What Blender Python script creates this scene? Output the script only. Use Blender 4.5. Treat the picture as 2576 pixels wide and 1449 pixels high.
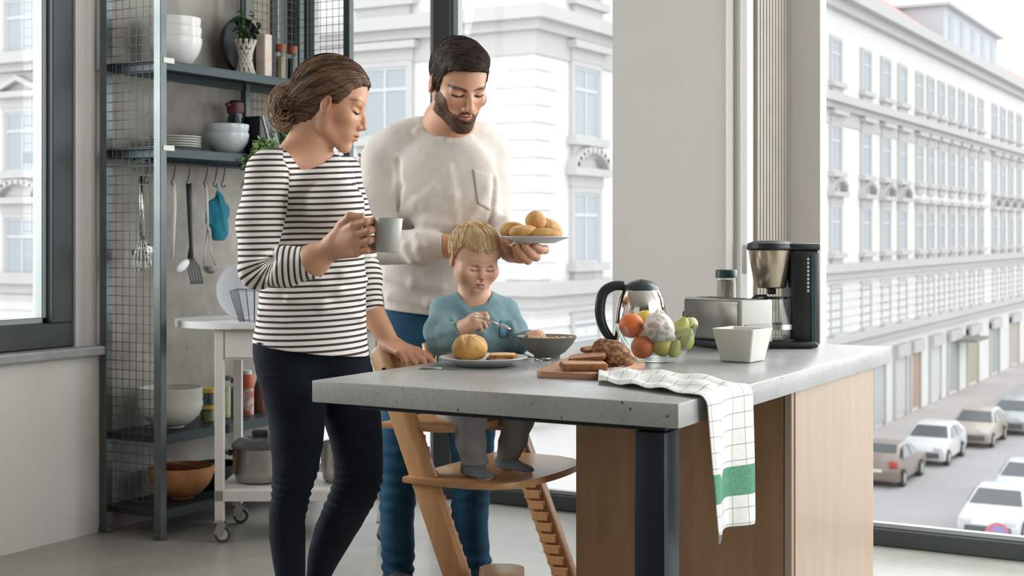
import bpy, bmesh, math, random
import numpy as np
from mathutils import Vector, Matrix, noise as mnoise

random.seed(7)
for _o in list(bpy.data.objects):
    bpy.data.objects.remove(_o)
SC = bpy.context.scene
COL = SC.collection
PI = math.pi

# ------------------------------------------------------------------ camera, world, light, exposure
FPX, HOR, CAMH = 3520.0, 590.0, 1.12          # focal length in pixels, horizon row, lens height
YAW = math.radians(29.5)
RX, RY = math.cos(YAW), math.sin(YAW)         # the camera's right direction on the floor plan
FX, FY = -math.sin(YAW), math.cos(YAW)        # the camera's forward direction on the floor plan

cam_data = bpy.data.cameras.new('camera')
cam = bpy.data.objects.new('camera', cam_data)
COL.objects.link(cam)
cam.location = (0, 0, CAMH)
cam.rotation_euler = (PI / 2, 0, YAW)
cam_data.sensor_width = 36.0
cam_data.lens = FPX / 2576.0 * 36.0
cam_data.shift_y = -(724.5 - HOR) / 2576.0
cam_data.clip_end = 400
cam_data.dof.use_dof = True
cam_data.dof.focus_distance = 3.6
cam_data.dof.aperture_fstop = 6.3
SC.camera = cam

world = bpy.data.worlds.new('overcast sky')
SC.world = world
world.use_nodes = True
world.node_tree.nodes['Background'].inputs[0].default_value = (0.93, 0.97, 1.0, 1)
world.node_tree.nodes['Background'].inputs[1].default_value = 1.75

def area_light(name, loc, target, sx, sy, power, color=(1, 1, 1)):
    d = bpy.data.lights.new(name, 'AREA')
    d.shape = 'RECTANGLE'; d.size = sx; d.size_y = sy; d.energy = power; d.color = color
    o = bpy.data.objects.new(name, d)
    o.location = loc
    o.rotation_euler = (Vector(target) - Vector(loc)).to_track_quat('-Z', 'Y').to_euler()
    COL.objects.link(o)
    return o
# fill lamps added to boost daylight: right side, window wall, left window, behind camera
area_light('daylight_fill', (2.9, 3.2, 1.9), (-1.6, 3.3, 0.9), 3.2, 2.6, 66, (0.93, 0.97, 1.0))
area_light('daylight_fill', (-0.3, 5.6, 2.2), (-1.6, 3.0, 0.9), 3.2, 2.4, 112, (0.93, 0.97, 1.0))
area_light('daylight_fill', (-6.6, 1.6, 2.4), (-2.4, 2.9, 1.0), 3.0, 2.2, 190, (0.95, 0.98, 1.0))
area_light('daylight_fill', (-1.2, -2.6, 2.2), (-2.8, 3.4, 1.0), 3.0, 2.0, 10, (1.0, 0.97, 0.93))  # unseen fill lamp behind the camera, no window stands there

SC.view_settings.view_transform = 'Standard'
SC.view_settings.look = 'None'
SC.view_settings.gamma = 1.0
SC.view_settings.use_curve_mapping = False
SC.view_settings.exposure = 0.30
try:
    SC.cycles.max_bounces = 7
    SC.cycles.diffuse_bounces = 3
    SC.cycles.glossy_bounces = 3
    SC.cycles.transmission_bounces = 5
    SC.cycles.transparent_max_bounces = 12
    SC.cycles.use_denoising = True
    SC.cycles.caustics_reflective = False
    SC.cycles.caustics_refractive = False
    SC.cycles.sample_clamp_indirect = 6.0
except Exception:
    pass

# ------------------------------------------------------------------ where a sight line meets a depth or a plane
def at(px, py, d):
    """point on the sight line through pixel (px, py), d metres in front of the lens"""
    l = (px - 1288.0) / FPX * d
    return np.array((l * RX + d * FX, l * RY + d * FY, CAMH - (py - HOR) / FPX * d))
def at_z(px, py, z):
    return at(px, py, (CAMH - z) * FPX / (py - HOR))
def at_y(px, py, y):
    k = (px - 1288.0) / FPX
    return at(px, py, y / (k * RY + FY))
def at_x(px, py, x):
    k = (px - 1288.0) / FPX
    return at(px, py, x / (k * RX + FX))
CR = np.array((RX, RY, 0.0)); CF = np.array((FX, FY, 0.0)); CU = np.array((0.0, 0.0, 1.0))

# ------------------------------------------------------------------ materials
MATS = {}
def rgb(h):
    h = h.lstrip('#')
    c = [int(h[i:i + 2], 16) / 255 for i in (0, 2, 4)]
    return tuple(x / 12.92 if x <= 0.04045 else ((x + 0.055) / 1.055) ** 2.4 for x in c) + (1,)
class N:
    """small node builder"""
    def __init__(s, name):
        s.m = bpy.data.materials.new(name); s.m.use_nodes = True
        s.t = s.m.node_tree; s.b = s.t.nodes['Principled BSDF']; s.out = s.t.nodes['Material Output']
    def new(s, kind, **kw):
        n = s.t.nodes.new(kind)
        for k, v in kw.items():
            if hasattr(n, k): setattr(n, k, v)
            else: n.inputs[k].default_value = v
        return n
    def link(s, a, b): s.t.links.new(a, b)
    def coord(s, kind='Object', scale=(1, 1, 1)):
        c = s.new('ShaderNodeTexCoord'); mp = s.new('ShaderNodeMapping')
        mp.inputs['Scale'].default_value = scale
        s.link(c.outputs[kind], mp.inputs['Vector'])
        return mp.outputs['Vector']
    def noise(s, vec, scale, detail=4, rough=0.55):
        n = s.new('ShaderNodeTexNoise'); n.inputs['Scale'].default_value = scale
        n.inputs['Detail'].default_value = detail; n.inputs['Roughness'].default_value = rough
        s.link(vec, n.inputs['Vector']); return n.outputs['Fac']
    def ramp(s, fac, stops):
        r = s.new('ShaderNodeValToRGB'); e = r.color_ramp.elements
        while len(e) < len(stops): e.new(0.5)
        for i, (p, c) in enumerate(stops): e[i].position = p; e[i].color = c
        s.link(fac, r.inputs['Fac']); return r.outputs['Color']
    def mix(s, fac, a, b, mode='MIX'):
        m = s.new('ShaderNodeMix'); m.data_type = 'RGBA'; m.blend_type = mode
        for sock, v in ((m.inputs[0], fac), (m.inputs[6], a), (m.inputs[7], b)):
            if hasattr(v, 'links'): s.link(v, sock)
            else: sock.default_value = v
        return m.outputs[2]
    def bump(s, h, strength, dist=0.01):
        b = s.new('ShaderNodeBump'); b.inputs['Strength'].default_value = strength
        b.inputs['Distance'].default_value = dist
        s.link(h, b.inputs['Height']); s.link(b.outputs['Normal'], s.b.inputs['Normal'])
def mat(name, col, rough=0.5, metal=0.0, var=None, bump=None, spec=0.5, sheen=0.0, coat=0.0):
    """col '#hex'; var=(scale, '#other', amount) mottles the colour; bump=(scale, strength)"""
    if name in MATS: return MATS[name]
    n = N(name); b = n.b
    b.inputs['Base Color'].default_value = rgb(col)
    b.inputs['Roughness'].default_value = rough
    b.inputs['Metallic'].default_value = metal
    b.inputs['Specular IOR Level'].default_value = spec
    if sheen: b.inputs['Sheen Weight'].default_value = sheen
    if coat: b.inputs['Coat Weight'].default_value = coat
    if var or bump: v = n.coord()
    if var:
        f = n.noise(v, var[0])
        c = n.ramp(f, [(0.5 - var[2] / 2, rgb(col)), (0.5 + var[2] / 2, rgb(var[1]))])
        n.link(c, b.inputs['Base Color'])
    if bump:
        n.bump(n.noise(v, bump[0]), bump[1], 0.004)
    MATS[name] = n.m
    return n.m
def mat_attr(name, rough=0.5, bump=None, spec=0.4, sheen=0.0, sss=0.0):
    """colour from the mesh's own colour attribute"""
    if name in MATS: return MATS[name]
    n = N(name)
    a = n.new('ShaderNodeAttribute'); a.attribute_name = 'Col'
    n.link(a.outputs['Color'], n.b.inputs['Base Color'])
    n.b.inputs['Roughness'].default_value = rough
    n.b.inputs['Specular IOR Level'].default_value = spec
    if sheen: n.b.inputs['Sheen Weight'].default_value = sheen
    if sss:
        n.b.inputs['Subsurface Weight'].default_value = sss
        n.b.inputs['Subsurface Radius'].default_value = (1.0, 0.4, 0.25)
        n.b.inputs['Subsurface Scale'].default_value = 0.006
    if bump:
        n.bump(n.noise(n.coord(), bump[0]), bump[1], 0.002)
    MATS[name] = n.m
    return n.m
def mat_glass(name, tint=(1, 1, 1, 1), refl=1.0, ior=1.45, rough=0.0):
    """thin clear pane or vessel wall: see-through with a Fresnel sheen"""
    if name in MATS: return MATS[name]
    n = N(name); n.t.nodes.remove(n.b)
    tr = n.new('ShaderNodeBsdfTransparent'); tr.inputs['Color'].default_value = tint
    gl = n.new('ShaderNodeBsdfGlossy'); gl.inputs['Roughness'].default_value = rough
    fr = n.new('ShaderNodeLayerWeight'); fr.inputs['Blend'].default_value = 0.5
    pw = n.new('ShaderNodeMath'); pw.operation = 'POWER'; pw.inputs[1].default_value = 4.0
    mu = n.new('ShaderNodeMath'); mu.operation = 'MULTIPLY_ADD'; mu.inputs[1].default_value = 0.75 * refl; mu.inputs[2].default_value = 0.04 * refl
    mx = n.new('ShaderNodeMixShader')
    n.link(fr.outputs['Facing'], pw.inputs[0]); n.link(pw.outputs[0], mu.inputs[0]); n.link(mu.outputs[0], mx.inputs[0])
    n.link(tr.outputs[0], mx.inputs[1]); n.link(gl.outputs[0], mx.inputs[2])
    n.link(mx.outputs[0], n.out.inputs['Surface'])
    MATS[name] = n.m
    return n.m
def mat_wood(name, c1, c2, axis=2, scale=6.0, rough=0.45, stretch=14.0, coat=0.0):
    if name in MATS: return MATS[name]
    n = N(name)
    sc = [stretch, stretch, stretch]; sc[axis] = 1.0
    v = n.coord('Object', sc)
    f = n.noise(v, scale * 0.45, 6, 0.6)
    v2 = n.coord('Object', [x * 2.5 for x in sc])
    g = n.noise(v2, scale * 1.6, 3, 0.7)
    c = n.ramp(f, [(0.3, rgb(c1)), (0.7, rgb(c2))])
    c = n.mix(n.ramp(g, [(0.35, (0, 0, 0, 1)), (0.75, (0.25, 0.25, 0.25, 1))]), c, rgb(c1))
    n.link(c, n.b.inputs['Base Color'])
    n.b.inputs['Roughness'].default_value = rough
    if coat: n.b.inputs['Coat Weight'].default_value = coat
    n.bump(g, 0.05, 0.002)
    MATS[name] = n.m
    return n.m

# ------------------------------------------------------------------ objects and shapes
def tag(o, label=None, cat=None, group=None, kind=None):
    if label: o['label'] = label
    if cat: o['category'] = cat
    if group: o['group'] = group
    if kind: o['kind'] = kind
    return o
WORLDP = set()     # things whose parts are modelled in room coordinates
def attach(o, parent):
    o.parent = parent
    p = parent
    while p is not None:
        if p.name in WORLDP:
            o.matrix_parent_inverse = (Matrix.Translation(p.location) @ p.rotation_euler.to_matrix().to_4x4()).inverted() if p is parent else Matrix.Identity(4)
            return
        p = p.parent
def thing(name, label, cat, loc=(0, 0, 0), rz=0.0, group=None, world=False):
    o = bpy.data.objects.new(name, None)
    o.empty_display_size = 0.05
    o.location = loc; o.rotation_euler = (0, 0, rz)
    COL.objects.link(o)
    if world: WORLDP.add(o.name)
    return tag(o, label, cat, group)
def obj(name, bm, m, parent=None, smooth=False, label=None, mats=None):
    me = bpy.data.meshes.new(name)
    bm.normal_update()
    bm.to_mesh(me); bm.free()
    for x in (mats or [m]): me.materials.append(x)
    if smooth is not False and smooth is not None:
        me.polygons.foreach_set('use_smooth', np.ones(len(me.polygons), dtype=bool))
        if smooth is not True:
            try: me.set_sharp_from_angle(angle=math.radians(smooth))
            except Exception: pass
    o = bpy.data.objects.new(name, me)
    COL.objects.link(o)
    if parent: attach(o, parent)
    if label: o['label'] = label
    return o
def copy_tree(root, loc, rz=None, label=None, group=None):
    r = root.copy(); COL.objects.link(r); r.location = loc
    if rz is not None: r.rotation_euler = (0, 0, rz)
    if label: r['label'] = label
    if group: r['group'] = group
    for ch in list(root.children):
        c = ch.copy(); COL.objects.link(c); c.parent = r
        for g in ch.children:
            e = g.copy(); COL.objects.link(e); e.parent = c
    return r
def BM(): return bmesh.new()
def box(bm, c, s, rot=None, bevel=0.0, seg=2, mi=0):
    """box with centre c and full size s"""
    r = bmesh.ops.create_cube(bm, size=1.0)
    vs = r['verts']
    M = Matrix.Translation(c) @ (rot.to_4x4() if rot is not None else Matrix.Identity(4)) @ Matrix.Diagonal((s[0], s[1], s[2], 1))
    bmesh.ops.transform(bm, matrix=M, verts=vs)
    fs = set(f for v in vs for f in v.link_faces)
    for f in fs: f.material_index = mi
    if bevel > 0:
        es = list(set(e for v in vs for e in v.link_edges))
        bmesh.ops.bevel(bm, geom=es, offset=bevel, segments=seg, profile=0.5, affect='EDGES')
    return bm
def boxmm(bm, a, b, bevel=0.0, seg=2, mi=0):
    a = Vector(a); b = Vector(b)
    return box(bm, (a + b) / 2, [abs(x) for x in (b - a)], None, bevel, seg, mi)
def cyl(bm, a, b, r1, r2=None, n=20, caps=True, mi=0):
    a = Vector(a); b = Vector(b); r2 = r1 if r2 is None else r2
    d = b - a
    q = d.to_track_quat('Z', 'Y').to_matrix().to_4x4()
    r = bmesh.ops.create_cone(bm, cap_ends=caps, segments=n, radius1=r1, radius2=r2, depth=d.length)
    bmesh.ops.transform(bm, matrix=Matrix.Translation((a + b) / 2) @ q, verts=r['verts'])
    if mi:
        for f in set(f for v in r['verts'] for f in v.link_faces): f.material_index = mi
    return bm
def lathe(bm, prof, c=(0, 0, 0), n=40, mi=0, sx=1.0, sy=1.0, axis=None):
    """prof: list of (r, z); r=0 closes to a point"""
    rings = []
    c = Vector(c)
    Q = axis.to_matrix().to_3x3() if axis is not None else Matrix.Identity(3)
    for r, z in prof:
        if r <= 1e-6: rings.append([bm.verts.new(c + Q @ Vector((0, 0, z)))])
        else: rings.append([bm.verts.new(c + Q @ Vector((r * math.cos(2 * PI * i / n) * sx, r * math.sin(2 * PI * i / n) * sy, z))) for i in range(n)])
    for p, q in zip(rings, rings[1:]):
        for i in range(n):
            j = (i + 1) % n
            if len(p) == 1 and len(q) == 1: continue
            if len(p) == 1: f = bm.faces.new((p[0], q[i], q[j])) if False else bm.faces.new((p[0], q[j], q[i]))
            elif len(q) == 1: f = bm.faces.new((p[i], p[j], q[0]))
            else: f = bm.faces.new((p[i], p[j], q[j], q[i]))
            f.material_index = mi
    return bm
def tube(bm, pts, r, n=8, closed=False, mi=0, caps=True, flat=None):
    """round bar through pts; r a number or a list"""
    pts = [Vector(p) for p in pts]
    L = len(pts); rings = []
    up = Vector((0, 0, 1))
    prev = None
    for i, p in enumerate(pts):
        a = pts[i - 1] if (i > 0 or closed) else p
        b = pts[(i + 1) % L] if (i < L - 1 or closed) else p
        t = (b - a).normalized()
        if prev is None:
            u = t.orthogonal().normalized() if abs(t.dot(up)) > 0.9 else t.cross(up).normalized()
        else:
            u = (prev - t * prev.dot(t)).normalized()
        prev = u; w = t.cross(u)
        rr = r[i] if isinstance(r, (list, tuple)) else r
        rings.append([bm.verts.new(p + u * (rr * math.cos(2 * PI * k / n)) + w * (rr * (flat or 1) * math.sin(2 * PI * k / n))) for k in range(n)])
    for i in range(L if closed else L - 1):
        p, q = rings[i], rings[(i + 1) % L]
        for k in range(n):
            f = bm.faces.new((p[k], p[(k + 1) % n], q[(k + 1) % n], q[k])); f.material_index = mi
    if caps and not closed:
        bm.faces.new(list(reversed(rings[0]))).material_index = mi
        bm.faces.new(rings[-1]).material_index = mi
    return bm
def crv(pts, rs=None, n=5):
    """Catmull-Rom smoothing of a run of points (and of radii along it)"""
    P_ = [np.asarray(p, float) for p in pts]; L = len(P_); out = []; ro = []
    for i in range(L - 1):
        a, b, c, d = P_[max(i - 1, 0)], P_[i], P_[i + 1], P_[min(i + 2, L - 1)]
        for k in range(n):
            t = k / n
            out.append(0.5 * ((2 * b) + (c - a) * t + (2 * a - 5 * b + 4 * c - d) * t * t + (3 * b - a - 3 * c + d) * t ** 3))
            if rs is not None: ro.append(rs[i] + (rs[i + 1] - rs[i]) * t)
    out.append(P_[-1])
    if rs is not None: ro.append(rs[-1])
    return (out, ro) if rs is not None else out
def prism(bm, poly, z0, z1, M=None, mi=0, bevel=0.0):
    """extrude a plan outline"""
    a = [bm.verts.new((x, y, z0)) for x, y in poly]
    b = [bm.verts.new((x, y, z1)) for x, y in poly]
    n = len(poly); fs = []
    fs.append(bm.faces.new(list(reversed(a)))); fs.append(bm.faces.new(b))
    for i in range(n):
        j = (i + 1) % n
        fs.append(bm.faces.new((a[i], a[j], b[j], b[i])))
    for f in fs: f.material_index = mi
    if bevel:
        es = [e for e in set(e for f in fs[:2] for e in f.edges)]
        bmesh.ops.bevel(bm, geom=es, offset=bevel, segments=2, profile=0.5, affect='EDGES')
    if M is not None:
        bmesh.ops.transform(bm, matrix=M, verts=[v for v in bm.verts])
    return bm
def rrect(w, h, r, n=6):
    out = []
    for cx, cy, a0 in ((w / 2 - r, h / 2 - r, 0), (-w / 2 + r, h / 2 - r, 90), (-w / 2 + r, -h / 2 + r, 180), (w / 2 - r, -h / 2 + r, 270)):
        for i in range(n + 1):
            a = math.radians(a0 + 90 * i / n)
            out.append((cx + r * math.cos(a), cy + r * math.sin(a)))
    return out

# ------------------------------------------------------------------ organic shapes: signed distance fields skinned with surface nets
def _f(x): return np.asarray(x, dtype=np.float32)
def vnoise(p, scale, seed=0):
    """smooth value noise, vectorised, about -1..1"""
    q = p * scale + seed * 17.31
    i = np.floor(q).astype(np.int64); f = (q - i).astype(np.float32)
    f = f * f * (3 - 2 * f)
    def h(ix, iy, iz):
        n = (ix * 374761393 + iy * 668265263 + iz * 2147483647 + seed * 144269) & 0x7fffffff
        n = ((n ^ (n >> 13)) * 1274126177) & 0x7fffffff
        return ((n ^ (n >> 16)) & 0xffff).astype(np.float32) / 32767.5 - 1
    x, y, z = i[:, 0], i[:, 1], i[:, 2]
    fx, fy, fz = f[:, 0], f[:, 1], f[:, 2]
    def lx(yy, zz): 
        a = h(x, yy, zz); return a + (h(x + 1, yy, zz) - a) * fx
    def ly(zz):
        a = lx(y, zz); return a + (lx(y + 1, zz) - a) * fy
    a = ly(z)
    return a + (ly(z + 1) - a) * fz

class Field:
    def __init__(s):
        s.ops = []
        s.O = np.zeros(3); s.R = np.eye(3); s.S = 1.0
        s.shrink = 0.0
    def frame(s, O, R, S):
        s.O = np.asarray(O, float); s.R = np.asarray(R, float); s.S = S
    def world(s):
        s.O = np.zeros(3); s.R = np.eye(3); s.S = 1.0
    def P(s, p): return _f(s.O + s.R @ (np.asarray(p, float) * s.S))
    def add(s, fn, mode='u', k=0.0): s.ops.append((fn, mode, np.float32(k * s.S)))
    def cap(s, a, b, ra, rb=None, k=0.01, mode='u', flat=None):
        """tapered limb; flat=(direction, factor) squashes it along a direction"""
        A = s.P(a); B = s.P(b); rb = ra if rb is None else rb
        ra = np.float32(ra * s.S - s.shrink); rb = np.float32(rb * s.S - s.shrink)
        ab = B - A; L2 = np.float32(max(float(ab @ ab), 1e-12))
        if flat is not None:
            nv = _f(s.R @ np.asarray(flat[0], float)); nv = nv / np.linalg.norm(nv); fl = np.float32(flat[1])
        def fn(p):
            t = np.clip(((p - A) @ ab) / L2, 0, 1)
            v = p - A - t[:, None] * ab
            if flat is not None:
                v = v + (v @ nv)[:, None] * nv * (1 / fl - 1)
                return (np.sqrt((v * v).sum(1)) - (ra + t * (rb - ra))) * min(fl, np.float32(1))
            return np.sqrt((v * v).sum(1)) - (ra + t * (rb - ra))
        s.add(fn, mode, k)
    def chain(s, pts, rs, k=0.01, kin=None, mode='u', flat=None):
        for i in range(len(pts) - 1):
            s.cap(pts[i], pts[i + 1], rs[i], rs[i + 1], k if i == 0 else (kin if kin is not None else k), mode, flat)
    def ell(s, c, r, k=0.01, mode='u', rot=None):
        C = s.P(c); r = _f(np.maximum(np.asarray(r, float) * s.S - s.shrink, 1e-4))
        Q = s.R if rot is None else s.R @ np.asarray(rot, float)
        Q = _f(Q)
        def fn(p):
            q = (p - C) @ Q
            a = q / r; b = a / r
            k0 = np.sqrt((a * a).sum(1)); k1 = np.sqrt((b * b).sum(1)) + 1e-9
            return k0 * (k0 - 1) / k1
        s.add(fn, mode, k)
    def rbox(s, c, h, rd, k=0.01, mode='u', rot=None):
        C = s.P(c); hh = _f(np.asarray(h, float) * s.S - rd * s.S - s.shrink); rr = np.float32(rd * s.S)
        Q = _f(s.R if rot is None else s.R @ np.asarray(rot, float))
        def fn(p):
            q = np.abs((p - C) @ Q) - hh
            return np.sqrt((np.maximum(q, 0) ** 2).sum(1)) + np.minimum(q.max(1), 0) - rr
        s.add(fn, mode, k)
    def plane(s, c, n, k=0.0, mode='i'):
        """keeps the side the normal points away from"""
        C = s.P(c); n = _f(s.R @ np.asarray(n, float)); n = n / np.linalg.norm(n)
        s.add(lambda p: (p - C) @ n, mode, k)
    def loft(s, secs, k=0.02, mode='u', power=2.0, ends=0.012):
        """body section stack along z: (z, centre along camera right, half width, distance, half depth)"""
        a = np.array(sorted(secs), float)
        zz = np.linspace(a[0, 0], a[-1, 0], 200)
        def smooth(y):
            v = np.interp(zz, a[:, 0], y)
            w = max(3, int(200 * 0.05)); ker = np.hanning(2 * w + 1); ker /= ker.sum()
            return np.convolve(np.pad(v, w, 'edge'), ker, 'valid')
        cu, ru, cv, rv = (smooth(a[:, i]) for i in (1, 2, 3, 4))
        sh = s.shrink; z0, z1 = a[0, 0], a[-1, 0]
        cr = _f(CR); cf = _f(CF)
        def fn(p):
            z = p[:, 2]; u = p @ cr; v = p @ cf
            ru_ = np.interp(z, zz, ru).astype(np.float32) - sh; rv_ = np.interp(z, zz, rv).astype(np.float32) - sh
            x = (u - np.interp(z, zz, cu).astype(np.float32)); y = (v - np.interp(z, zz, cv).astype(np.float32))
            a_ = np.abs(x / ru_); b_ = np.abs(y / rv_)
            if power == 2.0: k0 = np.sqrt(a_ * a_ + b_ * b_)
            else: k0 = (a_ ** power + b_ ** power) ** (1 / power)
            k1 = np.sqrt((a_ / ru_) ** 2 + (b_ / rv_) ** 2) + 1e-6
            d = k0 * (k0 - 1) / k1 if power == 2.0 else (k0 - 1) * np.minimum(ru_, rv_)
            e = np.maximum(z0 - z, z - z1) + ends
            return (np.sqrt(np.maximum(d + ends, 0) ** 2 + np.maximum(e, 0) ** 2) + np.minimum(np.maximum(d + ends, e), 0) - ends).astype(np.float32)
        s.add(fn, mode, k)
    def disp(s, fn): s.ops.append((fn, 'd', np.float32(0)))
    def hit(s, px, py, d0=3.0, d1=4.8, n=500):
        """where the sight line through a pixel first meets the surface so far"""
        dd = np.linspace(d0, d1, n)
        v = s.eval(np.stack([at(px, py, d) for d in dd]))
        i = np.nonzero(v < 0)[0]
        return at(px, py, dd[i[0]]) if len(i) else None
    def fold(s, pts, r, sink=0.45, k=0.022, mode='u', d0=3.0):
        """soft cloth ridge (or crease) laid along the surface under a run of pixels"""
        P_ = [s.hit(x, y, d0) for x, y in pts]
        rr = [x / FPX * 3.8 for x in r]
        for i in range(len(P_) - 1):
            if P_[i] is None or P_[i + 1] is None: continue
            sgn = sink if mode == 'u' else -0.5
            s.cap(P_[i] + CF * rr[i] * sgn, P_[i + 1] + CF * rr[i + 1] * sgn, rr[i], rr[i + 1], k=k, mode=mode)
    @staticmethod
    def _comb(d, e, mode, k):
        if mode == 'u':
            if k <= 0: return np.minimum(d, e)
            h = np.maximum(k - np.abs(d - e), 0) / k
            return np.minimum(d, e) - h * h * k * np.float32(0.25)
        if mode == 's': e = -e
        if k <= 0: return np.maximum(d, e)
        h = np.maximum(k - np.abs(d - e), 0) / k
        return np.maximum(d, e) + h * h * k * np.float32(0.25)
    def eval(s, p):
        p = _f(p); d = np.full(len(p), 10.0, np.float32)
        for fn, mode, k in s.ops:
            d = d + fn(p).astype(np.float32) if mode == 'd' else s._comb(d, fn(p), mode, k)
        return d
    def mesh(s, lo, hi, h):
        """quads over the zero surface; only blocks of cells near it are sampled"""
        B = 8; lo = np.asarray(lo, float); hi = np.asarray(hi, float)
        nb = np.ceil((hi - lo) / (h * B)).astype(int)
        ii = np.stack(np.meshgrid(*[np.arange(n) for n in nb], indexing='ij'), -1).reshape(-1, 3)
        cen = _f(lo + (ii + 0.5) * h * B)
        rad = np.float32(0.5 * math.sqrt(3) * B * h)
        d = np.full(len(cen), 10.0, np.float32); rel = []
        for fn, mode, k in s.ops:
            if mode == 'd': rel.append(None); continue
            e = fn(cen)
            if mode == 'u': rel.append(e < d + k + 2.2 * rad)
            elif mode == 's': rel.append(-e > d - k - 2.2 * rad)
            else: rel.append(e > d - k - 2.2 * rad)
            d = s._comb(d, e, mode, k)
        act = np.abs(d) < rad * 1.5 + 0.006
        idx = np.nonzero(act)[0]
        bi = ii[idx]
        off = np.stack(np.meshgrid(*[np.arange(B + 1)] * 3, indexing='ij'), -1).reshape(-1, 3)
        verts_id, verts_p, quads = [], [], []
        NX, NY, NZ = nb * B + 2
        M = (B + 1) ** 3
        CH = 1500
        eb = [(0, 1, 0, 0), (0, 1, 0, 1)]
        for c0 in range(0, len(idx), CH):
            sl = slice(c0, c0 + CH); b = bi[sl]; m = len(b)
            g = (b[:, None, :] * B + off[None]).reshape(-1, 3)
            p = _f(lo + g * h)
            v = np.full(m * M, 10.0, np.float32)
            sub = idx[sl]
            for (fn, mode, k), r in zip(s.ops, rel):
                if mode == 'd':
                    near = np.abs(v) < 0.02
                    if near.any(): v[near] += fn(p[near]).astype(np.float32)
                    continue
                w = r[sub]
                if not w.any(): continue
                if w.all(): v = s._comb(v, fn(p), mode, k)
                else:
                    wm = np.repeat(w, M)
                    v[wm] = s._comb(v[wm], fn(p[wm]), mode, k)
            V = v.reshape(m, B + 1, B + 1, B + 1)
            ins = V < 0
            cor = [ins[:, x:B + x, y:B + y, z:B + z] for x in (0, 1) for y in (0, 1) for z in (0, 1)]
            cnt = sum(c.astype(np.int8) for c in cor)
            q = np.argwhere((cnt > 0) & (cnt < 8))
            if not len(q): continue
            vals = np.stack([V[q[:, 0], q[:, 1] + x, q[:, 2] + y, q[:, 3] + z] for x in (0, 1) for y in (0, 1) for z in (0, 1)], 1)
            acc = np.zeros((len(q), 3), np.float64); num = np.zeros(len(q))
            cs = [(x, y, z) for x in (0, 1) for y in (0, 1) for z in (0, 1)]
            for i in range(8):
                for j in range(i + 1, 8):
                    dd = [abs(cs[i][t] - cs[j][t]) for t in range(3)]
                    if sum(dd) != 1: continue
                    a, e = vals[:, i], vals[:, j]
                    cr = (a < 0) != (e < 0)
                    t = np.where(cr, a / np.where(cr, a - e, 1), 0)
                    pt = np.array(cs[i])[None] + t[:, None] * (np.array(cs[j]) - np.array(cs[i]))[None]
                    acc += np.where(cr[:, None], pt, 0); num += cr
            G = b[q[:, 0]] * B + q[:, 1:]
            verts_p.append(lo + (G + acc / num[:, None]) * h)
            verts_id.append((G[:, 0] * NY + G[:, 1]) * NZ + G[:, 2])
            for ax in range(3):
                o = [0, 0, 0]; o[ax] = 1
                A = ins[:, :B, :B, :B]; E = ins[:, o[0]:B + o[0], o[1]:B + o[1], o[2]:B + o[2]]
                w = np.argwhere(A != E)
                if not len(w): continue
                sgn = A[w[:, 0], w[:, 1], w[:, 2], w[:, 3]]
                Gq = b[w[:, 0]] * B + w[:, 1:]
                u_, v_ = [(1, 2), (2, 0), (0, 1)][ax]
                du = np.zeros(3, int); du[u_] = 1
                dv = np.zeros(3, int); dv[v_] = 1
                ids = [((x[:, 0] * NY + x[:, 1]) * NZ + x[:, 2]) for x in (Gq, Gq - du, Gq - du - dv, Gq - dv)]
                Q = np.stack(ids, 1)
                Q = np.where(sgn[:, None], Q, Q[:, ::-1])
                quads.append(Q)
        vid = np.concatenate(verts_id); vp = np.concatenate(verts_p); Q = np.concatenate(quads)
        order = np.argsort(vid); sv = vid[order]
        pos = np.searchsorted(sv, Q); pos = np.clip(pos, 0, len(sv) - 1)
        ok = (sv[pos] == Q).all(1)
        return vp, order[pos[ok]]
def relax(vp, F, it=1, lam=0.5):
    """light Laplacian smoothing of the net"""
    n = len(vp)
    for _ in range(it):
        acc = np.zeros_like(vp); cnt = np.zeros(n)
        for i in range(4):
            a, b = F[:, i], F[:, (i + 1) % 4]
            for x in range(3):
                acc[:, x] += np.bincount(a, vp[b, x], n) + np.bincount(b, vp[a, x], n)
            cnt += np.bincount(a, minlength=n) + np.bincount(b, minlength=n)
        vp = vp + lam * (acc / np.maximum(cnt, 1)[:, None] - vp)
    return vp
def keep_big(vp, F, n_min=60):
    """drops stray crumbs of surface"""
    n = len(vp); lab = np.arange(n)
    for _ in range(400):
        m = lab[F].min(1)
        new = lab.copy()
        for i in range(4): np.minimum.at(new, F[:, i], m)
        new = new[new]
        if (new == lab).all(): break
        lab = new
    cnt = np.bincount(lab, minlength=n)
    ok = cnt[lab] >= n_min
    ren = np.cumsum(ok) - 1
    F = F[ok[F].all(1)]
    return vp[ok], ren[F]
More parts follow.
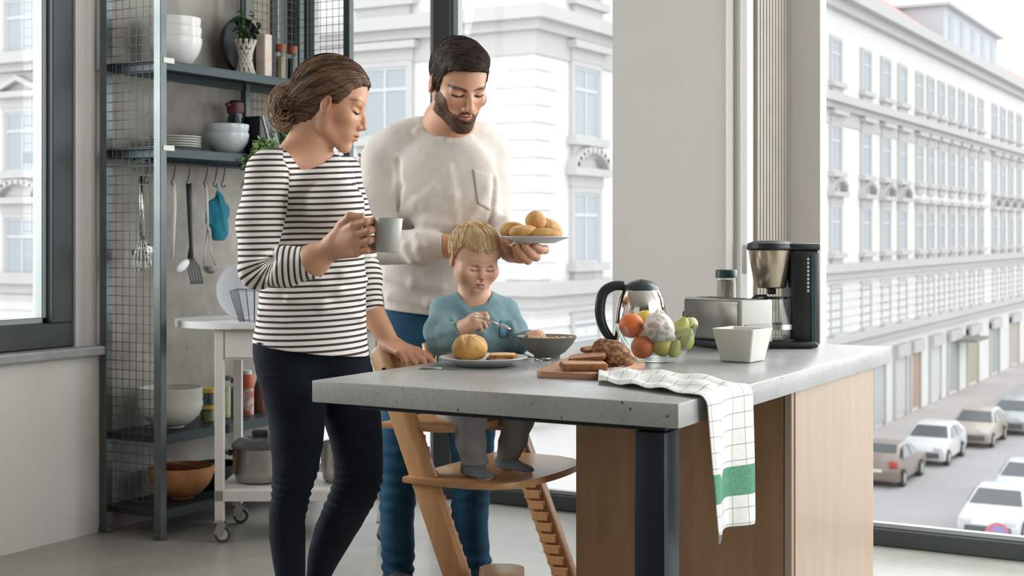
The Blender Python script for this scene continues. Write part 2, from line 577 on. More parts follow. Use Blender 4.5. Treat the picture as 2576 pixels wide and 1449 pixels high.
def net_obj(name, vp, F, m, parent=None, col=None, attrs=None, label=None, origin=None):
    me = bpy.data.meshes.new(name)
    o3 = np.zeros(3) if origin is None else np.asarray(origin, float)
    v = (vp - o3).astype(np.float32)
    me.vertices.add(len(v)); me.vertices.foreach_set('co', v.ravel())
    me.loops.add(F.size); me.loops.foreach_set('vertex_index', F.astype(np.int32).ravel())
    me.polygons.add(len(F))
    me.polygons.foreach_set('loop_start', np.arange(0, F.size, 4, dtype=np.int32))
    me.update(calc_edges=True); me.validate()
    me.polygons.foreach_set('use_smooth', np.ones(len(me.polygons), dtype=bool))
    me.materials.append(m)
    if col is not None:
        a = me.attributes.new('Col', 'FLOAT_COLOR', 'POINT')
        c = np.ones((len(v), 4), np.float32); c[:, :3] = col
        a.data.foreach_set('color', c.ravel())
    for k, val in (attrs or {}).items():
        a = me.attributes.new(k, 'FLOAT', 'POINT')
        a.data.foreach_set('value', np.asarray(val, np.float32))
    o = bpy.data.objects.new(name, me)
    COL.objects.link(o)
    if parent: attach(o, parent)
    if label: o['label'] = label
    return o
def lin(h): return np.array(rgb(h)[:3], np.float32)
def sstep(a, b, x):
    t = np.clip((x - a) / (b - a), 0, 1)
    return (t * t * (3 - 2 * t)).astype(np.float32)
# ------------------------------------------------------------------ people
def head_axes(yaw, pitch, roll=0.0):
    """yaw: degrees turned towards picture right from facing the lens; pitch: degrees looking down"""
    y, p, r = map(math.radians, (yaw, pitch, roll))
    hz = math.sin(y) * CR - math.cos(y) * CF
    f = math.cos(p) * hz - math.sin(p) * CU
    u = math.sin(p) * hz + math.cos(p) * CU
    x = np.cross(f, u)
    x2 = math.cos(r) * x + math.sin(r) * u
    u2 = math.cos(r) * u - math.sin(r) * x
    return np.stack([x2, f, u2], 1)
ADULT = dict(eye=0.0, ex=0.135, nose=-0.17, nl=0.455, mouth=-0.285, chin=-0.44, chy=0.27, jaw=0.215, cheek=0.0, cr=(0.325, 0.41, 0.35),
             cz=0.15, nw=0.042, lip=1.0, brow=0.095, ear=-0.03)
def head_field(F, q, neck=None):
    """skull, jaw, cheeks, brow, eyes under lids, nose, lips, ears in units of the head height"""
    cz = q['cz']; ez = q['eye']; fat = q.get('fat', 0); mw = q.get('mw', 1.0); sk = q.get('sock', 1.0)
    F.ell((0, -0.06, cz), q['cr'], k=0)
    if fat:
        for s in (-1, 1): F.ell((s * 0.145, 0.155, -0.245), (fat, fat, fat * 0.95), k=0.10)
        F.ell((0, 0.14, -0.36), (0.15, 0.13, 0.10), k=0.08)
    F.ell((0, 0.085, -0.09), (0.265 + q['cheek'] * 0.3, 0.285, 0.34), k=0.08)
    for s in (-1, 1):
        F.cap((s * (q['jaw'] + 0.02), 0.0, -0.14), (s * q['jaw'], 0.03, -0.27), 0.07, 0.06, k=0.08)
        F.cap((s * q['jaw'], 0.03, -0.27), (s * 0.07, q['chy'] - 0.04, q['chin'] + 0.02), 0.06, 0.055, k=0.07)
    F.ell((0, q['chy'], q['chin']), (0.085, 0.07, 0.065), k=0.07)
    F.ell((0, 0.25, q['mouth'] - 0.0), (0.15, 0.115, 0.13), k=0.06)
    for s in (-1, 1):
        F.ell((s * 0.185, 0.215, -0.11 + ez * 0.6), (0.085 + q['cheek'], 0.10 + q['cheek'], 0.085 + q['cheek']), k=0.07)
    F.cap((-0.15, 0.275, ez + q['brow'] - 0.015), (0.15, 0.275, ez + q['brow'] - 0.015), 0.055, k=0.05)
    for s in (-1, 1):
        F.ell((s * q['ex'], 0.385, ez - 0.01), (0.085, 0.085 * sk, 0.062), k=0.045, mode='s')
    # nose
    nz = q['nose']; nl = q['nl']
    F.chain([(0, 0.315, ez + 0.035), (0, (0.33 + nl) / 2 - 0.01, (ez + nz) / 2 + 0.01), (0, nl - 0.035, nz + 0.005)], [0.03, 0.034, q['nw']], k=0.03)
    for s in (-1, 1):
        F.ell((s * 0.05, nl - 0.085, nz - 0.008), (0.034, 0.045, 0.034), k=0.025)
    # eyeballs and lids
    for s in (-1, 1):
        F.ell((s * q['ex'], 0.262, ez - 0.012), (0.078, 0.072, 0.066), k=0.012)
        F.cap((s * (q['ex'] - 0.062), 0.322, ez + 0.022), (s * (q['ex'] + 0.055), 0.300, ez + 0.022), 0.011, k=0.016, mode='s')
        F.chain([(s * (q['ex'] - 0.062), 0.314, ez - 0.028), (s * q['ex'], 0.338, ez - 0.04), (s * (q['ex'] + 0.06), 0.300, ez - 0.026)], [0.006, 0.008, 0.006], k=0.012, mode='u')
    # mouth
    mz = q['mouth']; l = q['lip']
    F.ell((0, 0.352, (nz + mz) / 2 - 0.012), (0.02, 0.03, 0.03), k=0.04, mode='s')
    F.chain([(-0.10 * mw, 0.315, mz + 0.002), (-0.03 * mw, 0.362, mz + 0.017), (0.03 * mw, 0.362, mz + 0.017), (0.10 * mw, 0.315, mz + 0.002)], [0.010, 0.021 * l, 0.021 * l, 0.010], k=0.02)
    F.chain([(-0.085 * mw, 0.318, mz - 0.016), (0, 0.352, mz - 0.03), (0.085 * mw, 0.318, mz - 0.016)], [0.012, 0.027 * l, 0.012], k=0.02)
    F.chain([(-0.10 * mw, 0.335, mz - 0.002), (0, 0.388, mz - 0.006), (0.10 * mw, 0.335, mz - 0.002)], [0.005, 0.006, 0.005], k=0.014, mode='s')
    F.ell((0, 0.352, mz - 0.085), (0.06, 0.03, 0.018), k=0.04, mode='s')
    for s in (-1, 1):   # nostrils
        F.ell((s * 0.026, nl - 0.065, nz - 0.045), (0.014, 0.022, 0.014), k=0.012, mode='s')
    # ears
    ez2 = q['ear']; ey = q.get('eary', 0.0)
    for s in (-1, 1):
        a = 0.35
        rot = np.array([[math.cos(a), s * math.sin(a), 0], [-s * math.sin(a), math.cos(a), 0], [0, 0, 1]])
        F.ell((s * 0.335, ey - 0.055, ez2), (0.026, 0.072, 0.115), k=0.025, rot=rot)
        F.ell((s * 0.372, ey - 0.035, ez2 + 0.012), (0.036, 0.042, 0.07), k=0.010, mode='s', rot=rot)
        F.ell((s * 0.345, ey - 0.01, ez2 - 0.015), (0.014, 0.018, 0.024), k=0.012)
def to_local(vp, O, R, S): return ((vp - np.asarray(O)) @ R) / S
def skin_colour(vp, heads, base, lip, blush, brow, lash, q, knees=None):
    """heads: (origin, axes, size); features coloured where they sit on the face"""
    col = np.tile(lin(base), (len(vp), 1))
    n = vnoise(vp, 55, 3) * 0.5 + vnoise(vp, 140, 5) * 0.5
    col *= (1 + 0.035 * n)[:, None]
    O, R, S = heads
    L = to_local(vp, O, R, S); x, y, z = L.T
    near = (y > 0.05) & (np.abs(x) < 0.5) & (z > -0.6) & (z < 0.6)
    def put(m, c):
        nonlocal col
        m = np.where(near, m, 0)[:, None]
        col = col * (1 - m) + lin(c) * m
    ez, mz = q['eye'], q['mouth']; mw = q.get('mw', 1.0)
    for s in (-1, 1):
        put(q.get('bl', 0.45) * np.exp(-(((x - s * 0.19) / 0.10) ** 2 + ((z - (ez - 0.15)) / 0.09) ** 2)), blush)
        put(0.5 * np.exp(-(((x - s * 0.05) / 0.04) ** 2 + ((z - q['nose']) / 0.035) ** 2)), blush)
        dx = (x - s * q['ex'])
        browz = ez + q['brow'] + 0.012 - q.get('arch', 2.2) * (dx - s * 0.02) ** 2 + q.get('bslope', 0.0) * s * dx
        put(q.get('bstr', 0.85) * sstep(q.get('bw', 0.024), q.get('bw', 0.024) * 0.45, np.abs(z - browz)) * sstep(0.115, 0.085, np.abs(dx - s * 0.005)) * (y > 0.16), brow)
        lz = ez - 0.037 + 2.6 * dx ** 2 - 0.004
        put(sstep(q.get('lw', 0.017), q.get('lw', 0.017) * 0.5, np.abs(z - lz)) * sstep(0.085, 0.065, np.abs(dx)) * (y > 0.2) * q.get('lstr', 1.0), lash)
        put(0.16 * sstep(0.05, 0.0, np.abs(z - ez - 0.022)) * sstep(0.10, 0.04, np.abs(dx)) * (y > 0.2), blush)
    put(0.8 * np.exp(-((x / (0.085 * mw)) ** 4 + ((z - (mz - 0.003)) / 0.034) ** 4)) * (y > 0.2), lip)
    put(0.95 * sstep(0.007, 0.003, np.abs(z - (mz - 0.003))) * sstep(0.10 * mw, 0.08 * mw, np.abs(x)) * (y > 0.2), '#5a2d27')
    # warm ears
    e = np.exp(-(((np.abs(x) - 0.35) / 0.05) ** 2 + ((y + 0.05 - q.get('eary', 0.0)) / 0.09) ** 2 + ((z - q['ear']) / 0.13) ** 2))
    col = col * (1 - 0.5 * e[:, None]) + lin(blush) * 0.5 * e[:, None]
    return col
def hair_field(F, q, t, hairline, over=None):
    """shell grown off the skull, kept above a hairline height given by the angle round the head"""
    cz = q['cz']
    O, R, S = F.O.copy(), F.R.copy(), F.S
    c = np.asarray(q['cr'])
    F.ell((0, -0.06, cz), tuple(c + t * np.array((q.get('side', 1.0), 1, 1))), k=0)
    F.ell((0, 0.085, -0.09), (0.268 + t * 0.6, 0.288 + t * 0.5, 0.343), k=0.08)
    if over: over(F)
    F.cap((0, -0.12, -0.2), (0, -0.16, -0.55), 0.215 + t * 0.5, 0.215, k=0.08)
    az = np.array([a for a, _ in hairline], np.float32); hz = np.array([b for _, b in hairline], np.float32)
    def cut(p):
        L = to_local(p, O, R, S)
        a = np.degrees(np.arctan2(np.abs(L[:, 0]), L[:, 1] + 0.02))
        return ((np.interp(a, az, hz) + 0.016 * vnoise(L.astype(np.float32), 16, 3) - L[:, 2]) * S * 0.75).astype(np.float32)
    F.add(cut, 'i', 0.03)
def hand(F, W, fwd, nrm, side, s, curls, spread=0.12, thumb=None, k=0.006, width=1.0, fr=1.0):
    """W wrist; fwd towards knuckles; nrm out of the palm; side towards the thumb; curls per finger (index first)"""
    W = np.asarray(W, float)
    f = np.asarray(fwd, float); f /= np.linalg.norm(f)
    n = np.asarray(nrm, float); n = n - f * (n @ f); n /= np.linalg.norm(n)
    sd = np.asarray(side, float); sd = sd - f * (sd @ f) - n * (sd @ n); sd /= np.linalg.norm(sd)
    Lm = [0.092, 0.092, 0.086, 0.078]; off = [0.030, 0.009, -0.012, -0.031]
    ph = [(0.044, 0.026, 0.021), (0.048, 0.030, 0.022), (0.045, 0.028, 0.021), (0.035, 0.020, 0.019)]
    rr = [fr * x for x in (0.0098, 0.0102, 0.0096, 0.0086)]
    tips = []
    for i in range(4):
        o = off[i] * width
        base = W + s * (sd * o * 0.55)
        kn = W + s * (f * Lm[i] + sd * o)
        F.cap(base, kn, 0.0155 * s, 0.0125 * s, k=0.014 * s, flat=(n, 0.9))
        a = 0.0; p = kn; ps = [kn]
        dirf = f + sd * (off[i] * spread * 8)
        dirf /= np.linalg.norm(dirf)
        for j in range(3):
            a += math.radians(curls[i][j])
            dvec = dirf * math.cos(a) + n * math.sin(a)
            p = p + dvec * ph[i][j] * s; ps.append(p)
        F.chain(ps, [rr[i] * s * 1.12, rr[i] * s * 1.02, rr[i] * s * 0.94, rr[i] * s * 0.78], k=k * s, kin=0.004 * s)
        tips.append(ps)
    F.cap(W + s * f * 0.02, W + s * f * 0.075, 0.022 * s, 0.018 * s, k=0.015 * s, flat=(n, 0.75))
    if thumb is not None:
        ps = [W + s * (f * 0.018 + sd * 0.022)] + [W + s * (f * a + sd * b + n * c) for a, b, c in thumb]
        F.chain(ps, [0.016 * s, 0.0145 * s, 0.0118 * s, 0.0092 * s][:len(ps)], k=0.010 * s, kin=0.004 * s)
        tips.append(ps)
    return tips
def sec(py, l, r, d, ratio=None, depth=None):
    """torso or leg section read off a picture row: left and right edge at distance d"""
    hw = (r - l) / 2 * d / FPX
    return (CAMH - (py - HOR) / FPX * d, ((l + r) / 2 - 1288) / FPX * d, hw, d, depth if depth else hw * ratio)
def strand_mesh(parent, vp, Fq, HO, HR, HS, flow, n, steps, step, rad, cols, seed, lift=0.0006, pick=None, jitter=0.25, name='strands'):
    """fine locks lying along the hair, following a flow direction given in head coordinates"""
    from mathutils.bvhtree import BVHTree
    bvh = BVHTree.FromPolygons([tuple(v) for v in vp], [tuple(f) for f in Fq])
    rs = np.random.RandomState(seed); bm = BM()
    L = to_local(vp, HO, HR, HS)
    ok = np.nonzero(pick(L))[0] if pick is not None else np.arange(len(vp))
    for i in rs.choice(ok, n):
        p = Vector(vp[i]); pts = []
        jit = rs.normal(size=3) * jitter; m = rs.randint(len(cols)); r0 = rad * rs.uniform(0.6, 1.3); ns = rs.randint(max(3, steps // 2), steps + 1)
        for j in range(ns):
            co, nr, _, _ = bvh.find_nearest(p)
            if co is None: break
            pts.append(co + nr * (lift + r0 * 0.4 + (0.0014 * rs.uniform() if j == ns - 1 else 0)))
            l = HR.T @ (np.array(co) - HO) / HS
            d = flow(l) + jit; d = Vector(HR @ d); d = d - nr * d.dot(nr)
            if d.length < 1e-5: break
            p = co + d.normalized() * step
        if len(pts) > 2: tube(bm, pts, [r0 * (0.5 if k == 0 else 1.0 - 0.75 * (k / (len(pts) - 1)) ** 2) for k in range(len(pts))], 5, mi=int(m))
    return obj(name, bm, None, parent, True, mats=[mat('strand ' + c, c, 0.6, spec=0.22) for c in cols])
def fuzz(n, seed): return np.random.RandomState(seed)

SKIN = mat_attr('skin', rough=0.48, bump=(420, 0.08), spec=0.35, sss=0.12)
def hair_mat(name, rough=0.62): return mat_attr(name, rough=rough, spec=0.2)
def cloth_mat(name, c1, c2, scale=300, rough=0.9, big=None, bump=0.35, sheen=0.15):
    n = N(name); v = n.coord()
    f = n.noise(v, scale, 3, 0.7)
    c = n.ramp(f, [(0.3, rgb(c1)), (0.7, rgb(c2))])
    if big:
        g = n.noise(v, big[0], 3, 0.5)
        c = n.mix(n.ramp(g, [(0.35, (0, 0, 0, 1)), (0.7, (big[2],) * 3 + (1,))]), c, rgb(big[1]))
    n.link(c, n.b.inputs['Base Color']); n.b.inputs['Roughness'].default_value = rough
    n.b.inputs['Specular IOR Level'].default_value = 0.2
    n.b.inputs['Sheen Weight'].default_value = sheen
    n.bump(f, bump, 0.002)
    return n.m
def ridge(p, scale, seed):
    return 1 - np.abs(vnoise(p, scale, seed)) * 2
# ------------------------------------------------------------------ the room
XW, YW = -3.95, 5.03            # left wall face, window wall face
GROUND = -7.88                  # street level

def concrete_mat():
    n = N('raw concrete wall'); v = n.coord('Object')
    f = n.noise(v, 1.6, 6, 0.6); g = n.noise(v, 9, 4, 0.6)
    c = n.ramp(f, [(0.3, rgb('#78736a')), (0.5, rgb('#a09b91')), (0.70, rgb('#bab5ab'))])
    vo = n.new('ShaderNodeTexVoronoi'); vo.inputs['Scale'].default_value = 11; n.link(v, vo.inputs['Vector'])
    pits = n.ramp(vo.outputs['Distance'], [(0.07, (1, 1, 1, 1)), (0.13, (0, 0, 0, 1))])
    gg = n.ramp(g, [(0.52, (0, 0, 0, 1)), (0.60, (1, 1, 1, 1))])
    p2 = n.mix(1.0, pits, gg, 'MULTIPLY')
    c = n.mix(n.ramp(g, [(0.35, (0.35,) * 3 + (1,)), (0.6, (0, 0, 0, 1))]), c, rgb('#6d675e'))
    c = n.mix(p2, c, rgb('#47433d'))
    n.link(c, n.b.inputs['Base Color']); n.b.inputs['Roughness'].default_value = 0.8
    n.bump(g, 0.15, 0.01)
    return n.m
def worktop_mat():
    n = N('cast concrete worktop'); v = n.coord('Object')
    f = n.noise(v, 3.0, 6, 0.6)
    c = n.ramp(f, [(0.3, rgb('#989895')), (0.7, rgb('#b2b2ae'))])
    vo = n.new('ShaderNodeTexVoronoi'); vo.inputs['Scale'].default_value = 46; n.link(v, vo.inputs['Vector'])
    h = n.noise(v, 30, 2)
    pits = n.mix(1.0, n.ramp(vo.outputs['Distance'], [(0.10, (1, 1, 1, 1)), (0.20, (0, 0, 0, 1))]), n.ramp(h, [(0.52, (0, 0, 0, 1)), (0.58, (1, 1, 1, 1))]), 'MULTIPLY')
    c = n.mix(pits, c, rgb('#5a564f'))
    g = n.noise(v, 120, 3, 0.7)
    c = n.mix(n.ramp(g, [(0.45, (0, 0, 0, 1)), (0.8, (0.4,) * 3 + (1,))]), c, rgb('#77746d'))
    n.link(c, n.b.inputs['Base Color']); n.b.inputs['Roughness'].default_value = 0.25
    n.bump(g, 0.05, 0.002)
    return n.m
def floor_mat():
    n = N('polished concrete floor'); v = n.coord('Object')
    f = n.noise(v, 1.3, 6, 0.6); g = n.noise(v, 7, 5, 0.65)
    c = n.ramp(f, [(0.3, rgb('#95928a')), (0.7, rgb('#b3b0a8'))])
    c = n.mix(n.ramp(g, [(0.3, (0.22,) * 3 + (1,)), (0.75, (0, 0, 0, 1))]), c, rgb('#7c766b'))
    n.link(c, n.b.inputs['Base Color'])
    n.link(n.ramp(f, [(0.3, (0.20,) * 3 + (1,)), (0.7, (0.30,) * 3 + (1,))]), n.b.inputs['Roughness'])
    n.b.inputs['Specular IOR Level'].default_value = 0.6
    return n.m
M_WHITE = mat('white plaster', '#e0dbd5', 0.9, var=(3, '#d8d3cc', 0.6), bump=(60, 0.05))
M_PILL = mat('pale grey plaster', '#cfc9c3', 0.9, var=(2, '#c6c1bb', 0.6))
M_CONC = concrete_mat()
M_FRAME = mat('dark grey window frame', '#3f4646', 0.45)
M_BEAD = mat('pale glazing bead', '#aeb4b4', 0.4)
M_PANE = mat_glass('window glass', (0.975, 0.985, 0.98, 1), 0.55)
M_GLOSSW = mat('white lacquer', '#e8e6e3', 0.35)
def struct(name, bm, m, parent=None, smooth=False, mats=None):
    o = obj(name, bm, m, parent, smooth, mats=mats)
    if parent is None: o['kind'] = 'structure'
    return o
bm = BM(); boxmm(bm, (XW - 0.35, -3.2, -0.25), (3.2, YW + 0.15, 0)); struct('floor', bm, floor_mat())
bm = BM(); boxmm(bm, (XW - 0.35, -3.2, 3.1), (3.2, YW + 0.15, 3.3)); struct('ceiling', bm, mat('white ceiling', '#dedbd6', 0.9))
bm = BM(); boxmm(bm, (XW - 0.35, -3.4, 0), (3.2, -3.2, 3.1)); struct('wall_front_unseen', bm, mat('grey plaster', '#7d7871', 0.9))  # unseen wall added behind the camera to dim that side, grey to cut bounce
bm = BM(); boxmm(bm, (3.2, -3.4, 0), (3.4, 1.1, 3.1)); struct('wall_right_unseen', bm, MATS['grey plaster'])  # unseen wall added to close the near right side against frontal light
# left wall: white parapet and pier round the window, then raw concrete, then a plaster end
ya = at_x(270, 1335, XW)[1]; yfr = at_x(207, 800, XW)[1]; zs = at_x(262, 868, XW)[2]
bm = BM()
boxmm(bm, (XW - 0.30, -3.2, 0), (XW, ya, zs - 0.035))
boxmm(bm, (XW - 0.26, yfr, zs - 0.035), (XW - 0.035, ya, 3.1))
cyl(bm, (XW - 0.05, ya - 0.055, zs), (XW - 0.05, ya - 0.055, 3.1), 0.030, n=24)
boxmm(bm, (XW - 0.30, -3.2, 2.75), (XW - 0.035, ya, 3.1))
boxmm(bm, (XW - 0.30, -3.2, zs - 0.035), (XW, 1.4, 3.1))
struct('wall_left', bm, M_WHITE)
bm = BM(); yc1 = at_x(640, 100, XW)[1]
boxmm(bm, (XW - 0.30, ya + 0.002, 0), (XW, yc1, 3.1)); struct('wall_left_concrete', bm, M_CONC)
bm = BM(); ye = at_x(684, 100, XW)[1]
boxmm(bm, (XW - 0.30, yc1 + 0.001, 0), (XW - 0.01, ye, 3.1)); struct('wall_left_end', bm, mat('beige render', '#a79b8b', 0.9, var=(20, '#b8ad9c', 0.5)))
bm = BM(); boxmm(bm, (XW - 0.20, 1.4, zs - 0.034), (XW + 0.035, ya - 0.004, zs), 0.006); struct('trim_1', bm, mat('grey stone sill', '#a9aaa8', 0.4, var=(30, '#8f908d', 0.6)))
def casement(name, origin, along, w, z0, z1, fw, depth, panes, bottom=None, inward=0.0):
    """window frame with beads and glass; origin on the inner face, along = +1 per metre direction"""
    A = Vector(along); Nn = Vector((-A.y, A.x, 0))
    O = Vector(origin)
    root_bm = BM()
    def slab(a0, a1, zz0, zz1, t0, t1, mi=0, bev=0.004):
        p = O + A * ((a0 + a1) / 2) + Nn * ((t0 + t1) / 2)
        R = Matrix((A, Nn, Vector((0, 0, 1)))).transposed()
        box(root_bm, (p.x, p.y, (zz0 + zz1) / 2), (abs(a1 - a0), abs(t1 - t0), zz1 - zz0), R, bev, 1, mi)
    bt = bottom or fw
    for a0, a1, kind in panes:
        pass
    edges = sorted(set([p[0] for p in panes] + [p[1] for p in panes]))
    slab(0, w, z0, z0 + bt, 0, depth); slab(0, w, z1 - fw, z1, 0, depth)
    stops = [0.0] + edges + [w]
    spans = [(0.0, panes[0][0])] + [(panes[i][1], panes[i + 1][0]) for i in range(len(panes) - 1)] + [(panes[-1][1], w)]
    for a0, a1 in spans:
        if a1 - a0 > 0.004: slab(a0, a1, z0 + bt, z1 - fw, 0.0, depth)
    for a0, a1, _ in panes:
        b = 0.022
        for (p0, p1, q0, q1) in ((a0, a0 + b, z0 + bt, z1 - fw), (a1 - b, a1, z0 + bt, z1 - fw), (a0, a1, z0 + bt, z0 + bt + b), (a0, a1, z1 - fw - b, z1 - fw)):
            slab(p0, p1, q0, q1, depth * 0.35, depth * 0.8, 1, 0.002)
    fr = struct(name, root_bm, None, mats=[M_FRAME, M_BEAD])
    for a0, a1, _ in panes:
        pb = BM()
        p = O + A * ((a0 + a1) / 2) + Nn * (depth * 0.6)
        R = Matrix((A, Nn, Vector((0, 0, 1)))).transposed()
        box(pb, (p.x, p.y, (z0 + bt + z1 - fw) / 2), (a1 - a0, 0.006, z1 - fw - z0 - bt), R)
        obj('pane', pb, M_PANE, fr)
    return fr
# left window: its frame stands on the sill
wl = yfr - 1.4
casement('window_1', (XW - 0.045, 1.4, 0), (0, 1, 0), wl, zs + 0.002, 2.75, 0.085, 0.09, [(0.07, wl - 0.10, 0)], bottom=0.09)
# slot window between the plaster end and the corner
casement('window_4', (XW, ye + 0.002, 0), (0, 1, 0), YW - ye - 0.004, 0.0, 3.1, 0.05, 0.08, [(0.045, YW - ye - 0.05, 0)])
# glazing along the street
xa = at_y(760, 300, YW)[0]; xb = at_y(1541, 300, YW)[0]
m0 = at_y(1088, 300, YW)[0]; m1 = at_y(1132, 300, YW)[0]
x0 = XW + 0.002
# window wall runs along +x; the outside lies at +y
def street_window(name, x0, x1, mull, bottom=0.062, left=0.04):
    root_bm = BM()
    y0, y1 = YW, YW + 0.075
    boxmm(root_bm, (x0, y0, 0), (x1, y1, bottom), 0.004, 1)
    boxmm(root_bm, (x0, y0, 3.04), (x1, y1, 3.1), 0.004, 1)
    posts = [(x0, x0 + left)] + mull + [(x1 - 0.01, x1)]
    for a, b in posts: boxmm(root_bm, (a, y0, bottom), (b, y1, 3.04), 0.003, 1)
    panes = [(posts[i][1], posts[i + 1][0]) for i in range(len(posts) - 1)]
    for a, b in panes:
        t = 0.026
        for p, q, r, s in ((a, a + t, bottom, 3.04), (b - t, b, bottom, 3.04), (a, b, bottom, bottom + 0.016), (a, b, 3.02, 3.04)):
            boxmm(root_bm, (p, y0 + 0.02, r), (q, y1 - 0.015, s), 0.002, 1, 1)
    fr = struct(name, root_bm, None, mats=[M_FRAME, M_BEAD])
    for a, b in panes:
        pb = BM(); boxmm(pb, (a, y0 + 0.048, bottom), (b, y0 + 0.054, 3.04)); obj('pane', pb, M_PANE, fr)
    return fr
YP = 4.62
xj = at_y(2012, 300, YW)[0]; xk = at_y(2066, 300, YW)[0]
xpl = at_y(1541, 300, YP)[0]; xpr = at_y(1888, 300, YP)[0]
street_window('window_2', x0, xpl + 0.06, [(m0, m1)])
street_window('window_3', xk - 0.12, 3.2, [(1.2, 1.26)], left=0.06)
# pier between the two windows, with its fluted return and a white jamb
bm = BM(); boxmm(bm, (xpl, YP, 0), (xpr - 0.004, YW + 0.15, 3.1)); struct('wall_pier', bm, M_PILL)
bm = BM()
nfl = 11; 
for i in range(nfl):
    yy0 = YP + 0.035 + i * (YW - YP - 0.05) / nfl
    boxmm(bm, (xpr - 0.006, yy0 + 0.006, 0), (xpr + 0.012, yy0 + (YW - YP - 0.05) / nfl - 0.004, 3.1), 0.004, 2)
struct('trim_2', bm, mat('taupe fluted board', '#7f776b', 0.6, var=(8, '#8c8376', 0.5)))
for i, (a, b, dy, m) in enumerate(((1829, 1846, 0.012, M_GLOSSW), (1868, 1886, 0.022, M_GLOSSW))):
    bm = BM(); xa_ = at_y(a, 300, YP)[0]; xb_ = at_y(b, 300, YP)[0]
    boxmm(bm, (xa_, YP - dy, 0), (xb_, YP + 0.001, 3.1), 0.004, 2); struct('trim_%d' % (3 + i), bm, m)
bm = BM(); boxmm(bm, (xpr + 0.0, YW - 0.012, 0), (xk, YW + 0.06, 3.1)); struct('wall_jamb', bm, M_PILL)
bm = BM(); p = at_y(1877, 652, YP - 0.024)
box(bm, (p[0], p[1] - 0.012, p[2]), (0.02, 0.018, 0.10), None, 0.006, 2)
tag(obj('cord_winder', bm, mat('grey plastic', '#9d9b97', 0.5), None, 30), 'small grey blind cord winder on the white strip of the pier', 'cord winder')
# ------------------------------------------------------------------ the street outside
M_FAC = mat('pale stucco', '#e2e0dd', 0.95, var=(0.6, '#dbd9d6', 0.6)); M_TRIM = mat('pale stone trim', '#c4c1be', 0.95); M_GLZ = mat('grey window glass', '#a9aeb2', 0.45); M_WFR = mat('pale sash', '#c9cbcc', 0.6)
bm = BM(); boxmm(bm, (-80, 5.3, GROUND - 0.3), (40, 220, GROUND)); struct('road', bm, mat('pale asphalt', '#a9a5a6', 0.9, var=(0.5, '#b3afb0', 0.6)))
XC, YC, ZT_ = -17.1, 31.4, 11.4
bm = BM(); boxmm(bm, (XC, YC - 2.5, GROUND), (XC + 2.4, 200, GROUND + 0.12)); boxmm(bm, (-80, YC - 2.5, GROUND), (XC, YC, GROUND + 0.12)); struct('pavement', bm, mat('pale paving', '#b9b3b0', 0.9))
bld = thing('apartment_building', 'long white ornate corner building across the street', 'building', (XC, YC, GROUND), world=True)
bm = BM(); boxmm(bm, (-70, YC, GROUND), (XC, 190, ZT_)); obj('wall', bm, M_FAC, bld)
def both(bm, z0, z1, out, ys=None):
    boxmm(bm, (XC - 0.05, YC - out, z0), (XC + out, 190, z1)); boxmm(bm, (-70, YC - out, z0), (XC - 0.05, YC + 0.05, z1))
for z0, z1, out in ((ZT_ - 0.9, ZT_ - 0.5, 0.35), (ZT_ - 0.5, ZT_, 0.75), (6.35, 6.6, 0.25), (6.6, 6.95, 0.50), (5.75, 6.35, 0.06), (-0.75, -0.45, 0.25), (-0.45, -0.10, 0.42), (-3.75, -3.4, 0.30), (-3.4, -3.15, 0.5)):
    bm = BM(); both(bm, z0, z1, out); obj('cornice', bm, M_TRIM, bld)
bm = BM()                                               # banded stonework of the lower floors
z = -3.1
while z < -0.8: both(bm, z, z + 0.26, 0.05); z += 0.36
obj('banding', bm, M_FAC, bld)
bm = BM(); z = -0.05; k = 0
while z < 5.7:
    L_ = 1.15 if k % 2 else 0.85
    boxmm(bm, (XC - L_, YC - 0.06, z), (XC + 0.06, YC + L_, z + 0.34), 0.02, 1); z += 0.45; k += 1
obj('quoins', bm, M_FAC, bld)
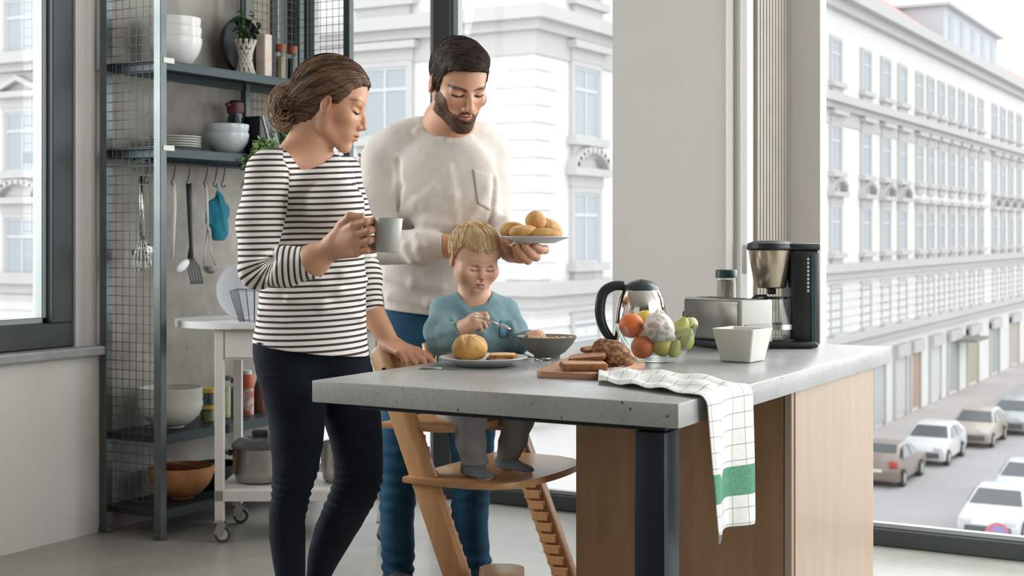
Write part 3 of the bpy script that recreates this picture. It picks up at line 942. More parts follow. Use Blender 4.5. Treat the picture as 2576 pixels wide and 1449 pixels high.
def win_mesh(w, h, hood):
    bm = BM()
    t = 0.16
    boxmm(bm, (-w / 2 - t, -0.10, -0.0), (-w / 2, 0.0, h), mi=0); boxmm(bm, (w / 2, -0.10, 0), (w / 2 + t, 0.0, h), mi=0); boxmm(bm, (-w / 2 - t, -0.10, h), (w / 2 + t, 0, h + t), mi=0)
    boxmm(bm, (-w / 2 - 0.3, -0.28, -0.22), (w / 2 + 0.3, 0.0, 0.0), mi=1)
    boxmm(bm, (-w / 2 - 0.1, -0.14, -0.55), (w / 2 + 0.1, 0.0, -0.22), mi=0)
    if hood >= 1: boxmm(bm, (-w / 2 - 0.38, -0.34, h + 0.46), (w / 2 + 0.38, 0, h + 0.66), mi=1); boxmm(bm, (-w / 2 - 0.2, -0.12, h + t), (w / 2 + 0.2, 0, h + 0.46), mi=0)
    if hood == 2:
        for i in range(10):
            a = PI * (0.12 + 0.76 * i / 9); b = PI * (0.12 + 0.76 * (i + 1) / 9)
            for q in (a,): box(bm, (0.92 * (w / 2 + .38) * math.cos((a + b) / 2), -0.16, h + 0.50 + 0.66 * math.sin((a + b) / 2)), (0.32, 0.34, 0.16), Matrix.Rotation(-((a + b) / 2 - PI / 2) * 0.8, 3, 'Y') if False else Matrix.Rotation(PI / 2 - (a + b) / 2, 3, 'Y'), 0, 1, 1)
        boxmm(bm, (-0.45, -0.1, h + 0.66), (0.45, 0, h + 1.05), mi=0)
    if hood == 3:
        for s in (-1, 1): box(bm, (s * (w / 4 + 0.2), -0.17, h + 0.86), (w / 2 + 0.62, 0.34, 0.16), Matrix.Rotation(s * 0.36, 3, 'Y'), 0, 1, 1)
    f = 0.07
    for a, b in (((-w / 2, 0), (-w / 2 + f, h)), ((w / 2 - f, 0), (w / 2, h)), ((-f / 2, 0), (f / 2, h)), ((-w / 2, 0), (w / 2, f)), ((-w / 2, h - f), (w / 2, h)), ((-w / 2, h * 0.66), (w / 2, h * 0.66 + 0.09))):
        boxmm(bm, (a[0], -0.055, a[1]), (b[0], -0.015, b[1]), mi=2)
    me = bpy.data.meshes.new('window'); bm.to_mesh(me); bm.free()
    for m in (M_TRIM, M_TRIM, M_WFR): me.materials.append(m)
    b2 = BM(); boxmm(b2, (-w / 2, -0.03, 0), (w / 2, -0.008, h)); mp = bpy.data.meshes.new('pane'); b2.to_mesh(mp); b2.free(); mp.materials.append(M_GLZ)
    return me, mp
WINS = {}
def win(x, y, z, rz, w, h, hood):
    key = (round(w, 2), round(h, 2), hood)
    if key not in WINS: WINS[key] = win_mesh(w, h, hood)
    me, mp = WINS[key]
    o = bpy.data.objects.new('window', me); COL.objects.link(o); attach(o, bld)
    o.matrix_parent_inverse = Matrix.Translation(bld.location).inverted(); o.location = (x, y, z); o.rotation_euler = (0, 0, rz)
    p = bpy.data.objects.new('pane', mp); COL.objects.link(p); p.parent = o
def yB(px): return at_x(px, 590, XC)[1]
cols = [(1470, 2.05, 1)] + [(p, 1.35, 1) for p in (1640, 1770, 1880, 1975)] + [(p, 1.35, 1) for p in (2100, 2176, 2226, 2268)] + [(p, 1.15, 0) for p in (2311, 2339, 2366, 2392, 2417, 2442, 2465)] + [(p, 1.25, 1) for p in (2500, 2521, 2541, 2562)]
rows = [(7.5, 1.75), (3.75, 1.9), (0.35, 1.9), (-3.0, 1.85)]
for i, (pxc, w, nb_) in enumerate(cols):
    for r, (z, h) in enumerate(rows):
        win(XC, yB(pxc), z, PI / 2, w if i else 1.5, h, (0, 1, 2 if nb_ else 1, 0)[r])
for k, dx in enumerate((4.6, 8.4, 12.2, 18.7)):
    for r, (z, h) in enumerate(rows): win(XC - dx, YC, z - (0.0 if k < 3 else 0.6), 0, 1.5, h, (0, 3 if k % 2 else 1, 2, 0)[r])
# shopfronts at street level, seen to the right
bm0 = [(2150, 2.6, '#cfcfd0'), (2208, 2.2, '#b9bcbd'), (2262, 2.4, '#c6c7c9'), (2300, 2.2, '#a8917f'), (2350, 2.6, '#c9cbcb'), (2395, 2.8, '#9fa7a0'), (2445, 3.2, '#a9a08c'), (2500, 3.0, '#9aa29c'), (2550, 3.2, '#b5a9a0')]
for px_, w, c in bm0:
    y = yB(px_); bm = BM()
    boxmm(bm, (XC + 0.0, y - w / 2, GROUND + 0.12), (XC + 0.14, y - w / 2 + 0.2, GROUND + 3.5)); boxmm(bm, (XC, y + w / 2 - 0.2, GROUND + 0.12), (XC + 0.14, y + w / 2, GROUND + 3.5)); boxmm(bm, (XC, y - w / 2, GROUND + 3.1), (XC + 0.3, y + w / 2, GROUND + 3.7))
    f = obj('shopfront', bm, M_TRIM, bld)
    b2 = BM(); boxmm(b2, (XC + 0.0, y - w / 2 + 0.2, GROUND + 0.3), (XC + 0.06, y + w / 2 - 0.2, GROUND + 3.1)); obj('shop_window', b2, mat('shop ' + c, c, 0.5), f)
bm = BM(); y = yB(2415); boxmm(bm, (XC, y - 2.0, GROUND + 3.0), (XC + 1.3, y + 1.5, GROUND + 3.15)); obj('canopy', bm, mat('grey canopy', '#8b8783', 0.7), bld)
# roof, chimney, dormer
bm = BM()
pr = [(YC, ZT_), ]
a = [(XC + 0.5, YC - 0.5, ZT_), (XC - 4.5, YC + 4.5, ZT_ + 3.6), (XC - 4.5, 190, ZT_ + 3.6), (XC + 0.5, 190, ZT_)]
v = [bm.verts.new(p) for p in a]; bm.faces.new(v)
w_ = [bm.verts.new(p) for p in ((XC + 0.5, YC - 0.5, ZT_), (-70, YC - 0.5, ZT_), (-70, YC + 4.5, ZT_ + 3.6), (XC - 4.5, YC + 4.5, ZT_ + 3.6))]; bm.faces.new(list(reversed(w_)))
v2 = [bm.verts.new((p[0], p[1], ZT_ - 0.02)) for p in ((XC + 0.5, YC - 0.5, 0), (XC + 0.5, 190, 0), (-70, 190, 0), (-70, YC - 0.5, 0))]; bm.faces.new(v2)
obj('roof', bm, mat('faded red tile', '#c9a9a0', 0.9, var=(2, '#bb9a92', 0.5)), bld)
bm = BM(); y = yB(2290); boxmm(bm, (XC - 3.6, y - 0.8, ZT_ + 1.0), (XC - 2.4, y + 0.8, ZT_ + 5.2)); obj('chimney', bm, M_FAC, bld)
bm = BM(); ya_, yb_ = yB(2415), yB(2545); boxmm(bm, (XC - 5.5, ya_, ZT_ - 0.2), (XC - 0.9, yb_, ZT_ + 2.9)); boxmm(bm, (XC - 5.8, ya_ - 0.3, ZT_ + 2.9), (XC - 0.5, yb_ + 0.3, ZT_ + 3.1)); dm = obj('dormer', bm, mat('grey dormer cladding', '#c3c6ca', 0.7), bld)
for k in range(5):
    bm = BM(); y = ya_ + (yb_ - ya_) * (k + 0.6) / 5.2; boxmm(bm, (XC - 0.92, y - 0.55, ZT_ + 0.7), (XC - 0.86, y + 0.55, ZT_ + 2.5)); obj('dormer_window', bm, M_GLZ, dm)
# parked cars
def car_proto(kind):
    """body, glasshouse, wheels and lamps, nose to -y"""
    L_, Wd = 4.2, 1.72
    prof = [(-2.05, 0.42), (-2.1, 0.62), (-1.95, 0.80), (-1.0, 0.98), (-0.3, 1.42), (0.2, 1.50), (1.1, 1.47), (1.75, 1.20), (2.02, 0.95), (2.08, 0.60), (2.0, 0.38)]
    if kind == 'saloon': prof = [(-2.15, 0.42), (-2.2, 0.62), (-2.05, 0.78), (-1.0, 0.95), (-0.25, 1.36), (0.25, 1.42), (0.85, 1.38), (1.45, 1.02), (2.1, 0.95), (2.2, 0.6), (2.1, 0.38)]
    bm = BM(); n = len(prof)
    def half(z): return Wd / 2 * (1.0 if z < 0.95 else 1.0 - 0.24 * (z - 0.95) / 0.5)
    A = [bm.verts.new((-half(z), y, z)) for y, z in prof]; B = [bm.verts.new((half(z), y, z)) for y, z in prof]
    al = [bm.verts.new((-Wd / 2 * 0.96, y, 0.22)) for y in (-1.95, 1.95)]; bl = [bm.verts.new((Wd / 2 * 0.96, y, 0.22)) for y in (-1.95, 1.95)]
    for i in range(n - 1): bm.faces.new((A[i], A[i + 1], B[i + 1], B[i]))
    bm.faces.new((A[0], B[0], bl[0], al[0])); bm.faces.new((A[-1], al[1], bl[1], B[-1])); bm.faces.new((al[0], bl[0], bl[1], al[1]))
    bm.faces.new([al[0]] + [al[1]] + list(reversed(A))); bm.faces.new([bl[1], bl[0]] + B)
    bmesh.ops.recalc_face_normals(bm, faces=bm.faces)
    bmesh.ops.triangulate(bm, faces=[f for f in bm.faces if len(f.verts) > 4])
    bmesh.ops.bevel(bm, geom=[e for e in bm.edges if len(e.link_faces) == 2 and e.calc_face_angle(0) > 0.5], offset=0.05, segments=2, profile=0.5, affect='EDGES')
    return bm, prof, half
def car(label, px, py, paint, flip, kind='hatch', yaw=0.0):
    p = at_z(px, py, GROUND)
    t = thing('car', label, 'car', tuple(p), (PI if flip else 0) + yaw)
    bm, prof, half = car_proto(kind); obj('body', bm, mat('paint ' + paint, paint, 0.3, coat=0.4), t, 40)
    g = mat('car glass', '#5c6064', 0.15)
    y0, z0 = prof[3]; y1, z1 = prof[4]
    def quad(name, pts, m, th=0.02):
        bm = BM(); P_ = [Vector(q) for q in pts]; nn = (P_[1] - P_[0]).cross(P_[2] - P_[0]).normalized() * th
        a = [bm.verts.new(q + nn) for q in P_]; b = [bm.verts.new(q - nn) for q in P_]
        bm.faces.new(a); bm.faces.new(list(reversed(b)))
        for i in range(len(a)): bm.faces.new((a[i], b[i], b[(i + 1) % len(a)], a[(i + 1) % len(a)]))
        bmesh.ops.recalc_face_normals(bm, faces=bm.faces)
        return obj(name, bm, m, t)
    lr = lambda y0, z0, y1, z1, s: [(-half(z0) * 0.88, y0 + (y1 - y0) * s, z0 + (z1 - z0) * s), (half(z0) * 0.88, y0 + (y1 - y0) * s, z0 + (z1 - z0) * s), (half(z1) * 0.88, y1 + (y0 - y1) * s, z1 + (z0 - z1) * s), (-half(z1) * 0.88, y1 + (y0 - y1) * s, z1 + (z0 - z1) * s)]
    quad('windscreen', lr(y0, z0, y1, z1, 0.08), g)
    k = 6 if kind == 'hatch' else 6
    quad('rear_window', lr(prof[k][0], prof[k][1], prof[k + 1][0], prof[k + 1][1], 0.1), g)
    for s in (-1, 1):
        ps = [(-0.75, 0.99), (-0.2, 1.33), (0.25, 1.38), (0.25, 0.99)]; quad('side_window', [(s * (half(z) + 0.004), y, z) for y, z in ps], g)
        ps = [(0.36, 0.99), (0.36, 1.38), (0.95, 1.34), (1.35, 1.05), (1.3, 0.99)]; quad('side_window', [(s * (half(z) + 0.004), y, z) for y, z in ps], g)
        for y in (-1.3, 1.28):
            bm = BM(); cyl(bm, (s * 0.66, y, 0.31), (s * 0.875, y, 0.31), 0.31, n=28); cyl(bm, (s * 0.86, y, 0.31), (s * 0.885, y, 0.31), 0.19, n=20, mi=1)
            obj('wheel', bm, None, t, 40, mats=[mat('tyre', '#3b3a3b', 0.8), mat('alloy', '#b9b8b6', 0.4, 0.4)])
        bm = BM(); box(bm, (s * 0.66, prof[9][0] - 0.02, 0.86), (0.30, 0.14, 0.26), None, 0.04, 2); obj('tail_lamp', bm, mat('red lamp', '#b2413c', 0.3), t, 40)
        bm = BM(); box(bm, (s * 0.62, prof[1][0] + 0.08, 0.70), (0.36, 0.2, 0.16), None, 0.04, 2); obj('headlamp', bm, mat('pale lamp', '#d6d8da', 0.2), t, 40)
    bm = BM(); box(bm, (0, prof[1][0] - 0.005, 0.46), (1.3, 0.06, 0.22), None, 0.03, 2); obj('grille', bm, mat('dark grille', '#56585a', 0.5), t, 40)
    bm = BM(); box(bm, (0, prof[9][0] + 0.01, 0.62), (0.52, 0.03, 0.12), None, 0.005, 1); obj('number_plate', bm, mat('white plate', '#dcdcda', 0.5), t)
    return t
car('taupe brown hatchback with red tail lamps parked nearest along the far kerb', 2238, 1205, '#8f8079', True)
car('white hatchback facing the window behind the brown hatchback', 2350, 1155, '#dadada', False)
car('beige hatchback parked behind the white hatchback at the far kerb', 2462, 1112, '#b5a99f', False)
car('silver dark car at the right edge by the far kerb', 2555, 1082, '#a6abaf', False)
car('white saloon facing the window on the near side of the street', 2520, 1338, '#dfe2e4', False, 'saloon')
car('pale car behind the white saloon on the near side', 2590, 1262, '#d2d6d9', False, 'saloon')
# no parking sign
p = at(2508, 1345, 30.0)
t = thing('road_sign', 'round red and blue no parking sign on a pole down in the street', 'road sign', (p[0], p[1], GROUND), YAW)
zz = p[2] - GROUND
bm = BM(); cyl(bm, (0, 0.05, 0), (0, 0.05, zz + 0.25), 0.03, n=12); obj('pole', bm, mat('grey pole', '#a0a2a4', 0.5), t, True)
bm = BM(); cyl(bm, (0, 0.0, zz), (0, 0.02, zz), 0.26, n=36); obj('red_ring', bm, mat('sign red', '#c4707e', 0.5), t)
bm = BM(); cyl(bm, (0, -0.012, zz), (0, 0.0, zz), 0.19, n=36); obj('blue_disc', bm, mat('sign blue', '#8f87bb', 0.5), t)
bm = BM(); box(bm, (0, -0.016, zz), (0.40, 0.006, 0.05), Matrix.Rotation(PI / 4, 3, 'Y')); obj('slash', bm, MATS['sign red'], t)
# ------------------------------------------------------------------ island: worktop, steel frame, cabinet
WT = 0.79
WX0, WX1, WY0, WY1 = -1.953, -1.060, 2.532, 4.140
bm = BM(); boxmm(bm, (WX0, WY0, WT - 0.049), (WX1, WY1, WT), 0.0025, 2)
tag(obj('worktop', bm, worktop_mat(), None, 30), 'thick grey speckled concrete worktop of the kitchen island', 'worktop')
M_BLACK = mat('black steel', '#1c252a', 0.42, 0.3, spec=0.4)
t = thing('steel_frame', 'black steel post and rail frame holding up the worktop front', 'table frame', (-1.12, 2.6, 0), world=True)
bm = BM(); boxmm(bm, (-1.164, 2.552, 0.001), (-1.098, 2.630, WT - 0.062), 0.004, 2); obj('post', bm, M_BLACK, t, 30)
bm = BM(); boxmm(bm, (-1.84, 2.56, WT - 0.061), (-1.172, 2.63, WT - 0.0495), 0.002, 1); 
obj('front_rail', bm, M_BLACK, t, 30)
bm = BM(); boxmm(bm, (-1.172, 2.56, WT - 0.061), (-1.10, 3.262, WT - 0.0495), 0.002, 1); obj('side_rail', bm, M_BLACK, t, 30)
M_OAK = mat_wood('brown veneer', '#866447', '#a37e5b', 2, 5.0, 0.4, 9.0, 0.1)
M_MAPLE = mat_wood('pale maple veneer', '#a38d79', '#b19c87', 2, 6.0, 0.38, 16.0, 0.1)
t = thing('island_cabinet', 'wooden island cabinet with brown front and pale maple end panel', 'cabinet', (-1.36, 3.6, 0), world=True)
CX0, CX1, CY0, CY1 = -1.656, -1.074, 3.27, 4.0
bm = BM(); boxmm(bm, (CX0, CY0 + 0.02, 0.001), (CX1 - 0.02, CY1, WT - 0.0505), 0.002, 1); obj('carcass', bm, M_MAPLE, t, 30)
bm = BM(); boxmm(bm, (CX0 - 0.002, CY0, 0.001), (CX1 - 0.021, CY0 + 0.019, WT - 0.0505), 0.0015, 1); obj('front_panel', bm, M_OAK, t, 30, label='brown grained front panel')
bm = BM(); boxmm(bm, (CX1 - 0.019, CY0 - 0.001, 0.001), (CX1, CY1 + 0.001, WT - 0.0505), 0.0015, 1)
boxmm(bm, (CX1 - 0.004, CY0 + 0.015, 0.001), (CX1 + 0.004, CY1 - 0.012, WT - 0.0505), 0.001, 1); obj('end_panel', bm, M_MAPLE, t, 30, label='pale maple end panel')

# ------------------------------------------------------------------ high chair
M_BEECH = mat_wood('warm beech', '#b98556', '#cc9a6a', 2, 7.0, 0.4, 12.0, 0.15)
M_BEECHX = mat_wood('warm beech across', '#b98556', '#cc9a6a', 1, 7.0, 0.4, 12.0, 0.15)
t = thing('high_chair', 'wooden toddler high chair with slotted slanting sides and footplate', 'high chair', (-2.0, 3.42, 0), world=True)
YN, YF = 3.150, 3.690
def upright(y, inner):
    bm = BM(); h = 0.036
    # slanting side board: floor at the front, top at the back
    top = Vector((-2.190, y, 0.800)); bot = Vector((-1.865, y, 0.012))
    ax = (bot - top).normalized(); wd = Vector((0, 1, 0)).cross(ax).normalized()
    poly = []
    def P2(s, w): return top + ax * s + wd * w
    L = (bot - top).length; W = 0.034
    prof = [P2(-0.01, -W + 0.012), P2(-0.018, 0), P2(-0.01, W - 0.012), P2(0.01, W), P2(L, W), P2(L, -W), P2(0.01, -W)]
    a = [bm.verts.new(p + Vector((0, -h / 2, 0))) for p in prof]; b = [bm.verts.new(p + Vector((0, h / 2, 0))) for p in prof]
    bm.faces.new(a); bm.faces.new(list(reversed(b)))
    n = len(prof)
    for i in range(n): bm.faces.new((a[i], b[i], b[(i + 1) % n], a[(i + 1) % n]))
    bmesh.ops.recalc_face_normals(bm, faces=bm.faces)
    bmesh.ops.bevel(bm, geom=list(bm.edges), offset=0.005, segments=2, profile=0.5, affect='EDGES')
    # stacked tongues between the slots on the inner face
    R = Matrix((wd, Vector((0, 1, 0)), ax)).transposed()
    s = 0.22
    while s < L - 0.05:
        c = P2(s, 0) + Vector((0, inner * (h / 2 + 0.006), 0))
        Rl = R @ Matrix.Rotation(math.radians(20), 3, 'Y')
        box(bm, c, (0.054, 0.014, 0.025), Rl, 0.002, 1)
        s += 0.034
    # floor runner
    box(bm, (-2.09, y, 0.022), (0.47, h, 0.042), None, 0.008, 2)
    o = obj('side', bm, M_BEECH, t, 30)
    b2 = BM()
    for s in (0.05, 0.36):
        c = P2(s, 0.0); cyl(b2, c - Vector((0, inner * (h / 2 - 0.001), 0)), c - Vector((0, inner * (h / 2 + 0.002), 0)), 0.006, n=16)
        
    obj('bolt', b2, mat('dark bolt', '#25221f', 0.4, 0.6), o, 30)
upright(YN, 1); upright(YF, -1)
def plate(z, x0, x1, bulge, name, thick=0.018, y0=YN + 0.0, y1=YF - 0.0, rn=0.10):
    pts = []
    for i in range(25):
        s = i / 24; e = min(s, 1 - s)
        x = x1 + bulge * math.sin(PI * s)
        if e < 0.22: x -= rn * (1 - math.sqrt(max(0, 1 - ((0.22 - e) / 0.22) ** 2)))
        pts.append((x, y0 - 0.035 + (y1 - y0 + 0.07) * s))
    pts += [(x0, y1 + 0.035), (x0, y0 - 0.035)]
    bm = BM(); prism(bm, pts, z, z + thick, bevel=0.004); obj(name, bm, M_BEECHX, t, 30)
plate(0.455, -2.10, -1.80, 0.035, 'footplate', y1=YF - 0.09)
plate(0.592, -2.19, -1.945, 0.02, 'seat', y0=YN + 0.03, y1=YF - 0.03, rn=0.06)
def backrest(z0, z1, name):
    bm = BM(); pr = []
    n = 16
    for i in range(n + 1):
        s = i / n; y = YN + 0.02 + (YF - YN - 0.04) * s
        x = -2.150 - 0.055 * math.sin(PI * s)
        pr.append((x, y))
    for (za, zb) in ((z0, z1),):
        A = [[bm.verts.new((x + dx, y, z)) for x, y in pr] for dx, z in ((-0.007, za), (0.007, za), (0.007, zb), (-0.007, zb))]
        for r in range(4):
            p, q = A[r], A[(r + 1) % 4]
            for i in range(n): bm.faces.new((p[i], p[i + 1], q[i + 1], q[i]))
        bm.faces.new([A[r][0] for r in (3, 2, 1, 0)]); bm.faces.new([A[r][n] for r in (0, 1, 2, 3)])
    bmesh.ops.recalc_face_normals(bm, faces=bm.faces)
    obj(name, bm, M_BEECHX, t, 40)
backrest(0.725, 0.790, 'backrest')
# baby rail post that stands up beside the toddler's sleeve
bm = BM(); p0 = at(1072, 862, 3.93); p1 = at(1086, 930, 3.93)
tube(bm, [p0, (p0 + p1) / 2 + CR * 0.001, p1 + CU * -0.10], [0.013, 0.017, 0.017], 12); obj('back_post', bm, M_BEECH, t, True)

# low stool under the table
t = thing('step_stool', 'low stool with pale wooden seat on the floor before the blue jeans', 'stool', tuple(at(1262, 1500, 3.53) * [1, 1, 0]), math.radians(29.5))
bm = BM(); prism(bm, rrect(0.115, 0.24, 0.035), 0.246, 0.262, bevel=0.006)
obj('seat', bm, mat_wood('pale birch', '#c99c6c', '#d9b184', 0, 8, 0.35, 10.0), t, 30)
for sx in (-1, 1):
    for sy in (-1, 1):
        bm = BM(); cyl(bm, (sx * 0.045, sy * 0.09, 0.001), (sx * 0.038, sy * 0.07, 0.247), 0.011, 0.014, 14); obj('leg', bm, MATS['pale birch'], t, 40)
# ------------------------------------------------------------------ steel shelving against the concrete
M_STEEL = mat('galvanised steel', '#6a6f6d', 0.38, 0.75, var=(9, '#555b5a', 0.6))
M_DSTEEL = mat('dark steel sheet', '#3a4244', 0.45, 0.6)
XB, XF = XW + 0.022, at_x(403, 700, XW + 0.295)[0]
YS0, YS1 = at_x(403, 1350, XF)[1], YW - 0.03
shelf = thing('shelving_unit', 'tall open steel shelving unit with wire mesh sides against concrete wall', 'shelving', (XB, YS0, 0), world=True)
def post(x, y, z0=0.001, z1=3.0, w=0.034):
    bm = BM(); boxmm(bm, (x - w / 2, y - w / 2, z0), (x + w / 2, y + w / 2, z1), 0.002, 1)
    boxmm(bm, (x - w / 2 - 0.003, y - w / 2 - 0.003, z0), (x + w / 2 + 0.003, y + w / 2 + 0.003, z0 + 0.02), 0.002, 1) if z0 < 0.1 else None
    return obj('post', bm, M_STEEL, shelf, 30)
post(XF, YS0); post(XB, YS0); post(XF, YS1, 1.30); post(XB, YS1)
ym = at_x(622, 300, XB + 0.03)[1]
post(XB + 0.02, ym, 1.40, 3.0, 0.03)
def mesh_panel(plane, a0, a1, c, z0, z1, step=0.0345):
    bm = BM(); r = 0.0015
    k = int((a1 - a0) / step + 0.5)
    for i in range(1, k):
        a = a0 + (a1 - a0) * i / k
        p = (a, c, z0) if plane == 'x' else (c, a, z0)
        cyl(bm, p, (p[0], p[1], z1), r, n=5, caps=False)
    m = int((z1 - z0) / step)
    for j in range(m + 1):
        z = z0 + (z1 - z0) * j / m
        if plane == 'x': cyl(bm, (a0, c + 0.003, z), (a1, c + 0.003, z), r, n=5, caps=False)
        else: cyl(bm, (c + 0.003, a0, z), (c + 0.003, a1, z), r, n=5, caps=False)
    return obj('mesh_panel', bm, M_STEEL, shelf, True)
mesh_panel('x', XB + 0.017, XF - 0.017, YS0, 0.13, 3.0)
mesh_panel('x', XB + 0.017, XF - 0.017, YS1, 1.45, 3.0)
mesh_panel('y', at_x(634, 100, XB)[1], YS1 - 0.017, XB, 1.45, 3.0)
# shelves; heights read at the front left post
ZS = [at_x(413, 152, XF)[2], at_x(413, 372, XF)[2], at_x(413, 1094, XF)[2], at_x(413, 1282, XF)[2]]
for z in ZS:
    bm = BM()
    boxmm(bm, (XB + 0.018, YS0 - 0.01, z - 0.004), (XF + 0.012, YS1 - 0.02, z), 0.001, 1)
    boxmm(bm, (XF + 0.004, YS0 + 0.02, z - 0.034), (XF + 0.012, YS1 - 0.02, z - 0.003), 0.001, 1)
    boxmm(bm, (XB + 0.018, YS0 + 0.02, z - 0.034), (XB + 0.026, YS1 - 0.02, z - 0.003), 0.001, 1)
    boxmm(bm, (XB + 0.018, YS0 + 0.018, z - 0.034), (XF + 0.004, YS0 + 0.025, z - 0.003), 0.001, 1)
    s = obj('shelf', bm, M_DSTEEL, shelf, 30)
    if z < 1.0: continue
    b2 = BM(); boxmm(b2, (XF + 0.013, YS0 - 0.005, z - 0.012), (XF + 0.020, YS0 + 0.055, z + 0.010), 0.002, 1); obj('clip', b2, mat('pale zinc', '#b7b3ab', 0.4, 0.5), s, 30)
# hanging rail under the second shelf
ZR = at_x(520, 417, XF - 0.10)[2]; XR = XF - 0.10
yr1 = at_x(640, 417, XR)[1]
bm = BM(); cyl(bm, (XR, YS0 + 0.02, ZR), (XR, yr1, ZR), 0.005, n=10)
cyl(bm, (XR - 0.06, YS0 + 0.02, ZR + 0.012), (XR - 0.06, yr1, ZR + 0.012), 0.004, n=10)
for y in (YS0 + 0.04, yr1 - 0.006): boxmm(bm, (XR - 0.066, y - 0.006, ZR - 0.004), (XR + 0.006, y + 0.006, ZS[1] - 0.005), 0.001, 1)
obj('hanging_rail', bm, M_DSTEEL, shelf, 30)

def on_shelf(px, z, dx=0.0): 
    p = at_x(px, 700, XF - 0.14 + dx); return (p[0], p[1], z)
def PX(px, x): return px / FPX * (np.array(at_x(500, 700, x)) @ CF)
# hooks and what hangs from them
M_HOOK = mat('black wire', '#23282a', 0.4, 0.5)
HK = []
def hook(px, group='s hooks on the rail', lab=None, x=XR):
    y = at_x(px, 430, x)[1]
    bm = BM(); pts = []
    for i in range(9):
        a = PI * (1 - i / 8 * 1.15); pts.append((0, 0.010 * math.cos(a) * 1.0, 0.0005 + 0.010 * math.sin(a)))
    pts = [(0, -0.0095, -0.004)] + [(0, 0.010 * math.cos(a), 0.010 * math.sin(a)) for a in [PI - PI * i / 6 for i in range(7)]]
    pts += [(0, 0.004, -0.03), (0, -0.004, -0.055)]
    pts += [(0, -0.000 + 0.012 * math.cos(a), -0.066 + 0.012 * math.sin(a)) for a in [PI * 0.9 + PI * 1.05 * i / 7 for i in range(8)]]
    tube(bm, [(0, q[1], q[2] - 0.0035) for q in pts], 0.0022, 7)
    o = obj('s_hook', bm, M_HOOK, None, True); o.location = (x, y, ZR)
    tag(o, lab, 'hook', group); HK.append(o)
    return (x, y, ZR - 0.082)
spots = [hook(437, lab='black s hook holding the white handled spoon, leftmost beside the post'), hook(475, lab='black s hook holding the black slotted spatula'), hook(518, lab='black s hook holding the small steel ladle'),
         hook(542, lab='black s hook holding the teal oven mitt'), hook(562, lab='empty black s hook, rightmost on the rail')]
h6 = hook(368, lab='black s hook behind the wire mesh holding steel utensils')
M_CHROME = mat('bright steel', '#c9c7c2', 0.16, 1.0); M_SATIN = mat('satin steel', '#a9a7a1', 0.3, 0.95)
def UZ(py): return at_x(480, py, XR)[2]
def UY(px): return at_x(px, 500, XR)[1]
# serving spoon with a white handle
t = thing('serving_spoon', 'white serving spoon hanging left of the black slotted spatula', 'spoon', (XR, UY(437), UZ(462)), world=True)
bm = BM(); tube(bm, [(XR, UY(437), UZ(461)), (XR, UY(438), UZ(520)), (XR + 0.004, UY(434), UZ(600)), (XR + 0.006, UY(430), UZ(650))], [0.007, 0.009, 0.006, 0.005], 10, flat=0.5); obj('handle', bm, mat('ivory handle', '#d4d0c8', 0.4), t, True)
bm = BM(); bmesh.ops.create_uvsphere(bm, u_segments=20, v_segments=12, radius=1)
bmesh.ops.transform(bm, matrix=Matrix.Translation((XR + 0.012, UY(453), UZ(668))) @ Matrix.Rotation(math.radians(28), 4, 'X') @ Matrix.Diagonal((0.012, 0.040, 0.019, 1)), verts=bm.verts); obj('spoon_bowl', bm, mat('white plastic', '#e2e1e0', 0.4), t, True)
# slotted spatula
t = thing('slotted_spatula', 'black slotted spatula hanging from the rail', 'spatula', (XR, UY(475), UZ(465)), world=True)
bm = BM(); tube(bm, [(XR, UY(475), UZ(462)), (XR, UY(476), UZ(500)), (XR, UY(478), UZ(560)), (XR + 0.006, UY(478), UZ(620)), (XR + 0.01, UY(474), UZ(650))], [0.011, 0.010, 0.0085, 0.0075, 0.012], 10, flat=0.55); obj('handle', bm, mat('black nylon', '#242c31', 0.5), t, True)
bm = BM()
c = Vector((XR + 0.014, UY(483), UZ(684)))
def sp(s, u): return c + Vector((0.004 * math.sin(s * 2), u + s * 0.017 * 0.6, -s * 0.050))
outl = [(-1, 0.022), (-0.7, 0.034), (0.3, 0.034), (0.85, 0.030), (1.0, 0.026)]
def slab_at(u0, u1, s0, s1):
    a = [sp(s0, u0), sp(s0, u1), sp(s1, u1), sp(s1, u0)]
    f = [bm.verts.new(p + Vector((0.0015, 0, 0))) for p in a]; b = [bm.verts.new(p - Vector((0.0015, 0, 0))) for p in a]
    bm.faces.new(f); bm.faces.new(list(reversed(b)))
    for i in range(4): bm.faces.new((f[i], b[i], b[(i + 1) % 4], f[(i + 1) % 4]))
n_ = 5; W_ = 0.062
for i in range(n_):
    u = -W_ / 2 + W_ * i / (n_ - 1); slab_at(u - 0.0045, u + 0.0045, -0.55, 0.72)
slab_at(-W_ / 2 + 0.006, W_ / 2 - 0.006, -0.8, -0.5); slab_at(-W_ / 2 - 0.0045, W_ / 2 + 0.0045, 0.68, 0.95); slab_at(-0.016, 0.016, -1.05, -0.78)
bmesh.ops.recalc_face_normals(bm, faces=bm.faces)
obj('blade', bm, MATS['black nylon'], t)
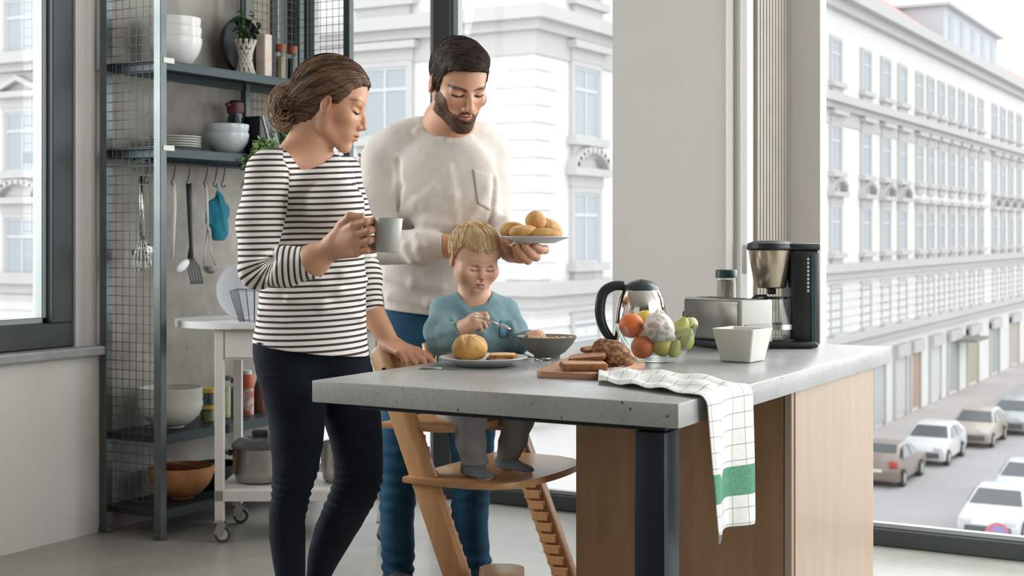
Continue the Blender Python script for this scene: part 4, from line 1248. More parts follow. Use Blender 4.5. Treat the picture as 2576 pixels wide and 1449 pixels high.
# ladle
t = thing('ladle', 'small steel ladle hanging between the spatula and the teal oven mitt', 'ladle', (XR, UY(520), UZ(465)), world=True)
bm = BM(); tube(bm, [(XR, UY(518), UZ(462)), (XR, UY(521), UZ(520)), (XR, UY(523), UZ(580))], [0.006, 0.006, 0.004], 10, flat=0.5); obj('handle', bm, mat('ivory handle', '#d4d0c8', 0.4), t, True)
bm = BM(); tube(bm, [(XR, UY(522), UZ(575)), (XR + 0.004, UY(512), UZ(640)), (XR + 0.01, UY(508), UZ(674))], 0.0022, 7); tube(bm, [(XR, UY(523), UZ(575)), (XR + 0.004, UY(530), UZ(640)), (XR + 0.01, UY(538), UZ(674))], 0.0018, 7); obj('stem', bm, M_SATIN, t, True)
bm = BM(); R = PX(18, XR)
lathe(bm, [(0, -R * 0.95)] + [(R * math.sin(a), -R * 0.95 * math.cos(a)) for a in [PI / 2 * i / 8 for i in range(1, 9)]] + [(R * 1.06, 0.002), (R * 0.94, 0.001)] + [(R * 0.92 * math.sin(a), -R * 0.88 * math.cos(a)) for a in [PI / 2 * (8 - i) / 8 for i in range(0, 8)]] + [(0, -R * 0.88)], (XR + 0.012, UY(523), UZ(673)), 24)
obj('cup', bm, M_SATIN, t, True)
# teal mitt
F = Field()
yc = UY(553); 
F.chain([(XR, UY(549), UZ(490)), (XR, UY(555), UZ(530)), (XR, UY(553), UZ(580)), (XR, UY(552), UZ(596))], [0.020, 0.040, 0.037, 0.034], k=0.015, flat=((1, 0, 0), 0.42))
F.cap((XR - 0.01, UY(536), UZ(515)), (XR - 0.012, UY(528), UZ(555)), 0.020, 0.014, k=0.015, flat=((1, 0, 0), 0.5))
F.plane((XR, yc, UZ(606)), (0, 0, -1), k=0.004)
F.cap((XR + 0.014, UY(543), UZ(490)), (XR + 0.018, UY(556), UZ(575)), 0.005, 0.004, k=0.012)
F.disp(lambda p: 0.002 * vnoise(p, 40, 3))
vp, Fq = F.mesh((XR - 0.08, yc - 0.14, UZ(640)), (XR + 0.08, yc + 0.14, UZ(455)), 0.003)
t = thing('oven_mitt', 'teal blue oven mitt hanging near the end of the rail', 'oven mitt', (XR, yc, UZ(470)), world=True)
vp, Fq = keep_big(relax(vp, Fq, 2), Fq)
net_obj('mitt', vp, Fq, cloth_mat('teal quilted cloth', '#125c70', '#1f788b', 240, 0.8, None, 0.3), t)
bm = BM(); tube(bm, [(XR, UY(544), UZ(458)), (XR + 0.003, UY(546), UZ(472)), (XR, UY(549), UZ(486))], 0.003, 6); obj('loop', bm, mat('pale teal tape', '#5a95a3', 0.8), t, True)
# steel utensils behind the mesh
t = thing('whisk', 'steel balloon whisk hanging behind the wire mesh side', 'whisk', (XR - 0.02, UY(366), UZ(462)), world=True)
bm = BM(); cyl(bm, (XR - 0.03, UY(368), UZ(455)), (XR - 0.03, UY(372), UZ(595)), 0.007, 0.008, 14); obj('handle', bm, M_CHROME, t, True)
bm = BM()
for k in range(7):
    a = PI * k / 7; pts = []
    for i in range(15):
        s = i / 14; w = 0.040 * math.sin(PI * s) ** 0.8
        zz = UZ(595) - (UZ(595) - UZ(680)) * (1 - abs(2 * s - 1))
        ww = 0.036 * math.sin(PI * (0.5 - abs(s - 0.5))) ** 0.7 * (1 if s < .5 else -1)
        pts.append((XR - 0.03 + ww * math.cos(a), UY(372) + ww * math.sin(a), zz))
    tube(bm, pts, 0.0014, 5)
obj('wires', bm, M_CHROME, t, True)
t = thing('soup_ladle', 'steel soup ladle hanging behind the wire mesh beside the whisk', 'ladle', (XR - 0.02, UY(385), UZ(462)), world=True)
bm = BM(); tube(bm, [(XR - 0.07, UY(391), UZ(446)), (XR - 0.07, UY(393), UZ(540)), (XR - 0.06, UY(392), UZ(615))], [0.006, 0.006, 0.005], 8, flat=0.6); obj('handle', bm, M_CHROME, t, True)
bm = BM(); bmesh.ops.create_uvsphere(bm, u_segments=24, v_segments=14, radius=0.042)
bmesh.ops.delete(bm, geom=[v for v in bm.verts if v.co.z > 0.012], context='VERTS')
bmesh.ops.solidify(bm, geom=list(bm.faces), thickness=0.0018)
bmesh.ops.transform(bm, matrix=Matrix.Translation((XR - 0.055, UY(386), UZ(630))) @ Matrix.Rotation(math.radians(-25), 4, 'Y'), verts=bm.verts); obj('cup', bm, M_CHROME, t, True)

# ------------------------------------------------------------------ crockery and jars on the shelves
def bowl_prof(R, H, foot=0.45, th=0.005, curve=0.55):
    out = [(0, 0.002), (R * foot * 0.9, 0.0), (R * foot, 0.0), (R * foot, H * 0.05)]
    for i in range(1, 11):
        s = i / 10; out.append((R * (foot + (1 - foot) * math.sin(PI / 2 * s) ** curve if False else R * 0 + R * (foot + (1 - foot) * (math.sin(PI / 2 * s)) )) if False else R * (foot + (1 - foot) * math.sin(PI / 2 * s) ** 0.9), H * (0.05 + 0.95 * s ** 1.35)))
    inner = [(r - th if r > th else 0, z + th * 0.4) for r, z in reversed(out[3:])]
    return out + [(R - th * 0.5, H + 0.001)] + inner + [(0, H * 0.05 + th)]
M_PORC = mat('white porcelain', '#e6e3df', 0.3, coat=0.2); M_GLAZE = mat('pale grey blue glaze', '#bcc3c3', 0.28, coat=0.2); M_CREAM = mat('off white glaze', '#d5d3ca', 0.3, coat=0.2)
def crock(name, prof, loc, m, label, cat, group=None, n=44):
    bm = BM(); lathe(bm, prof, (0, 0, 0), n); o = obj(name, bm, m, None, 50); o.location = loc
    return tag(o, label, cat, group)
xs = XF - 0.13
def ZP(py, x=None, px=455): return at_x(px, py, xs if x is None else x)[2]
# deep white bowls nested on the top shelf
y0 = at_x(440, 100, xs)[1]; R = PX(66, xs)
for i, (z, r, h, l) in enumerate(((ZS[0] + 0.001, R, 0.112, 'deep white bowl, lowest of the stack on the top shelf'), (ZS[0] + 0.048, R * 0.985, 0.105, 'deep white bowl in the middle of the stack on the top shelf'), (ZS[0] + 0.085, R * 0.96, 0.105, 'deep white bowl on top of the stack on the top shelf'))):
    crock('bowl', bowl_prof(r, h, 0.42 if i == 0 else 0.5, 0.004), (xs, y0, z), M_PORC, l, 'bowl', 'stacked deep white bowls')
# second shelf: plates, grey bowls
y1_ = at_x(440, 330, xs)[1]; R = PX(64, xs)
def plate_prof(R, h=0.016, th=0.004):
    return [(0, 0), (R * 0.55, 0), (R * 0.6, 0.002), (R * 0.72, h * 0.45), (R, h), (R, h + 0.002), (R * 0.97, h + 0.0025), (R * 0.7, h * 0.5 + th), (R * 0.58, th), (0, th)]
for i in range(5):
    crock('plate', plate_prof(R * (1 - 0.012 * (i % 2))), (xs, y1_, ZS[1] + 0.001 + i * 0.0095), M_CREAM, ['white plate at the bottom of the second shelf stack', 'white plate, second from the bottom of the shelf stack', 'white plate in the middle of the second shelf stack', 'white plate, second from the top of the shelf stack', 'white plate on top of the second shelf stack'][i], 'plate', 'stacked plates on the second shelf')
yb = at_x(570, 330, xs + 0.03)[1]; R = PX(57, xs)
crock('bowl', bowl_prof(R, 0.084, 0.45, 0.004), (xs + 0.03, yb, ZS[1] + 0.001), M_GLAZE, 'pale grey bowl under its twin on the second shelf', 'bowl', 'pair of grey bowls')
crock('bowl', bowl_prof(R, 0.084, 0.45, 0.004), (xs + 0.03, yb, ZS[1] + 0.036), M_GLAZE, 'pale grey bowl nested on top of its twin, second shelf', 'bowl', 'pair of grey bowls')
# dark bottle with a red cap
t = thing('bottle', 'dark bottle with red brown stopper behind the grey bowls', 'bottle', tuple(at_x(592, 330, xs - 0.07) * [1, 1, 0] + [0, 0, ZS[1] + 0.001]))
bm = BM(); lathe(bm, [(0, 0), (0.042, 0), (0.045, 0.01), (0.044, 0.10), (0.034, 0.15), (0.028, 0.175), (0.028, 0.18), (0, 0.18)], n=32); obj('body', bm, mat('dark blue glass', '#26343c', 0.15, coat=0.3), t, 50)
bm = BM(); lathe(bm, [(0, 0.181), (0.032, 0.181), (0.036, 0.195), (0.034, 0.225), (0.02, 0.235), (0, 0.236)], n=24); cyl(bm, (0, 0, 0.21), (0.0, -0.055, 0.215), 0.008, n=10); obj('stopper', bm, mat('red brown rubber', '#5b2a26', 0.5), t, 50, label='red brown stopper')
# tin with a tilted label
t = thing('tea_tin', 'black tin with a tilted pale panel beside the shelf post', 'tin', tuple(at_x(658, 300, xs + 0.0) * [1, 1, 0] + [0, 0, ZS[1] + 0.001]))
bm = BM(); box(bm, (0, 0, 0.085), (0.09, 0.13, 0.168), None, 0.008, 2); obj('body', bm, mat('black tin', '#15191c', 0.4), t, 40)
bm = BM(); box(bm, (0.0475, 0.0, 0.11), (0.005, 0.05, 0.15), Matrix.Rotation(math.radians(22), 3, 'X'), 0.002, 1); obj('panel', bm, mat('grey printed card', '#7f8384', 0.6, var=(60, '#3c4246', 0.3)), t, 30)
bm = BM()
for s in (-1, 1): box(bm, (0.0485, s * 0.026 * math.cos(math.radians(22)), 0.11 + s * 0.026 * math.sin(math.radians(22))), (0.006, 0.007, 0.15), Matrix.Rotation(math.radians(22), 3, 'X'), 0.002, 1)
obj('border', bm, mat('white card', '#d6d6d4', 0.6), t, 30)
# vase woven of pale rods on the top shelf, with dark greenery
yv = at_x(617, 100, xs)[1]
t = thing('vase', 'pale hourglass vase made of crossed rods on the top shelf', 'vase', (xs, yv, ZS[0] + 0.001))
hv = PX(100, xs); rv = PX(27, xs)
for s in (1, -1):
    bm = BM()
    for k in range(11):
        a = 2 * PI * k / 11 + (0.1 if s > 0 else 0); b_ = a + s * 2.0
        tube(bm, [(rv * math.cos(a), rv * math.sin(a), 0.004), (rv * math.cos(b_), rv * math.sin(b_), hv)], 0.0062, 8)
    obj('rod_ring', bm, mat('whitewashed rod', '#d3cbc0', 0.6, var=(40, '#b5aa9c', 0.6)), t, True)
bm = BM(); lathe(bm, [(0, 0), (rv * 1.0, 0), (rv * 1.0, 0.006), (rv * 0.40, hv * 0.5), (rv * 0.42, hv * 0.52), (rv * 0.36, hv * .5), (0, 0.01)], n=24); obj('liner', bm, mat('grey liner', '#6e675d', 0.8), t, 50)
def leafy(name, label, cat, base, stems, rs, leaf, col1, col2, parent_loc=None, stem_r=0.0015):
    t = thing(name, label, cat, tuple(base), world=True)
    bs = BM(); bl = BM()
    for st in stems:
        pts = [np.asarray(q, float) for q in st]
        tube(bs, pts, stem_r, 5)
        for i in range(len(pts) - 1):
            for j in range(leaf[1]):
                p = pts[i] + (pts[i + 1] - pts[i]) * rs.uniform()
                d = np.array(rs.normal(size=3)); d /= np.linalg.norm(d); d[2] -= 0.2
                L = leaf[0] * rs.uniform(0.6, 1.2); w = L * 0.42
                sd = np.cross(d, (0.1, 0.2, 1.0)); sd /= np.linalg.norm(sd) + 1e-6
                up = np.cross(sd, d); up /= np.linalg.norm(up) + 1e-6
                q = [p, p + d * L * 0.35 + sd * w, p + d * L * 0.75 + sd * w * 0.7, p + d * L, p + d * L * 0.75 - sd * w * 0.7, p + d * L * 0.35 - sd * w]
                m1 = p + d * L * 0.35 - up * w * 0.25; m2 = p + d * L * 0.75 - up * w * 0.2
                V = [bl.verts.new(x) for x in q] + [bl.verts.new(m1), bl.verts.new(m2)]
                for f in ((0, 1, 6), (1, 2, 7, 6), (2, 3, 7), (0, 6, 5), (6, 7, 4, 5), (7, 3, 4)): bl.faces.new([V[x] for x in f])
    obj('stems', bs, mat('green stem', '#54663a', 0.6), t, True)
    obj('leaves', bl, mat('leaf ' + name + col1, col1, 0.5, var=(30, col2, 0.4)), t, True)
    return t
rs = np.random.RandomState(3)
top = at_x(617, 60, xs)
leafy('potted_greenery', 'dark green sprigs standing in the rod vase', 'plant', (xs, yv, ZS[0] + 0.05), [[(xs, yv, ZS[0] + 0.05), (xs + rs.uniform(-.02, .02), yv + rs.uniform(-.03, .03), ZS[0] + 0.15), (xs + rs.uniform(-.05, .05), yv + rs.uniform(-.05, .06), ZS[0] + rs.uniform(.2, .30))] for i in range(14)], rs, (0.026, 9), '#1f3b22', '#33552f')
# pan hanging dark behind the vase
t = thing('frying_pan', 'dark pan leaning on the wall behind the rod vase', 'pan', (XB + 0.07, at_x(598, 100, XB + .06)[1], ZS[0] + 0.002), world=True)
yp = at_x(602, 100, XB + .06)[1]
bm = BM(); lathe(bm, [(0, 0), (0.115, 0), (0.13, 0.035), (0.126, 0.036), (0.112, 0.005), (0, 0.005)], (XB + 0.055, yp, ZS[0] + 0.136), 40, axis=Vector((1, 0, 0.12)).to_track_quat('Z', 'Y')); obj('pan_body', bm, mat('black iron', '#1f2626', 0.5, 0.4), t, 40)
bm = BM(); box(bm, (XB + 0.075, yp, ZS[0] + 0.35), (0.010, 0.026, 0.19), None, 0.004, 1); obj('handle', bm, MATS['black iron'], t, 30)
# tall pale carton, pepper and salt mills
bm = BM(); p = at_x(664, 100, xs + 0.01); box(bm, (0, 0, PX(61, xs)), (0.05, PX(30, xs), PX(122, xs)), None, 0.003, 1)
o = obj('carton', bm, mat('beige striped card', '#cdb69f', 0.7, var=(18, '#e3d8cb', 0.3)), None, 30); o.location = (p[0], p[1], ZS[0] + 0.001); tag(o, 'tall beige carton beside the rod vase on the top shelf', 'carton')
M_JAR = mat_glass('clear jar glass', (0.93, 0.95, 0.94, 1), 1.0)
def jar(name, label, cat, loc, R, H, cm, fill, lidm, lidh, lidr=1.03, fillh=0.8, group=None, glass=True):
    t = thing(name, label, cat, loc, group=group)
    bm = BM(); lathe(bm, [(0, 0), (R, 0), (R, H * 0.9), (R * 0.93, H), (R * 0.90, H), (R * 0.95, H * 0.89), (R * 0.95, 0.004), (0, 0.004)], n=28); obj('vessel', bm, M_JAR, t, 50)
    bm = BM(); lathe(bm, [(0, 0.005), (R * 0.92, 0.005), (R * 0.92, H * fillh), (R * 0.6, H * fillh + 0.003), (0, H * fillh + 0.004)], n=24); obj('contents', bm, fill, t, 50)
    bm = BM(); lathe(bm, [(0, H), (R * lidr, H - 0.004), (R * lidr, H + lidh * 0.85), (R * lidr * 0.93, H + lidh), (0, H + lidh)], n=28); obj('lid', bm, lidm, t, 40)
    return t
M_COPPER = mat('copper brown lid', '#8a4a33', 0.4, 0.3)
for pxc, f, l in ((706, mat('pale spice', '#b59b6c', 0.9, var=(90, '#6d6b4a', 0.5)), 'spice jar of pale seasoning with a copper lid, left of the pair'), (735, mat('black peppercorn', '#252a2c', 0.8, var=(140, '#454a4a', 0.5)), 'spice jar of black peppercorns with a copper lid, right of the pair')):
    p = at_x(pxc, 100, xs + 0.02); jar('spice_jar', l, 'jar', (p[0], p[1], ZS[0] + 0.001), PX(14, xs), PX(86, xs), None, f, M_COPPER, PX(17, xs), 1.0, group='pair of spice jars')
# trailing plant at the shelf end
rs = np.random.RandomState(8)
b0 = at_x(690, 360, xs - 0.02); stems = []
for i in range(16):
    e = at_x(rs.uniform(640, 735), rs.uniform(325, 365), xs - 0.02 + rs.uniform(-.06, .08)); stems.append([b0, (b0 + e) / 2 + [0, 0, 0.04], e])
for i in range(9):
    a = at_x(rs.uniform(640, 690), 372, xs + 0.15); e = at_x(rs.uniform(598, 660), rs.uniform(400, 500), xs + 0.15); stems.append([b0, a + [0, 0, 0.03], a, (a + e) / 2, e])
leafy('trailing_plant', 'leafy green and white plant trailing off the second shelf end', 'plant', b0, stems, rs, (0.030, 7), '#5d8a3c', '#a9c486')
crock('flowerpot', bowl_prof(0.055, 0.055, 0.7, 0.004), (xs - 0.02, b0[1], ZS[1] + 0.001), mat('white pot', '#dcdcd8', 0.5), 'small white flowerpot of the trailing plant', 'flowerpot')
# third shelf: white bowls, jars, bottles
xs3 = XF - 0.13
y3 = at_x(430, 1020, xs3)[1]; R = PX(78, xs3)
for i, l in enumerate(('large off white bowl at the bottom of the low shelf stack', 'large off white bowl in the middle of the low shelf stack', 'large off white bowl on top of the low shelf stack')):
    crock('bowl', bowl_prof(R * (1 - .005 * i), 0.098, 0.42, 0.005), (xs3, y3, ZS[2] + 0.001 + 0.026 * i), M_CREAM, l, 'bowl', 'large white bowls on the low shelf')
def S3(px, dx=0.0): p = at_x(px, 1000, xs3 + dx); return (p[0], p[1], ZS[2] + 0.001)
M_YEL = mat('yellow lid', '#c2a83c', 0.45); M_PICK = mat('green preserve', '#59663a', 0.6, var=(30, '#98904a', 0.5))
jar('preserve_jar', 'squat jar with yellow lid right of the low white bowls, lower of two', 'jar', S3(523, 0.03), PX(20, xs3), PX(36, xs3), None, M_PICK, M_YEL, 0.010, 1.05, group='yellow lidded jars')
a = S3(523, 0.03); jar('preserve_jar', 'squat jar with yellow lid stacked on another beside the bowls', 'jar', (a[0], a[1], a[2] + PX(36, xs3) + 0.011), PX(20, xs3), PX(34, xs3), None, mat('dark preserve', '#2c3a33', 0.5), M_YEL, 0.014, 1.05, group='yellow lidded jars')
jar('tall_jar', 'tall glass jar with cream label and dark lid behind cart leg', 'jar', S3(562, 0.01), PX(20, xs3), PX(100, xs3), None, mat('pale pasta', '#c9bd86', 0.8, var=(50, '#8e9a78', 0.5)), mat('dark lid', '#2b2f33', 0.5), 0.012, 1.0)
jar('green_jar', 'green glass jar left of the orange capped shaker', 'jar', S3(594, -0.03), PX(17, xs3), PX(86, xs3), None, mat('pale green filling', '#8b9a79', 0.8), mat('red brown cap', '#7a2f26', 0.5), 0.016, 1.05)
t = thing('shaker_bottle', 'white shaker bottle with orange cap on the low shelf', 'bottle', S3(622, 0.02))
bm = BM(); h = PX(100, xs3); r = PX(17, xs3); lathe(bm, [(0, 0), (r, 0), (r, h * 0.7), (0, h * 0.7)], n=24); obj('body', bm, mat('white red print', '#d8d0c8', 0.5, var=(30, '#a8463a', 0.25)), t, 50)
bm = BM(); lathe(bm, [(0, h * 0.7 + .001), (r * 1.02, h * 0.7 + .001), (r * 1.02, h * 0.98), (r * 0.8, h * 1.06), (0, h * 1.06)], n=24); obj('cap', bm, mat('orange cap', '#b9542c', 0.45), t, 50, label='orange cap')
bm = BM(); lathe(bm, [(0, h * 1.061), (r * 0.7, h * 1.061), (r * 0.7, h * 1.16), (0, h * 1.17)], n=20); obj('nozzle', bm, mat('white nozzle', '#d9d6d2', 0.5), t, 50)
t = thing('bottle', 'reddish brown bottle half hidden behind the dark jeans on low shelf', 'bottle', S3(655, 0.0))
bm = BM(); lathe(bm, [(0, 0), (r * 1.2, 0), (r * 1.2, h * 0.55), (r * 0.6, h * 0.85), (r * 0.5, h * 1.05), (0, h * 1.05)], n=24); obj('body', bm, mat('red brown glass', '#6a3730', 0.3), t, 50)
bm = BM(); lathe(bm, [(0, h * 1.051), (r * 0.65, h * 1.051), (r * 0.65, h * 1.2), (0, h * 1.2)], n=20); obj('cap', bm, mat('dark green cap', '#223029', 0.5), t, 50)
# bottom shelf: wooden bowl with a red one in it, dark pan
def S4(px, dx=0.0): p = at_x(px, 1230, xs3 + dx); return (p[0], p[1], ZS[3] + 0.001)
M_BOWLW = mat_wood('turned wood', '#b9774a', '#d79c69', 0, 9, 0.45, 6.0)
a = S4(456, 0.02); R = PX(81, xs3)
crock('wooden_bowl', bowl_prof(R, PX(76, xs3), 0.35, 0.008), a, M_BOWLW, 'turned wooden salad bowl on the bottom shelf', 'bowl')
o = crock('bowl', bowl_prof(PX(52, xs3), 0.058, 0.45, 0.005), (a[0] - 0.01, a[1] + 0.01, a[2] + 0.058), mat('dark red glaze', '#5e241c', 0.35, var=(6, '#7d3526', 0.5)), 'dark red bowl tilted inside the wooden salad bowl', 'bowl')
o.rotation_euler = (math.radians(-14), math.radians(6), 0)
t = thing('saucepan', 'black saucepan behind the wooden bowl on the bottom shelf', 'pan', S4(545, -0.02))
bm = BM(); lathe(bm, [(0, 0), (0.085, 0), (0.09, 0.01), (0.09, 0.09), (0.095, 0.095), (0.086, 0.092), (0.085, 0.006), (0, 0.006)], n=36); obj('pan_body', bm, MATS['black iron'], t, 40)
bm = BM(); tube(bm, [(0.06, -0.06, 0.085), (0.075, -0.08, 0.095), (0.10, -0.13, 0.10)], 0.008, 8, flat=0.6); obj('handle', bm, MATS['black iron'], t, True)

# ------------------------------------------------------------------ white trolley
RZ = YAW
def CT(px, d): p = at(px, 700, d); return p
t0 = at(553, 1362, 5.10)
cart = thing('kitchen_trolley', 'white kitchen trolley with oval top, drawer and castors', 'trolley', (t0[0], t0[1], 0), RZ)
def L2(px, d): return ((px - 1288) / FPX * d - (t0 @ CR), d - 5.10)
ztop = at(553, 812, 5.10)[2]
M_CART = mat('warm white lacquer', '#ddd6d0', 0.4)
X1 = L2(960, 5.10)[0]; Dp = 0.34
for (x, y) in ((0, 0), (X1, 0), (0, Dp), (X1, Dp)):
    bm = BM(); boxmm(bm, (x - 0.016, y - 0.016, 0.075), (x + 0.016, y + 0.016, ztop - 0.022), 0.002, 1); obj('leg', bm, M_CART, cart, 30)
for (x, y) in ((0, 0), (X1, 0), (0, Dp), (X1, Dp)):
    bm = BM(); c = Vector((x + 0.014, y - 0.012, 0.031))
    cyl(bm, c + Vector((0, -0.010, 0)), c + Vector((0, 0.010, 0)), 0.030, n=28, mi=0)
    cyl(bm, c + Vector((0, -0.012, 0)), c + Vector((0, 0.012, 0)), 0.019, n=20, mi=1)
    o = obj('castor', bm, None, cart, 40, mats=[mat('grey tyre', '#4d5154', 0.6), mat('pale hub', '#cfcdc9', 0.35, 0.3)])
    b2 = BM(); box(b2, (x + 0.006, y - 0.027, 0.052), (0.032, 0.003, 0.050), Matrix.Rotation(0.3, 3, 'Y'), 0.001, 1); box(b2, (x + 0.006, y + 0.003, 0.052), (0.032, 0.003, 0.050), Matrix.Rotation(0.3, 3, 'Y'), 0.001, 1); box(b2, (x, y - 0.012, 0.076), (0.034, 0.034, 0.006), None, 0.001, 1)
    obj('fork', b2, M_SATIN, o, 30)
bm = BM(); zl = at(600, 1229, 5.10)[2]
boxmm(bm, (-0.016, -0.016, zl - 0.045), (X1 + 0.016, 0.002, zl - 0.004), 0.002, 1); boxmm(bm, (-0.014, Dp - 0.004, zl - 0.045), (X1 + 0.014, Dp + 0.014, zl - 0.004), 0.002, 1); boxmm(bm, (-0.014, -0.012, zl - 0.010), (X1 + 0.014, Dp + 0.012, zl), 0.001, 1); obj('lower_shelf', bm, M_CART, cart, 30)
bm = BM(); boxmm(bm, (0.0165, -0.012, at(600, 905, 5.1)[2]), (X1 - 0.0165, Dp, ztop - 0.022), 0.002, 1); obj('drawer_case', bm, M_CART, cart, 30)
zc = at(600, 905, 5.1)[2]
bm = BM(); boxmm(bm, (0.024, -0.017, zc + 0.008), (X1 / 2 - 0.004, -0.0125, ztop - 0.032), 0.002, 1); dr = obj('drawer', bm, M_CART, cart, 30)
bm = BM(); boxmm(bm, (X1 / 2 + 0.004, -0.017, zc + 0.008), (X1 - 0.024, -0.0125, ztop - 0.032), 0.002, 1); obj('drawer', bm, M_CART, cart, 30)
xl = L2(432, 5.22)[0]; pts = []
yc_ = Dp / 2 + 0.02; a_ = 0.24; b_ = 0.235
pts = [(xl + 0.26 + 0.26 * math.cos(a), yc_ + b_ * math.sin(a)) for a in [PI / 2 + PI * i / 24 for i in range(25)]] + [(X1 + 0.06, yc_ - b_), (X1 + 0.06, yc_ + b_)]
bm = BM(); prism(bm, pts, ztop - 0.021, ztop + 0.004, bevel=0.006); obj('top', bm, mat('white top', '#e6e4e4', 0.3), cart, 40)
ZT = ztop + 0.0045
# what stands on the trolley
def CW(px, d, z): 
    p = at(px, 700, d); return (p[0], p[1], z)
t = thing('glass_bowl', 'round frosted clear bowl standing on edge on the trolley', 'bowl', CW(618, 5.26, ZT), RZ)
bm = BM(); r = 72 / FPX * 5.2
bmesh.ops.create_uvsphere(bm, u_segments=36, v_segments=24, radius=r)
bmesh.ops.delete(bm, geom=[v for v in bm.verts if v.co.y < -r * 0.25], context='VERTS')
bmesh.ops.solidify(bm, geom=list(bm.faces), thickness=0.004)
bmesh.ops.scale(bm, vec=(1, 0.75, 1), verts=bm.verts); bmesh.ops.translate(bm, vec=(0, 0, r - 0.0), verts=bm.verts)
def frosted():
    n = N('frosted plastic'); n.t.nodes.remove(n.b)
    a = n.new('ShaderNodeBsdfTransparent'); d = n.new('ShaderNodeBsdfDiffuse'); d.inputs[0].default_value = (0.85, 0.87, 0.89, 1)
    tl = n.new('ShaderNodeBsdfTranslucent'); tl.inputs[0].default_value = (0.85, 0.87, 0.89, 1)
    m1 = n.new('ShaderNodeMixShader'); m1.inputs[0].default_value = 0.5; n.link(d.outputs[0], m1.inputs[1]); n.link(tl.outputs[0], m1.inputs[2])
    m2 = n.new('ShaderNodeMixShader'); m2.inputs[0].default_value = 0.62; n.link(a.outputs[0], m2.inputs[1]); n.link(m1.outputs[0], m2.inputs[2])
    n.link(m2.outputs[0], n.out.inputs['Surface']); return n.m
obj('vessel', bm, frosted(), t, True)
bm = BM(); tube(bm, [(r * 0.97 * math.cos(a), -r * 0.20, r + r * 0.97 * math.sin(a)) for a in [2 * PI * i / 40 for i in range(40)]], 0.004, 6, closed=True); obj('rim', bm, mat('pale rim', '#e3e5e8', 0.3), t, True)
t = thing('wire_basket', 'dark wire basket on the trolley behind the striped sleeve', 'basket', CW(640, 5.06, ZT + 0.0015), RZ)
bm = BM(); w0, w1, hb = 0.045, 0.075, 0.115
def sq(w, z): return [(w, -w, z), (w, w, z), (-w, w, z), (-w, -w, z)]
tube(bm, sq(w0, 0.002), 0.002, 6, closed=True)
for i in range(4):
    for k in range(5):
        s = k / 5
        A = Vector(sq(w0, 0.002)[i]).lerp(Vector(sq(w0, 0.002)[(i + 1) % 4]), s); B_ = Vector(sq(w1, hb)[i]).lerp(Vector(sq(w1, hb)[(i + 1) % 4]), s)
        tube(bm, [A, B_], 0.0014, 5)
obj('sides', bm, M_HOOK, t, True)
bm = BM(); tube(bm, sq(w1, hb), 0.0022, 6, closed=True); obj('rim', bm, M_HOOK, t, True)
t = thing('framed_case', 'dark framed case with a pale front standing on trolley between the adults', 'case', CW(944, 5.15, ZT), RZ)
hh = 0.20; ww = 0.11
bm = BM()
for (a, b) in (((-ww / 2, 0), (-ww / 2 + 0.012, hh)), ((ww / 2 - 0.012, 0), (ww / 2, hh)), ((-ww / 2, 0), (ww / 2, 0.012)), ((-ww / 2, hh - 0.018), (ww / 2, hh))):
    boxmm(bm, (a[0], -0.04, a[1]), (b[0], 0.04, b[1]), 0.002, 1)
obj('frame', bm, mat('dark green metal', '#28383a', 0.45, 0.3), t, 30)
bm = BM(); boxmm(bm, (-ww / 2 + 0.012, 0.0, 0.012), (ww / 2 - 0.012, 0.03, hh - 0.018)); obj('pale_front', bm, mat('pale grey green', '#a5a898', 0.6), t)
for k, (dx, h, c) in enumerate(((-0.028, 0.085, '#41504d'), (0.0, 0.115, '#2b3534'), (0.026, 0.075, '#6e7b76'))):
    p = at(944, 700, 5.085); q_ = p + CR * dx
    bm = BM(); lathe(bm, [(0, 0), (0.011, 0), (0.011, h * 0.65), (0.005, h * 0.8), (0.005, h), (0, h)], n=18); o = obj('bottle', bm, mat('bottle ' + c, c, 0.25), None, 50); o.location = (q_[0], q_[1], ZT)
    tag(o, ['small dark green bottle, left of three before the framed case', 'taller black bottle, middle of three before the framed case', 'short grey bottle, right of three before the framed case'][k], 'bottle', 'little bottles on the trolley')
# pots on the lower trolley shelf
def pot(label, loc, R, H, lid, group=None):
    t = thing('cooking_pot', label, 'pot', loc, RZ, group)
    bm = BM(); lathe(bm, [(0, 0), (R * 0.75, 0), (R * 0.88, H * 0.08), (R * 0.98, H * 0.4), (R, H * 0.97), (R * 1.04, H), (R * 0.97, H * 0.98), (R * 0.95, H * 0.4), (R * 0.7, 0.005), (0, 0.005)], n=44); obj('pot_body', bm, M_SATIN, t, 50)
    for s in (-1, 1):
        bm = BM(); tube(bm, [(s * R * 0.98, -0.028, H * 0.8), (s * R * 1.22, -0.026, H * 0.86), (s * R * 1.22, 0.026, H * 0.86), (s * R * 0.98, 0.028, H * 0.8)], 0.006, 8); obj('handle', bm, mat('black grip', '#2a2c2e', 0.5), t, True)
    if lid:
        bm = BM(); lathe(bm, [(0, H + 0.001), (R * 1.03, H + 0.001), (R * 1.03, H + 0.012), (R * 0.8, H + 0.03), (R * 0.1, H + 0.038), (0, H + 0.038)], n=40); l_ = obj('lid', bm, mat('dark glass lid', '#5c5d5b', 0.2, 0.3), t, 50)
        bm = BM(); boxmm(bm, (-0.03, -0.012, H + 0.038), (0.03, 0.012, H + 0.062), 0.005, 2); obj('knob', bm, MATS['black grip'], l_, 30)
    return t
pot('large steel cooking pot with dark lid on lower trolley shelf behind jeans', CW(655, 5.25, zl + 0.001), 70 / FPX * 5.2, 0.13, True)
pot('steel pot seen between the legs of the dark jeans on lower trolley shelf', CW(862, 5.25, zl + 0.001), 56 / FPX * 5.2, 0.15, False)
